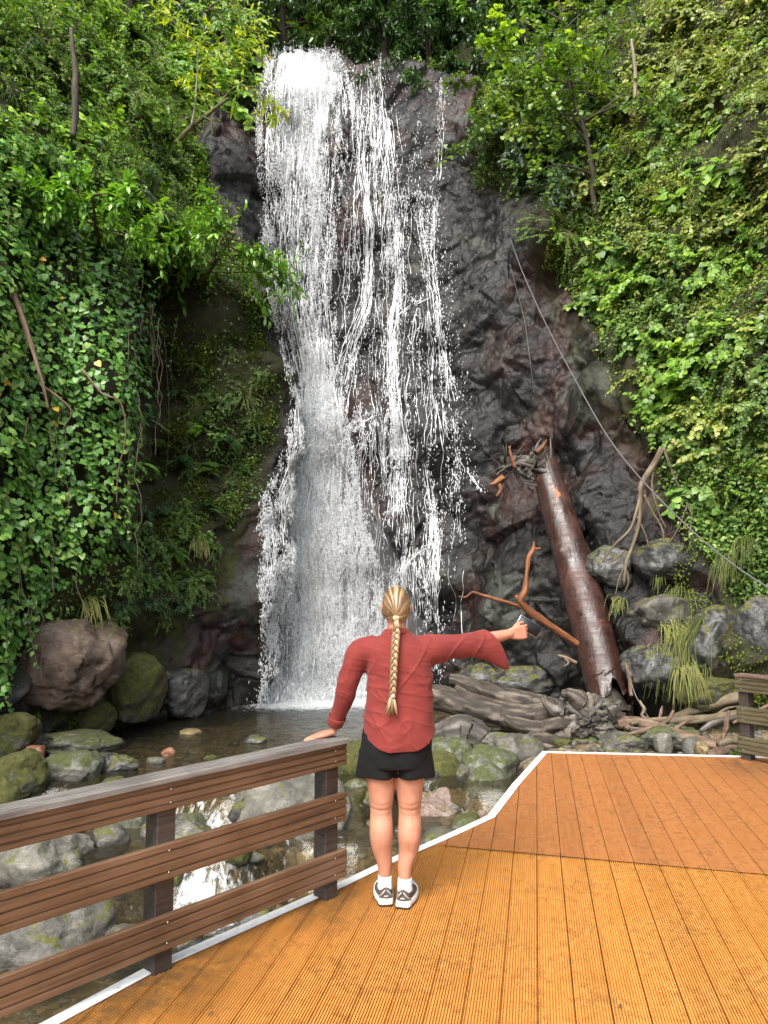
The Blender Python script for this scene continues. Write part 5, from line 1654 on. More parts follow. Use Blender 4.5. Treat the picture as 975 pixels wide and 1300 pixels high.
def plant_on(key, u, v, spx, label, group=None, cat='shrub', name='shrub', k=.5, lift=.0):
    p, n = surf(u, v)
    n = unit(n * np.array([1, 1, .3]))
    o = plant(key, p + n * lift, spx * px_size(p) / 1.6, label, cat, name, group)
    tx, ty = lean(n, k)
    rz = o.rotation_euler[2]
    o.rotation_mode = 'QUATERNION'
    q = Vector((0, 0, 1)).rotation_difference(Vector(unit(UP * (1 - k) + n * k)))
    from mathutils import Quaternion
    o.rotation_quaternion = q @ Quaternion((0, 0, 1), rz)
    return o
# plants one can point at
NAMED = [
 ('broad', 862, 470, 120, 'bright green large leaved shrub hanging over the right rocks above the bare roots'),
 ('broad', 845, 520, 90, 'lower bright green shrub from which the bare roots hang'),
 ('broad2', 900, 575, 80, 'mid green shrub to the right of the bare roots'),
 ('broad2', 870, 590, 55, 'small shrub at the head of the hanging roots'),
 ('smallb', 935, 610, 100, 'dense glossy small leaved shrub at right edge above the cable'),
 ('small', 950, 670, 80, 'small leaved shrub at the right edge where the cable leaves the picture'),
 ('broad', 945, 540, 70, 'broad leaved shrub at the right edge above the glossy one'),
 ('featherb', 700, 300, 80, 'pale feathery moss green tuft on the ledge beneath the leaning tree'),
 ('feather', 735, 270, 80, 'feathery green bush at the foot of the leaning tree'),
 ('broad2', 780, 330, 130, 'spreading grey green shrub with pale leaf tips beside the rock edge'),
 ('broad2', 760, 390, 110, 'dark shrub at the edge of the rock above the cable'),
 ('small', 830, 400, 110, 'shady small leaved bush right of the cable top'),
 ('small', 800, 350, 110, 'grey green bush on the right slope beneath the leaning tree'),
 ('featherb', 160, 60, 110, 'bright feathery bush at the top left behind the dead snag'),
 ('featherb', 205, 140, 120, 'feathery light green bush left of the fall top'),
 ('smallb', 130, 75, 110, 'bright yellow green bush beside the dead snag'),
 ('smallb', 160, 110, 110, 'bright green bush right of the dead snag'),
 ('feather', 40, 130, 120, 'fine leaved green bush at the upper left edge'),
 ('small', 50, 50, 130, 'green bush in the upper left corner'),
 ('broad2', 95, 225, 80, 'leafy bush on top of the ivy curtain'),
 ('small', 210, 215, 90, 'bush on the left bank beside the moss covered limb'),
 ('dark', 190, 260, 100, 'dark green bush above the overhanging laurel'),
 ('small', 255, 200, 60, 'small bush at the edge of the left rock by the fall'),
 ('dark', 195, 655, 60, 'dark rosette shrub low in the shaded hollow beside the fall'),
 ('small', 210, 700, 70, 'green shrub with brownish leaves under the shaded hollow'),
 ('smallb', 240, 735, 60, 'pale green moss shrub above the wet left rocks'),
 ('small', 165, 720, 55, 'small shrub right of the ivy foot'),
 ('small', 150, 785, 34, 'little plant on the mossy boulder right of the big brown one'),
 ('smallb', 905, 880, 34, 'little green plant by the top of the right railing'),
 ('olive', 918, 905, 30, 'low weed beside the posts of the right railing'),
]
for (kx, u, v, sp, lab) in NAMED:
    plant_on(kx, u, v, sp, lab)
# shrubs that only their place tells apart, zone by zone
def zone(poly, keys, n, s0, s1, label, group, sep=26, seed=0, k=.5):
    r = np.random.default_rng(seed)
    xs, ys = [q[0] for q in poly], [q[1] for q in poly]
    got = []
    tries = 0
    while len(got) < n and tries < 5000:
        tries += 1
        u, v = r.uniform(min(xs), max(xs)), r.uniform(min(ys), max(ys))
        if not in_poly(np.array([[u, v]]), poly)[0]: continue
        if any((u - a) ** 2 + (v - b) ** 2 < sep * sep for a, b in got): continue
        got.append((u, v))
        plant_on(keys[len(got) % len(keys)], u, v, r.uniform(s0, s1), label, group, k=k)
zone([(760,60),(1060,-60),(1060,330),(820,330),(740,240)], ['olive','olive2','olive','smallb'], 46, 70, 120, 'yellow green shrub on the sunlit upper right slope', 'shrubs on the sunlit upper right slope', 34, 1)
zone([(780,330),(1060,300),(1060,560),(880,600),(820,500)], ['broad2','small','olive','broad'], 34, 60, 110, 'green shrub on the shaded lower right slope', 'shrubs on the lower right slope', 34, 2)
zone([(730,120),(1000,40),(1000,640),(880,620),(800,430),(740,300)], ['big','bigb','bigb'], 26, 55, 85, 'clump of large round leaves among the shrubs on the right slope', 'large leaved clumps on the right slope', 40, 11)
zone([(20,40),(240,20),(230,170),(120,210),(30,170)], ['bigb','big','smallb'], 12, 55, 85, 'clump of large leaves in the tangle on the upper left bank', 'large leaved clumps on the upper left bank', 36, 12)
zone([(640,60),(760,60),(760,240),(640,230)], ['small','broad2','dark'], 14, 70, 110, 'dark green shrub between the fall top and the sunlit slope', 'shrubs right of the fall top', 30, 3)
zone([(-60,10),(300,10),(300,120),(230,160),(180,230),(-60,180)], ['smallb','broad','featherb','smallb'], 38, 70, 120, 'green bush in the tangle on the upper left bank', 'bushes on the upper left bank', 34, 4)
zone([(-80,190),(30,190),(10,320),(-80,700)], ['small','broad2'], 8, 70, 110, 'green bush at the left edge behind the ivy', 'bushes behind the ivy', 40, 5)
zone([(230,400),(330,420),(345,500),(335,590),(290,650),(250,560)], ['small','feather'], 12, 22, 40, 'small weed growing on the mossy rock left of the fall', 'weeds on the mossy left rock', 24, 6)

# ---- ivy curtain
def ivy(label, poly, n, lift0, leaf, seed, depth_of, tone=.5, strands=40, sway=.16):
    r = np.random.default_rng(seed)
    xs, ys = [q[0] for q in poly], [q[1] for q in poly]
    us, vs = r.uniform(min(xs), max(xs), n * 3), r.uniform(min(ys), max(ys), n * 3)
    ok = in_poly(np.stack([us, vs], -1), poly)
    us, vs = us[ok][:n], vs[ok][:n]
    P = np.array([surf(u, v)[0] for u, v in zip(us, vs)]); N = np.array([surf(u, v)[1] for u, v in zip(us[::1], vs[::1])])
    Nh = unit(N * np.array([1, 1, .25]))
    # hanging folds: the curtain bulges in vertical swags
    X = P @ np.array([.8, .6, 0])
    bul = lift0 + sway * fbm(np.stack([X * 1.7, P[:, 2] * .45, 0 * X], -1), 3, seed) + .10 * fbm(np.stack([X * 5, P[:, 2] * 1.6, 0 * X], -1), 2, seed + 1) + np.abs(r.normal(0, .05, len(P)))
    P = P + Nh * bul[:, None]
    m = len(P)
    rd = rand_dirs(m, r)
    along = -UP * .75 + Nh * .35 + rd * .55
    nrm = Nh * .9 + UP * .5 + rand_dirs(m, r) * .38
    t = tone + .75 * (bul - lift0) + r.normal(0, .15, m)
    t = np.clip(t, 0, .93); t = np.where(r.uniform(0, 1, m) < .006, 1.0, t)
    o3 = P.mean(0)
    root = tag(empty('ivy', o3), label, 'ivy')
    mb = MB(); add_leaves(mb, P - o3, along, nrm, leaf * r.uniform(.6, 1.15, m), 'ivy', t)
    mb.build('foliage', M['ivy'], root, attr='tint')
    for k in range(strands):
        mb = MB()
        i = r.integers(0, m)
        p = P[i].copy(); pth = [p]
        for s in range(r.integers(5, 14)):
            p = p + np.array([r.normal(0, .028), r.normal(0, .02), -.13]); pth.append(p.copy())
        tube(mb, smooth_path(np.array(pth) - o3 + Nh[i] * .04, len(pth) * 2), [.0045] * (len(pth) * 2 - 1) + [.002], 5, False, .5)
        mb.build('stem', M['root'], root, attr='tint')
    return root
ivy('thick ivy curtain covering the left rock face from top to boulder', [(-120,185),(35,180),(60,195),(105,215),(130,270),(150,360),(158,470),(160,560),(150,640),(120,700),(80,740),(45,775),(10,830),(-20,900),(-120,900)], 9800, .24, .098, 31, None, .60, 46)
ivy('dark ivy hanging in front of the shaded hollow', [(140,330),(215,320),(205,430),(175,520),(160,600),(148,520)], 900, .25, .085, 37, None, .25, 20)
def strand(label, u, v0, v1, n, off, leaf=.08, group=None):
    p0, n0 = surf(u, v0)
    y = p0[1] - off
    z1 = at_y(u, v1, y)
    pth = smooth_path(np.array([at_y(u, v0, y), at_y(u + rng.normal(0, 5), (v0 + v1) / 2, y - .05), z1]), 30)
    root = tag(empty('hanging_vine', pth[0]), label, 'vine', group)
    mb = MB(); tube(mb, pth - pth[0], np.linspace(.008, .003, 30), 5, False, .4); mb.build('stem', M['root'], root, attr='tint')
    i = rng.integers(0, 30, n)
    mb = MB(); add_leaves(mb, pth[i] - pth[0] + rng.normal(0, .02, (n, 3)), -UP * .6 + rand_dirs(n) * .8, np.tile([-.1, -1, .5], (n, 1)) + rand_dirs(n) * .5, leaf * rng.uniform(.6, 1.1, n), 'ivy', np.clip(.45 + rng.normal(0, .2, n), 0, .95))
    mb.build('foliage', M['ivy'], root, attr='tint')
strand('long leafy vine with brown leaves hanging beside the ivy edge', 163, 420, 690, 34, .5)
strand('leafy vine hanging down the left of the shaded hollow', 176, 400, 560, 26, .5)
strand('thin vine with tiny leaves in the middle of the shaded hollow', 208, 420, 640, 34, .45, .055)
strand('short vine hanging at the right of the shaded hollow', 226, 400, 520, 20, .4, .06)
strand('vine trailing below the ivy at the left edge', 12, 760, 900, 26, .3, .09)
strand('vine trailing over the big brown boulder', 48, 740, 850, 16, .35, .08)
# bare trunk and stems among the ivy
for pts_, r_, lab in (([(2,330),(22,385),(40,440),(52,480),(62,520)], .045, 'brown bare trunk leaning among the ivy at the left edge'), ([(105,470),(130,500),(152,510),(160,550),(150,600),(148,640)], .016, 'thin curved brown stem looping out from the ivy'), ([(55,490),(90,520),(80,545)], .02, 'short dead stem across the ivy'), ([(36,530),(30,560),(18,600)], .012, 'thin pale stem on the ivy')):
    P_ = []
    ys_ = [surf(u, v)[0][1] for u, v in pts_]
    for i_, (u, v) in enumerate(pts_):
        P_.append(at_y(u, v, min(ys_) - .42 + .05 * i_))
    P_ = np.array(P_); c = P_[0]
    mb = MB(); gnarl(mb, np.column_stack([P_ - c, np.linspace(r_, r_ * .4, len(P_))]), 40, 10, int(pts_[0][0]) + 5, .2, .1)
    o = mb.build('bare_stem', M['branch'], attr='tint'); o.location = c
    tag(o, lab, 'stem')

# ---- ferns and grass tufts
def fern(u, v, n, L, label, off=.12, mat='mid', y=None, group=None):
    p, nn = surf(u, v)
    nn = unit(nn * np.array([1, 1, .2])); p = p + nn * off
    root = tag(empty('fern', p), label, 'fern', group)
    for k in range(n):
        d = unit(nn * .8 + rand_dirs(1)[0] * np.array([1, .6, .4]) + UP * .35)
        t = np.linspace(0, 1, 16)[:, None]
        l = L * rng.uniform(.7, 1.1)
        pth = d * l * t - UP * l * .75 * t ** 2
        mb = MB(); tube(mb, pth, np.linspace(.006, .002, 16), 4, False, .4)
        ps, al, nm, sz, ti = [], [], [], [], []
        for q in np.linspace(.12, .98, 24):
            i = min(int(q * 15), 14); pt = pth[i] + (pth[i + 1] - pth[i]) * (q * 15 - i)
            ta = unit(pth[i + 1] - pth[i]); sd = unit(np.cross(ta, UP))
            for s in (-1, 1):
                ps.append(pt); al.append(sd * s + ta * .35 - UP * .2); nm.append(UP + nn * .4 + rand_dirs(1)[0] * .15); sz.append(l * .26 * math.sin(math.pi * min(1, .25 + q * .75)) + .01); ti.append(.5 + rng.normal(0, .1))
        add_leaves(mb, np.array(ps), np.array(al), np.array(nm), np.array(sz), 'lance', np.clip(ti, 0, .95))
        mb.build('frond', M[mat], root, attr='tint')
fern(265, 600, 7, .55, 'drooping fern on the shaded rock left of the fall')
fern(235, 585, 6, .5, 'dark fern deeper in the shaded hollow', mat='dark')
fern(232, 500, 6, .35, 'small fern high in the shaded hollow')
fern(255, 545, 6, .35, 'small fern tuft above the drooping fern', mat='bright')
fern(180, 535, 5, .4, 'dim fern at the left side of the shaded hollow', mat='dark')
fern(150, 40, 9, .8, 'tall pale fern at the top left')
fern(215, 55, 7, .7, 'fern beneath the yellow leaved tree')
fern(225, 700, 6, .35, 'fern below the shaded hollow by the wet rock')
def tuft(name, label, p, nblade, L, nn, down=1.0, width=.010, spread=.5, mat='grass', tone=.5, cat='grass', sd=1):
    r = np.random.default_rng(sd)
    mb = MB()
    for k in range(nblade):
        d = unit(nn * .6 + r.normal(0, spread, 3) * np.array([1, .5, .5]) + UP * .45)
        l = L * r.uniform(.6, 1.1)
        b = np.array([r.normal(0, .02 + nblade * .0011), r.normal(0, .02), r.normal(0, .03 + nblade * .0004)])
        t = np.linspace(0, 1, 9)[:, None]
        pth = b + d * l * .45 * t + (-UP * l * down) * t ** 2 + nn * .08 * t
        tube(mb, pth, np.linspace(width, .002, 9), 3, False, float(np.clip(tone + r.normal(0, .22), 0, 1)), flat=(1, .3))
    o = mb.build(name, M[mat], attr='tint')
    o.location = p
    return tag(o, label, cat)
for i, (u, v, nb, L, lab, tone, spread) in enumerate([
  (868,752,55,.85,'bright drooping grass tuft on the blue grey boulder',.45,.35), (845,800,90,1.1,'dry drooping grass left of the long grass curtain',.75,.5), (885,818,150,1.15,'dense curtain of yellow green grass hanging over the right rocks',.65,.6),
  (912,795,70,1.35,'long bright grass strands hanging beside the right railing',.5,.3), (838,728,26,.5,'small grass tuft at the ledge under the hanging roots',.45,.3), (855,640,22,.5,'thin grass tuft hanging beside the rusty roots',.4,.25),
  (925,712,60,.7,'drooping grass tuft under the cable near the right edge',.5,.4), (955,690,40,.8,'bright broad bladed tuft above the cable end',.3,.3), (790,765,40,.4,'pale moss grass at the edge of the leaning trunk',.7,.6), (870,850,60,.7,'dry grass hanging low over the dark boulder',.85,.5),
  (900,250,40,.5,'bright grass tuft high on the right slope',.4,.6), (250,690,40,.5,'dead brownish grass hanging by the wet left rock',.95,.4), (262,520,30,.4,'grass tuft on the left mossy rock',.3,.4), (105,770,60,.45,'dry grass fringe on the moss by the brown boulder',.8,.6)]):
    p, n = surf(u, v)
    n = unit(n * np.array([1, 1, 0]))
    tuft('grass_tuft', lab, p + n * .16 + UP * .05, nb, L, n, .9, .011, spread, tone=tone, sd=i + 1)
for i, (u, v, y, nb, L, lab) in enumerate([(45,912,11.6,22,.42,'long bladed green plant at the foot of the brown boulder'),(82,905,11.9,14,.34,'slender leafy green plant beside the long bladed one'),(935,962,8.6,14,.18,'little grass tuft at the corner of the deck below the right railing')]):
    o = tuft('grass_tuft', lab, at_y(u, v, y), nb, L, np.array([0, -.5, .9]), .35, .014, .45, 'bright', .45, 'plant', 40 + i)

zone([(235,480),(330,440),(340,580),(300,650),(270,700),(235,640)], ['feather','small','broad2'], 14, 30, 55, 'green tuft growing on the shaded mossy rock beside the fall', 'tufts on the shaded rock beside the fall', 22, 8)
zone([(140,640),(240,640),(262,760),(180,800),(130,740)], ['small','broad2','dark','smallb'], 14, 34, 62, 'small bush low on the left bank between the ivy and the fall', 'bushes low on the left bank', 22, 9)
for k_, (u_, v_) in enumerate([(150,690),(190,610),(255,650),(200,560),(285,560),(170,590)]):
    fern(u_, v_, 6, rng.uniform(.3, .5), 'small fern clinging to the shaded left rock', mat='mid' if k_ % 2 else 'dark', group='ferns on the shaded left rock')

# ---- trees
def tree(name, label, base, H, mat, leafkind, leaf, n_limb, crown_r, bark_, trunk_r, seed, n_leaf_per, lean_=(0, 0), tone=.5, crown_from=.35, group=None, droop=.3, flatten=.8, rise=.25, parts=('trunk', 'crown')):
    r = np.random.default_rng(seed)
    root = tag(empty(name, base), label, 'tree', group)
    tm, lm = MB(), MB()
    t = np.linspace(0, 1, 14)[:, None]
    top = np.array([lean_[0], lean_[1], H])
    tp = top * t + np.column_stack([.06 * H * fbm(np.column_stack([t * 3 + seed, 0 * t, 0 * t]), 2, seed + k) for k in range(2)] + [0 * t[:, 0]])
    tp -= tp[0]
    tube(tm, tp, trunk_r * np.linspace(1, .25, 14), 9, False)
    pos, alo, nrm, siz, tin = [], [], [], [], []
    for k in range(n_limb):
        q = r.uniform(crown_from, 1.0)
        i = min(int(q * 13), 12); p0 = tp[i] + (tp[i + 1] - tp[i]) * (q * 13 - i)
        a = k * 2.4 + r.normal(0, .4)
        d = unit(np.array([math.cos(a), math.sin(a), rise + .5 * q * (rise > .1) + r.normal(0, .2 if rise > .1 else .1)]))
        l = crown_r * r.uniform(.6, 1.1) * (1.15 - .55 * q)
        tt = np.linspace(0, 1, 10)[:, None]
        lp = p0 + d * l * tt + r.normal(0, .15, 3) * l * tt ** 2 - UP * droop * l * tt ** 2
        tube(tm, lp, trunk_r * .38 * np.linspace(1, .12, 10), 6, False)
        shade = r.normal(0, .12)
        for s in range(7):
            j = r.integers(3, 10)
            d2 = unit(unit(lp[-1] - lp[0]) * .8 + r.normal(0, .7, 3))
            l2 = l * r.uniform(.25, .55)
            sp = lp[j] + d2 * l2 * tt + r.normal(0, .15, 3) * l2 * tt ** 2 - UP * droop * l2 * tt ** 2
            tube(tm, sp, trunk_r * .12 * np.linspace(1, .2, 10), 4, False)
            m = n_leaf_per
            w = r.uniform(.1, 1, m); jj = np.minimum((w * 9).astype(int), 8)
            P = sp[jj] + (sp[jj + 1] - sp[jj]) * (w * 9 - jj)[:, None] + r.normal(0, l2 * .07, (m, 3))
            ta = unit(sp[jj + 1] - sp[jj])
            pos.append(P); alo.append(ta * .6 + unit(r.normal(0, 1, (m, 3))) * .9 - UP * .25); nrm.append(np.tile(UP, (m, 1)) * flatten + unit(r.normal(0, 1, (m, 3))) * .5 + np.array([0, -.25, 0]))
            siz.append(leaf * r.uniform(.6, 1.15, m)); tin.append(tone + shade + r.normal(0, .14, m) + .12 * w)
    tm.build(parts[0], M[bark_], root)
    add_leaves(lm, np.concatenate(pos), np.concatenate(alo), np.concatenate(nrm), np.concatenate(siz), leafkind, np.clip(np.concatenate(tin), 0, .97))
    lm.build(parts[1], M[mat], root, attr='tint')
    return root
# forest along the brink, nearest ones told apart by what they stand over
def brink(u, v, y):
    return at_y(u, v, y)
TREES = [
 (500, 95, 20.6, 3.6, 'dark', 'lance', .20, 26, 2.0, .5, 'dark evergreen tree hanging over the brink just right of the fall top'),
 (545, 118, 20.2, 2.4, 'dark', 'lance', .18, 22, 1.5, .42, 'low dark evergreen bush tree over the brink between the fall top and the thin stream'),
 (420, 60, 22.0, 4.6, 'dark', 'lance', .20, 28, 2.3, .55, 'dark tree standing behind the fall top'),
 (360, 62, 22.5, 4.8, 'bright', 'lance', .18, 26, 2.2, .45, 'fresh green tree behind the left part of the fall top'),
 (590, 70, 21.6, 5.2, 'bright', 'broad', .17, 26, 2.5, .38, 'light green tree above the thin right stream'),
 (650, 90, 21.2, 5.0, 'dark', 'lance', .18, 28, 2.4, .5, 'dark tree right of the light green one on the brink'),
 (700, 60, 21.8, 5.4, 'mid', 'broad', .16, 26, 2.4, .45, 'mid green tree where the brink meets the right slope'),
 (480, 40, 25.0, 6.0, 'mid', 'lance', .20, 28, 3.0, .5, 'taller green tree further back above the fall'),
 (560, 30, 25.5, 6.0, 'bright', 'broad', .20, 26, 3.0, .34, 'tall light green tree further back right of the fall'),
 (300, 70, 21.0, 5.0, 'dark', 'lance', .18, 28, 2.2, .4, 'dark tree left of the fall top behind the yellow leaves'),
 (250, 40, 22.5, 5.6, 'bright', 'lance', .18, 26, 2.6, .45, 'green tree in the upper left behind the yellow tree'),
 (160, 20, 20.5, 5.0, 'bright', 'small', .14, 26, 2.4, .5, 'fine leaved tree behind the dead snag at the top left'),
 (60, 20, 19.5, 5.0, 'bright', 'broad', .14, 26, 2.4, .45, 'tree at the top left corner'),
 (780, 30, 20.8, 4.8, 'bright', 'broad', .15, 26, 2.4, .55, 'tree at the top of the right slope beside the pale stump'),
 (380, 20, 27.0, 7.0, 'dark', 'lance', .22, 26, 3.4, .5, 'dark tree far back above the left of the fall'),
 (650, 20, 27.0, 7.0, 'dark', 'lance', .22, 26, 3.4, .5, 'dark tree far back above the right of the fall'),
]
for i, (u, v, y, H, mt, lk, lf, nl, cr, tn, lab) in enumerate(TREES):
    b = at_y(u, v, y); b[2] -= .5
    tree('tree', lab, b, H, mt, lk, lf, nl, cr, 'bark', .14, 400 + i, 40, (rng.normal(0, .4), -.5), tn, .12, 'trees along the brink', .35)
# backdrop wood behind them, one mass up the hill
def far_wood():
    n = 60000
    x = rng.uniform(-14, 15, n); y = rng.uniform(24, 40, n)
    z0 = 16 + (y - 24) * .62 + np.abs(x) * .12
    P = np.stack([x, y, z0 + rng.uniform(0, 6.5, n)], -1)
    k = fbm(P * .6, 3, 700)
    keep = k > -.15
    P = P[keep]; m = len(P)
    mb = MB()
    add_leaves(mb, P, rand_dirs(m) - UP * .3, np.tile([0, -.5, 1.0], (m, 1)) + rand_dirs(m) * .7, rng.uniform(.22, .42, m), 'small', np.clip(.35 + .5 * k[keep] + rng.normal(0, .15, m), 0, .95))
    o = mb.build('forest', M['dark'], attr='tint')
    tag(o, kind='stuff')
far_wood()
def sky_bound(): pass
# the leaning small tree at the right with pale green fans of leaves
b, n = surf(762, 288)
t_ = tree('tree', 'slender leaning tree with flat sprays of pale leaves over the right rock edge', b + n * .05, 4.6, 'mid', 'broad', .115, 20, 2.4, 'bark', .075, 901, 17, (-1.0, -.9), .62, .22, None, .25, 1.3)
b, n = surf(735, 205)
tree('tree', 'bright yellow green sapling reaching over the bare rock right of the fall', b + n * .05, 2.2, 'bright', 'broad', .14, 13, 1.9, 'twig', .04, 903, 13, (-1.7, -.9), .72, .25, None, .2, 1.3)
b, n = surf(690, 215)
tree('tree', 'small leafy tree whose branches droop over the rock below the thin stream', b + n * .05, 1.6, 'mid', 'broad', .12, 14, 1.8, 'twig', .04, 905, 16, (-1.2, -.8), .6, .2, None, .45, 1.3)
# overhanging laurel on the left
b, n = surf(180, 372)
tree('laurel_tree', 'glossy green laurel spreading level over the dark hollow on the left', b + n * .1, .95, 'laurel', 'lance', .19, 26, 1.9, 'mossbark', .06, 911, 20, (.4, -1.2), .6, .25, None, .12, 1.6, .04)
b, n = surf(255, 362)
tree('laurel_tree', 'laurel branch reaching out to the edge of the falling water', b + n * .1, .6, 'laurel', 'lance', .17, 18, 1.55, 'mossbark', .05, 917, 18, (.9, -1.0), .6, .25, None, .12, 1.6, .04)
b, n = surf(120, 318)
tree('laurel_tree', 'laurel bough above the top of the ivy curtain', b + n * .1, .4, 'laurel', 'lance', .18, 14, 1.2, 'mossbark', .045, 919, 18, (.2, -1.0), .55, .25, None, .1, 1.6, .04)
# yellow leaved sapling on a mossy limb, upper left of the fall
Y_ = 15.6
yb = at_y(222, 182, Y_)
yr = tag(empty('sapling', yb), 'sapling with yellow leaves on a mossy limb left of the fall top', 'tree')
limbs = [([(222,182,.05),(245,160,.05),(268,142,.04),(290,125,.03)], 'mossbark'), ([(243,160,.022),(248,130,.02),(250,95,.016),(252,60,.012),(258,40,.01)], 'palebark'), ([(258,148,.03),(268,155,.03),(270,172,.02)], 'mossbark'), ([(250,92,.012),(275,62,.010),(300,40,.008),(330,18,.006)], 'palebark'), ([(252,62,.010),(232,40,.008),(205,12,.005)], 'palebark'), ([(272,138,.012),(300,110,.010),(330,118,.008),(360,152,.004)], 'palebark'), ([(250,75,.01),(290,66,.008),(330,58,.006),(345,72,.003)], 'palebark'), ([(258,40,.008),(275,18,.006),(300,2,.004)], 'palebark')]
lp_all = []
for i, (pts_, mt) in enumerate(limbs):
    rows_ = np.array([(*(at_y(u, v, Y_ - .1 * (i % 3)) - yb), r) for u, v, r in pts_])
    mb = MB(); gnarl(mb, rows_, 30, 7, 800 + i, .15, .05)
    mb.build('limb', M[mt], yr)
    if i >= 3 or i == 1: lp_all.append(smooth_path(rows_[:, :3], 40))
ps, al = [], []
for q in lp_all:
    for k in range(24):
        i = rng.integers(8, 39); d = unit(rng.normal(0, 1, 3) * np.array([1, .7, .6]) + unit(q[i] - q[i - 1]) * .6)
        l = rng.uniform(.15, .6)
        for s in np.linspace(.2, 1, 7):
            ps.append(q[i] + d * l * s - UP * .15 * l * s * s); al.append(d * .6 + rand_dirs(1)[0] * .6 - UP * .35)
ps, al = np.array(ps), np.array(al)
mb = MB(); add_leaves(mb, ps, al, np.tile([0, -.6, .8], (len(ps), 1)) + rand_dirs(len(ps)) * .5, rng.uniform(.12, .20, len(ps)), 'lance', np.clip(.42 + rng.normal(0, .22, len(ps)), 0, 1))
mb.build('foliage', M['yellow'], yr, attr='tint')
# dead snags
for (u, v0, v1, y, r_, mt, lab, nm) in ((93, 175, 36, 14.6, .055, 'bark', 'dark dead snag standing among bright bushes at the upper left', 'snag'), (804, 150, 50, 17.2, .045, 'palebark', 'pale broken stump standing on the upper right slope', 'stump')):
    y = surf(u, v0)[0][1] - 1.1
    p0 = at_y(u, v0, y)
    mb = MB(); gnarl(mb, [(0, 0, 0, r_), (*(at_y(u + 3, (v0 + v1) / 2, y) - p0), r_ * .9), (*(at_y(u - 3, v1, y) - p0), r_ * .6)], 30, 10, int(u), .3, .15)
    o = mb.build(nm, M[mt]); o.location = p0
    tag(o, lab, 'stump')
# ------------------------------------------------------------------ the woman, seen from behind
PO = np.array([.055, 4.30, 0.0])      # between her feet; she faces +y
def ring_loft(mb, rows, sides=28, cap=True):
    """rows: cx, cy, cz, rx, ry [, exponent] with horizontal rings"""
    r = np.array([list(x) + [2.0] * (6 - len(x)) for x in rows], float)
    n = max(8, int(np.linalg.norm(np.diff(r[:, :3], axis=0), axis=1).sum() / .02))
    q = smooth_path(r, n)
    th = np.linspace(0, 2 * np.pi, sides, endpoint=False)
    c, s = np.cos(th), np.sin(th)
    e = 2.0 / q[:, 5:6]
    x = q[:, 0:1] + q[:, 3:4] * np.sign(c) * np.abs(c) ** e
    y = q[:, 1:2] + q[:, 4:5] * np.sign(s) * np.abs(s) ** e
    z = np.broadcast_to(q[:, 2:3], x.shape)
    v = np.stack([x, y, z], -1).reshape(-1, 3)
    ii = np.arange(n * sides).reshape(n, sides)
    nx_ = np.roll(ii, -1, 1)
    f = [np.stack([ii[:-1], nx_[:-1], nx_[1:], ii[1:]], -1).reshape(-1, 4)]
    v = np.vstack([v, q[0, :3], q[-1, :3]])
    a = np.full(sides, n * sides)
    f.append(np.stack([nx_[0], ii[0], a], -1)); f.append(np.stack([ii[-1], nx_[-1], a + 1], -1))
    mb.add(v, f)
def limb(mb, rows, sides=22, flat=None):
    q = smooth_path(np.array(rows, float), max(8, int(np.linalg.norm(np.diff(np.array(rows)[:, :3], axis=0), axis=1).sum() / .012)))
    tube(mb, q[:, :3], q[:, 3], sides, flat=flat)
    for k in (0, -1):   # rounded ends
        v, f = ico(3)
        mb.add(v * q[k, 3] * .98 + q[k, :3], f)
def remesh(mb, voxel, smooth_it=6, name='tmp', fac=.5):
    me = mb.mesh(name)
    o = obj(name, me)
    m = o.modifiers.new('r', 'REMESH'); m.mode = 'VOXEL'; m.voxel_size = voxel
    s = o.modifiers.new('s', 'SMOOTH'); s.iterations = smooth_it; s.factor = fac
    dg = bpy.context.evaluated_depsgraph_get()
    out = bpy.data.meshes.new_from_object(o.evaluated_get(dg))
    bpy.data.objects.remove(o)
    for p in out.polygons: p.use_smooth = True
    out.name = name
    return out
def verts_of(me):
    a = np.empty(len(me.vertices) * 3, np.float32); me.vertices.foreach_get('co', a); return a.reshape(-1, 3).astype(float)
def set_verts(me, v):
    me.vertices.foreach_set('co', np.asarray(v, np.float32).ravel()); me.update()
def normals_of(me):
    a = np.empty(len(me.vertices) * 3, np.float32); me.vertices.foreach_get('normal', a); return a.reshape(-1, 3).astype(float)

body = MB()
# legs: the left one carries slightly inward, knees full, calves round
for sx, kx, ax_, hx, fy in ((-1, -.070, -.050, -.082, .0), (1, .084, .056, .086, -.035)):
    ring_loft(body, [(hx, .00, .86, .098, .108), (hx * .98, .00, .76, .093, .105), (hx * .97, .0, .68, .085, .094), (kx * 1.0, .005, .58, .073, .080), (kx, .008, .50, .062, .068), (kx, .006, .455, .060, .063),
                     (kx * 1.0, -.012, .40, .063, .069), (kx * .98, -.016, .34, .0625, .070), (kx * .93, -.008, .27, .053, .058), (ax_ * 1.02, fy * .6, .19, .040, .045), (ax_, fy, .125, .033, .040), (ax_, fy, .07, .035, .045)], 26)
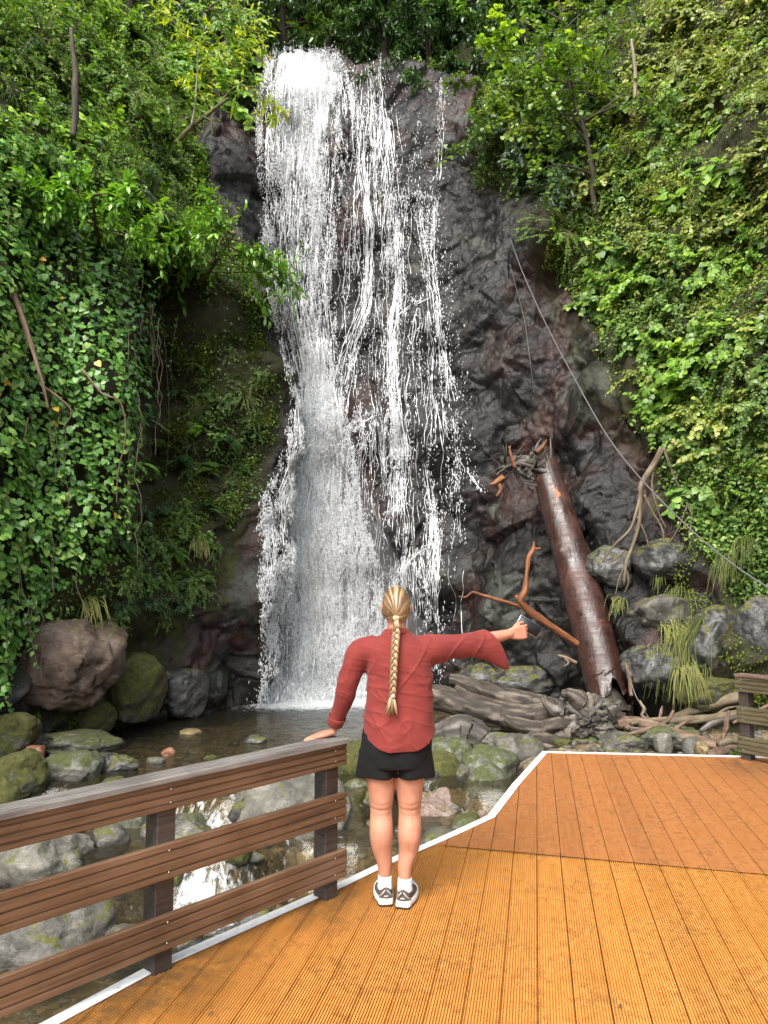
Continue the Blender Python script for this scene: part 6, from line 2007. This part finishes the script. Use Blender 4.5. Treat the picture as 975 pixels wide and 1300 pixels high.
# trunk, neck, head
ring_loft(body, [(.0, .0, .78, .13, .09), (.004, -.008, .83, .172, .120), (.01, -.012, .90, .178, .125), (.014, 0, 1.0, .150, .105), (.016, .004, 1.08, .140, .098), (.018, .004, 1.18, .155, .108), (.02, 0, 1.28, .168, .108), (.02, -.004, 1.345, .165, .090), (.02, 0, 1.385, .12, .075), (.019, .006, 1.42, .062, .062), (.017, .012, 1.46, .051, .055), (.015, .018, 1.50, .049, .054)], 32)
hc = np.array([.013, .030, 1.562])
v, f = ico(5)
hv = v.copy()
hv[:, 0] *= .073 * (1 - .12 * np.clip(-hv[:, 2], 0, 1))
hv[:, 1] *= .093
hv[:, 2] *= .112
front = v[:, 1] > 0
hv[:, 1] -= np.where((v[:, 1] < -.2) & (v[:, 2] < -.3), .02 * (-v[:, 2] - .3) / .7, 0)      # nape
hv[:, 1] += .012 * np.exp(-((v[:, 2] + .75) / .2) ** 2) * np.clip(v[:, 1], 0, 1)             # chin
hv[:, 1] -= .010 * np.exp(-((v[:, 2] - .05) / .14) ** 2 - ((np.abs(v[:, 0]) - .42) / .2) ** 2) * front   # eye sockets
body.add(hv + hc, f)
def blob(c, s, sub=3):
    v, f = ico(sub); body.add(v * np.array(s) + np.array(c), f)
limb(body, [(*(hc + (0, .088, .012)), .008), (*(hc + (0, .104, -.018)), .012), (*(hc + (0, .092, -.026)), .014)], 12)       # nose
blob(hc + (0, .083, -.052), (.024, .012, .007)); blob(hc + (0, .081, -.063), (.020, .012, .007))                             # lips
for sx in (-1, 1):
    blob(hc + (sx * .075, -.006, -.006), (.010, .020, .032)); blob(hc + (sx * .080, -.014, .004), (.007, .016, .022))         # ears
    blob(hc + (sx * .030, .072, .012), (.014, .010, .012))                                                                     # eyes under lids
# left arm, straight down and out to the rail
LW = np.array([-.335, .115, .895])
limb(body, [(-.155, 0, 1.325, .056), (-.195, .0, 1.295, .052), (-.235, .0, 1.21, .047), (-.262, .01, 1.12, .043), (-.285, .045, 1.05, .043), (-.312, .085, .97, .036), (*LW, .0265)])
def hand(wrist, fwd, palm_n, side, fingers, thumb, scale=1.0):
    """wrist point, direction of the knuckles, direction the palm faces, direction of the thumb side"""
    w_, fw, pn, sd = np.array(wrist, float), unit(fwd), unit(palm_n), unit(side)
    S = scale
    def at(a, b, c): return w_ + (fw * a + sd * b + pn * c) * S
    for b in np.linspace(-.030, .030, 5):
        limb(body, [(*at(-.005, b * .55, 0), .0155 * S), (*at(.04, b * .92, 0), .0155 * S), (*at(.082, b, 0), .0125 * S)], 12)
    bs = (.0315, .0105, -.0105, -.031)
    for (L, ang), b in zip(fingers, bs):
        p = at(.080, b, 0); d = 0.0; row = [(*at(.06, b * .95, 0), .0105 * S), (*p, .0102 * S)]
        cur = p; tot = 0
        for seg, da_, r in ((.46, ang[0], .0092), (.30, ang[1], .0083), (.24, ang[2], .0070)):
            tot += da_
            cur = cur + (fw * math.cos(tot) + pn * math.sin(tot) + sd * (b * .9) * (1 - tot / 3)) * L * seg * S
            row.append((*cur, r * S))
        q = np.array(row)
        limb(body, q, 10)
    limb(body, [(*at(a, b, c), r * S) for a, b, c, r in thumb], 11)
# left hand flat on the cap rail, fingers pointing left along it
hand(LW + np.array([-.012, .008, -.028]), (-1.0, -.28, -.22), (-.1, 0, -1), (-.25, 1, 0), [(.072, (.05, .12, .1)), (.080, (.05, .12, .1)), (.074, (.05, .14, .1)), (.058, (.08, .15, .12))],
     [(.015, .020, .006, .0145), (.035, .042, .010, .0125), (.055, .062, .012, .0105), (.073, .070, .014, .0085)])
# right arm, stretched out to the side and a little forward
RW = np.array([.680, .235, 1.408])
limb(body, [(.20, 0, 1.345, .062), (.245, .012, 1.355, .054), (.34, .055, 1.36, .047), (.44, .10, 1.365, .043), (.495, .135, 1.373, .043), (.59, .19, 1.39, .036), (*RW, .027)])
hf = unit(np.array([.95, .22, .10]))
hand(RW + hf * .012, hf, (-.15, .98, .05), (-.1, -.02, 1), [(.074, (.75, .9, .5)), (.082, (.8, .95, .55)), (.076, (.85, 1.0, .6)), (.060, (.9, 1.0, .6))],
     [(.014, .020, .004, .0150), (.034, .038, .016, .0130), (.064, .050, .026, .0110), (.092, .050, .034, .0085)])
bme = remesh(body, .0042, 5, 'person')
bv, bn = verts_of(bme), normals_of(bme)
leg = (bv[:, 2] < .64) & (bv[:, 2] > .1)
back = np.clip(-bn[:, 1], 0, 1) * leg
lx = np.where(bv[:, 0] < .01, bv[:, 0] + .070, bv[:, 0] - .084)
dz = bv[:, 2] - .487 - .25 * np.abs(lx) ** 1.3
d_ = -.0035 * np.exp(-(dz / .007) ** 2) - .002 * np.exp(-((dz - .03) / .006) ** 2) + .004 * np.exp(-((bv[:, 2] - .53) / .03) ** 2) * np.exp(-(lx / .03) ** 2)
d_ += -.0035 * np.exp(-((lx + .004) / .010) ** 2) * np.exp(-((bv[:, 2] - .285) / .06) ** 2)            # where the two heads of the calf meet
d_ += -.006 * np.exp(-((np.abs(lx) - .055) / .016) ** 2) * np.exp(-((bv[:, 2] - .47) / .035) ** 2)      # hamstring hollows
d_ += .0022 * fbm(bv * 16, 3, 44)
set_verts(bme, bv + bn * (d_ * back)[:, None])
person = obj('person', bme, M['skin'])
person.location = PO
tag(person, 'woman seen from behind in a loose red shirt and black shorts, one arm stretched out', 'person')

# shirt: loose linen, curved hem, wide right sleeve
sh = MB()
cx = .03
ring_loft(sh, [(cx - .005, -.005, .770, .196, .152, 2.3), (cx - .003, -.006, .83, .203, .160, 2.3), (cx, -.006, .93, .198, .155, 2.3), (cx, -.006, 1.05, .186, .144, 2.3), (cx, -.004, 1.16, .180, .136, 2.4), (cx - .003, -.002, 1.26, .186, .130, 2.5), (cx - .006, -.002, 1.33, .186, .114, 2.5), (cx - .008, -.002, 1.375, .160, .096, 2.4), (cx - .01, .0, 1.405, .110, .082, 2.1), (cx - .012, .004, 1.428, .072, .070), (cx - .013, .008, 1.440, .066, .066)], 44)
limb(sh, [(-.12, 0, 1.325, .088), (-.185, .0, 1.308, .083), (-.228, -.002, 1.22, .066), (-.258, .005, 1.13, .060), (-.278, .035, 1.06, .057), (-.300, .068, 1.0, .050), (-.318, .095, .948, .043), (-.330, .110, .918, .040)], 26)
limb(sh, [(.14, 0, 1.32, .088), (.215, .006, 1.333, .087), (.30, .040, 1.345, .074), (.38, .075, 1.350, .069), (.45, .110, 1.357, .067), (.51, .145, 1.365, .069), (.580, .185, 1.372, .074), (.66, .235, 1.378, .076)], 26, flat=(1, 1))
sme = remesh(sh, .0052, 8, 'shirt')
v = verts_of(sme); n = normals_of(sme)
# cut the hem, the cuffs and the neck open
bm = bmesh.new(); bm.from_mesh(sme)
cuffR = np.array([.580, .185, 1.372]); cuR = unit(cuffR - np.array([.45, .110, 1.357]))
cuffL = np.array([-.330, .110, .918]); cuL = unit(cuffL - np.array([-.300, .068, 1.0]))
kill = []
for fc in bm.faces:
    c = np.array(fc.calc_center_median()); nn = np.array(fc.normal)
    if c[2] < .812 + .26 * min(1, (abs(c[0] - cx) / .21)) ** 3.2 * .42: kill.append(fc)
    elif c[0] > .4 and np.dot(c - cuffR, cuR) > -.012 - .050 * (c[2] - 1.365) / .07: kill.append(fc)
    elif c[0] < -.2 and c[2] < 1.0 and np.dot(c - cuffL, cuL) > -.006: kill.append(fc)
    elif c[2] > 1.434 and abs(c[0] - .017) < .09: kill.append(fc)
bmesh.ops.delete(bm, geom=kill, context='FACES')
def smooth_rim(bm, it=14):
    rim = [e for e in bm.edges if e.is_boundary]
    nb = {}
    for e in rim:
        a, b = e.verts
        nb.setdefault(a, []).append(b); nb.setdefault(b, []).append(a)
    for _ in range(it):
        new = {v_: v_.co * .4 + sum((w.co for w in l), Vector()) / len(l) * .6 for v_, l in nb.items()}
        for v_, c_ in new.items(): v_.co = c_
smooth_rim(bm)
bm.to_mesh(sme); bm.free()
v = verts_of(sme); n = normals_of(sme)
# drape: the underside of the right sleeve hangs, folds run from the shoulder and across the back
hang = np.clip((v[:, 0] - .40) / .20, 0, 1) ** 1.6 * np.clip((1.375 - v[:, 2]) / .075, 0, 1) ** 1.5
v[:, 2] -= .095 * hang
v[:, 0] += .045 * hang
def ridge(p, s): return 1 - np.abs(fbm(p, 3, s)) * 2.6
A = np.stack([v[:, 0] * 3.2 + v[:, 2] * 2.6, v[:, 1] * 2.5, v[:, 2] * 9 - v[:, 0] * 5.0], -1)
B = np.stack([v[:, 0] * 3 - v[:, 2] * 1.5, v[:, 1] * 2.5, v[:, 2] * 13 + v[:, 0] * 3.0], -1)
torso = np.clip((1.42 - v[:, 2]) / .2, .3, 1)
A2 = np.stack([v[:, 0] * 2.2 + v[:, 2] * 3.2, v[:, 1] * 2, v[:, 2] * 5.5 - v[:, 0] * 7.0], -1)
def crease(p, s, w=.085): return np.exp(-np.abs(fbm(p, 2, s)) / w)
A3 = np.stack([v[:, 0] * 2.0 - v[:, 2] * 2.6, v[:, 1] * 2, v[:, 2] * 6.5 + v[:, 0] * 6.5], -1)
dsp = .0085 * crease(A2 * .9, 5) + .0065 * crease(A3 * .9, 19) + .004 * crease(B * 1.2, 9) - .004 + .006 * fbm(v * 5, 2, 14) + .007 * np.cos((np.arctan2(v[:, 1], v[:, 0] - cx)) * 6 + 6 * v[:, 2]) * np.clip((1.0 - v[:, 2]) / .25, 0, 1)
arm = np.clip((-.20 - v[:, 0]) / .03, 0, 1)
dsp += .0 * arm * np.sin(v[:, 2] * 120 + v[:, 0] * 30 + 2.5 * fbm(v * 9, 2, 17))
v = v + n * (dsp * (.6 + .4 * torso))[:, None]
set_verts(sme, v)
shirt = obj('shirt', sme, M['shirt'], person)
sm_ = shirt.modifiers.new('thickness', 'SOLIDIFY'); sm_.thickness = .002; sm_.offset = -1
# left cuff band and collar band
mb = MB()
cf = [cuffL - cuL * .052, cuffL - cuL * .03, cuffL - cuL * .008, cuffL + cuL * .004]
tube(mb, cf, [.0475, .046, .0435, .043], 24, False)
mb.build('cuff', M['shirt'], shirt).modifiers.new('t', 'SOLIDIFY').thickness = .003
mb = MB()
tube(mb, [(.017, .006, 1.418), (.0165, .007, 1.432), (.016, .009, 1.446)], [.078, .070, .066], 32, False, rfun=lambda th, s, p: 1 + .05 * np.sin(th * 3)[None] + 0 * s[:, None])
mb.build('collar', M['shirt'], shirt).modifiers.new('t', 'SOLIDIFY').thickness = .003

# shorts
so_ = MB()
ring_loft(so_, [(.012, -.004, .72, .185, .135, 2.3), (.012, -.006, .80, .193, .145, 2.3), (.014, -.006, .90, .186, .138, 2.3), (.016, 0, 1.0, .158, .115)], 40)
for hx, sx in ((-.090, -1), (.106, 1)):
    ring_loft(so_, [(hx * 1.03, -.002, .655, .107, .116, 2.2), (hx, -.002, .72, .107, .118, 2.2), (hx * .95, 0, .80, .105, .118)], 32)
shm = remesh(so_, .006, 5, 'shorts')
bm = bmesh.new(); bm.from_mesh(shm)
bmesh.ops.delete(bm, geom=[fc for fc in bm.faces if fc.calc_center_median().z < .664 or fc.calc_center_median().z > .99], context='FACES')
smooth_rim(bm)
bm.to_mesh(shm); bm.free()
v = verts_of(shm); n = normals_of(shm)
v += n * (.010 * np.cos(np.arctan2(v[:, 1], np.abs(v[:, 0] - .01) - .09) * 4 + 1) * np.clip((.78 - v[:, 2]) / .1, 0, 1) + .006 * fbm(v * 9, 3, 3))[:, None]
set_verts(shm, v)
sho = obj('shorts', shm, M['shorts'], person)
q = sho.modifiers.new('thickness', 'SOLIDIFY'); q.thickness = .003; q.offset = -1

# hair: a smooth cap drawn back to the tie, then a long braid
v, f = ico(6)
cap = v.copy()
ang_keep = (v[:, 1] < .45 + .35 * np.clip(v[:, 2], 0, 1)) & (v[:, 2] > -.62 + .55 * np.clip(v[:, 1] + .2, 0, 1))
cap[:, 0] *= .0815; cap[:, 1] *= .101; cap[:, 2] *= .122
tie = np.array([.012, -.078, 1.515])
cc = cap + hc + np.array([0, -.003, .003])
low = np.clip((1.53 - cc[:, 2]) / .06, 0, 1) * (v[:, 1] < .2)
cc[:, 0] = hc[0] + (cc[:, 0] - hc[0]) * (1 - .35 * low)
rel = unit(cc - tie)
azi = np.arctan2(rel[:, 0], rel[:, 2])
st_ = fbm(np.stack([np.cos(azi) * 14, np.sin(azi) * 14, 0 * azi], -1), 3, 77)
cc += unit(v) * (.0035 * st_)[:, None]
keepf = f[ang_keep[f].all(1)]
mb = MB(); mb.add(cc, keepf, np.clip(.45 + .9 * st_, 0, 1))
hair = mb.build('hair', M['hair'], person, attr='tint')
mb = MB()
# gathered tail behind the tie, then the plait as three crossing strands
B0 = tie + np.array([0, -.012, -.012])
path = [tie + (0, .03, .012), B0, B0 + (.001, -.020, -.03), (.010, -.112, 1.435), (.004, -.150, 1.36), (-.002, -.170, 1.28), (-.006, -.176, 1.20), (-.010, -.178, 1.10)]
P = smooth_path(np.array([tuple(p) for p in path], float), 160)
L = np.concatenate([[0], np.cumsum(np.linalg.norm(np.diff(P, axis=0), axis=1))])
tn = unit(np.gradient(P, axis=0)); ax1 = np.tile([1.0, 0, 0], (160, 1)); ax2 = np.cross(tn, ax1)
fade = np.clip((L - .06) / .05, 0, 1)
width = .0155 * (1 - .25 * L / L[-1])
for k in range(3):
    ph = L * 2 * np.pi / .105 + k * 2 * np.pi / 3
    x = np.sin(ph) * width * (.35 + .65 * fade); y = np.sin(2 * ph) * width * .42 * fade
    tube(mb, P + ax1 * x[:, None] + ax2 * y[:, None], width * (.78 + .08 * np.cos(ph * 2)), 12, True, .5 + .35 * np.cos(ph))
mb.build('braid', M['braid'], hair, attr='tint')
mb = MB()
e = P[-1]
for k in range(26):
    a = rng.normal(0, .010, 3)
    tube(mb, [e + (a * .5) * (1, .4, 0), e + a * (1, .5, 0) + (0, -.003, -.04), e + a * (1.9, .7, 0) + (-.003, -.003, -.075 - rng.uniform(0, .025))], [.0055, .0048, .0012], 6, True, rng.uniform(.3, 1.1))
mb.build('braid_tuft', M['braid'], hair, attr='tint')
for c, r, h in ((tie + (0, -.004, -.002), .0185, .014), (P[-4], .0125, .016)):
    mb = MB()
    tube(mb, [c + (0, 0, h / 2), c, c - (0, 0, h / 2)], [r * .93, r, r * .93], 18)
    mb.build('hair_tie', M['white_cloth'] if h > .015 else M['hair_tie'], hair)

# socks and trainers, toes pointing away
for ax_, fy, tz in ((-.050, .0, .10), (.056, -.035, -.22)):
    R2 = np.array([[math.cos(tz), -math.sin(tz), 0], [math.sin(tz), math.cos(tz), 0], [0, 0, 1]])
    o3 = np.array([ax_, fy, 0])
    def put(mb_, name, mat, par):
        for i in range(len(mb_.v)): mb_.v[i] = mb_.v[i] @ R2.T + o3
        return mb_.build(name, M[mat], par)
    mb = MB(); ring_loft(mb, [(0, .0, .072, .040, .050), (0, .0, .10, .0385, .046), (0, 0, .128, .0375, .0445), (0, 0, .138, .036, .043)], 22); put(mb, 'sock', 'white_cloth', person)
    def foot(zr):
        mb_ = MB(); n_ = len(zr); rows_ = []
        return mb_
    def outline(k, grow=0.0):   # half width along the foot, heel at y=-.062, toe at .205
        y = -.062 + .267 * k
        wd = .036 + .013 * np.sin(np.clip((k - .15) / .75, 0, 1) * np.pi) - .034 * np.clip((k - .80) / .2, 0, 1) ** 2 - .012 * np.clip((.10 - k) / .10, 0, 1) ** 2
        return y, wd + grow
    def slab(mb_, lo, hi, g0, g1):
        ks = np.linspace(0, 1, 26)
        ring = []
        for z, g in ((lo, g0 - .003), (lo + .003, g0), ((lo + hi) / 2, (g0 + g1) / 2 - .0015), (hi - .003, g1), (hi, g1 - .003)):
            y, wd = outline(ks, g)
            yy = np.concatenate([y, y[::-1]]); yy = yy + g * np.sign(yy - .07)
            lift = .016 * np.clip((ks - .75) / .25, 0, 1) ** 2
            zz = z + np.concatenate([lift, lift[::-1]])
            ring.append(np.stack([np.concatenate([wd, -wd[::-1]]), yy, zz], -1))
        m_ = len(ring[0]); v_ = np.concatenate(ring)
        f_ = [np.array([[r * m_ + j, r * m_ + (j + 1) % m_, (r + 1) * m_ + (j + 1) % m_, (r + 1) * m_ + j] for r in range(4) for j in range(m_)]), np.arange(m_)[::-1][None], (np.arange(m_) + 4 * m_)[None]]
        mb_.add(v_, f_)
    mb = MB()   # upper: a last that is tall at the heel and slopes to the toe
    ks = np.linspace(0, 1, 26); th = np.linspace(0, np.pi, 15)
    y, wd = outline(ks, .001)
    top_ = np.interp(ks, [0, .12, .3, .45, .7, .9, 1], [.092, .098, .094, .082, .058, .046, .036])
    rr = []
    for i in range(26):
        z0 = .030
        rr.append(np.stack([wd[i] * np.cos(th) ** 1 * (1 - .10 * np.sin(th)), np.full(15, y[i]) + .008 * np.sin(th) * (ks[i] < .12), z0 + (top_[i] - z0) * np.sin(th) ** .75], -1))
    v_ = np.concatenate(rr); ii = np.arange(26 * 15).reshape(26, 15)
    mb.add(v_, [np.stack([ii[:-1, :-1], ii[:-1, 1:], ii[1:, 1:], ii[1:, :-1]], -1).reshape(-1, 4), ii[0][::-1][None], ii[-1][None]])
    shoe = put(mb, 'shoe', 'shoe', person)
    mb = MB(); slab(mb, .010, .040, .007, .003); put(mb, 'sole', 'sole', shoe)
    mb = MB(); slab(mb, .000, .011, .005, .0055); put(mb, 'tread', 'tread', shoe)
    for (z0, z1, w0, yy) in ((.088, .045, .0, -.066),):
        mb = MB()
        for s_ in (-1, 1):
            tube(mb, [(s_ * .005, -.066, .084), (s_ * .020, -.063, .066), (s_ * .031, -.050, .050), (s_ * .037, -.02, .045)], [.0035, .005, .0055, .003], 8)
            tube(mb, [(s_ * .036, .0, .047), (s_ * .0345, .03, .072), (s_ * .026, .06, .080)], [.003, .005, .003], 8)
        tube(mb, [(0, -.068, .050), (0, -.067, .058)], [.014, .012], 10, flat=(1, .4))
        put(mb, 'overlay', 'shoe_light', shoe)
    mb = MB()
    for k in range(5):
        yb = .055 + .02 * k; zb = np.interp((yb + .062) / .267, [.45, .7], [.084, .061])
        tube(mb, [(-.018, yb, zb - .004), (0, yb + .004, zb + .003), (.018, yb, zb - .004)], .0025, 6)
    put(mb, 'laces', 'white_cloth', shoe)
# phone in the right hand
pc = PO + RW + hf * .115 + np.array([.01, .028, .028])
mb = MB()
box(mb, (0, 0, 0), (.072, .009, .148), 0, 0, .0035)
ph = mb.build('phone', M['phone']); ph.location = pc; ph.rotation_euler = (R(-12), R(-58), R(14))
tag(ph, 'black smartphone held out in the right hand of the woman', 'phone')
mb = MB()
box(mb, (0, 0, 0), (.0735, .007, .1495), 0, 0, .003)
mb.build('phone_frame', M['silver'], ph)
# ------------------------------------------------------------------ camera, light, world
cam = bpy.data.cameras.new('camera')
co = bpy.data.objects.new('camera', cam); COL.objects.link(co)
co.location = CAM
co.rotation_euler = (R(90) + PITCH, 0, 0)
cam.sensor_fit = 'HORIZONTAL'; cam.sensor_width = 36.0; cam.lens = 36.0
cam.clip_end = 500; cam.clip_start = .05
scene.camera = co
w = bpy.data.worlds.new('World'); scene.world = w
w.use_nodes = True
nt = w.node_tree
bg = nt.nodes['Background']
sky = nt.nodes.new('ShaderNodeTexSky'); sky.sky_type = 'NISHITA'; sky.sun_disc = False
SUN_EL, SUN_AZ = R(48), R(204)        # azimuth clockwise from +Y: behind the camera, a little to the left
sky.sun_elevation = SUN_EL; sky.sun_rotation = SUN_AZ
sky.dust_density = 3.0; sky.ozone_density = 1.0
hs = nt.nodes.new('ShaderNodeHueSaturation'); hs.inputs['Saturation'].default_value = .40   # thin cloud takes most of the blue out
nt.links.new(sky.outputs[0], hs.inputs['Color']); nt.links.new(hs.outputs[0], bg.inputs[0]); bg.inputs[1].default_value = .145
sun = bpy.data.lights.new('sun', 'SUN'); sun.energy = 1.9; sun.angle = R(35); sun.color = (1, .95, .86)
so = bpy.data.objects.new('sun', sun); COL.objects.link(so)
sd = Vector((math.sin(SUN_AZ) * math.cos(SUN_EL), math.cos(SUN_AZ) * math.cos(SUN_EL), math.sin(SUN_EL)))
so.rotation_euler = sd.to_track_quat('Z', 'Y').to_euler()
so.location = (-6, -12, 30)
scene.view_settings.view_transform = 'Standard'
scene.view_settings.look = 'None'
scene.view_settings.gamma = 1.0
scene.view_settings.exposure = EXPO
scene.render.engine = 'CYCLES'
cy = scene.cycles
cy.max_bounces = 8; cy.diffuse_bounces = 3; cy.glossy_bounces = 3; cy.transmission_bounces = 3; cy.transparent_max_bounces = 16
cy.volume_bounces = 1
cy.caustics_reflective = False; cy.caustics_refractive = False
cy.use_denoising = True
try:
    cy.denoiser = 'OPENIMAGEDENOISE'
except Exception:
    pass
cy.use_adaptive_sampling = True; cy.adaptive_threshold = .02
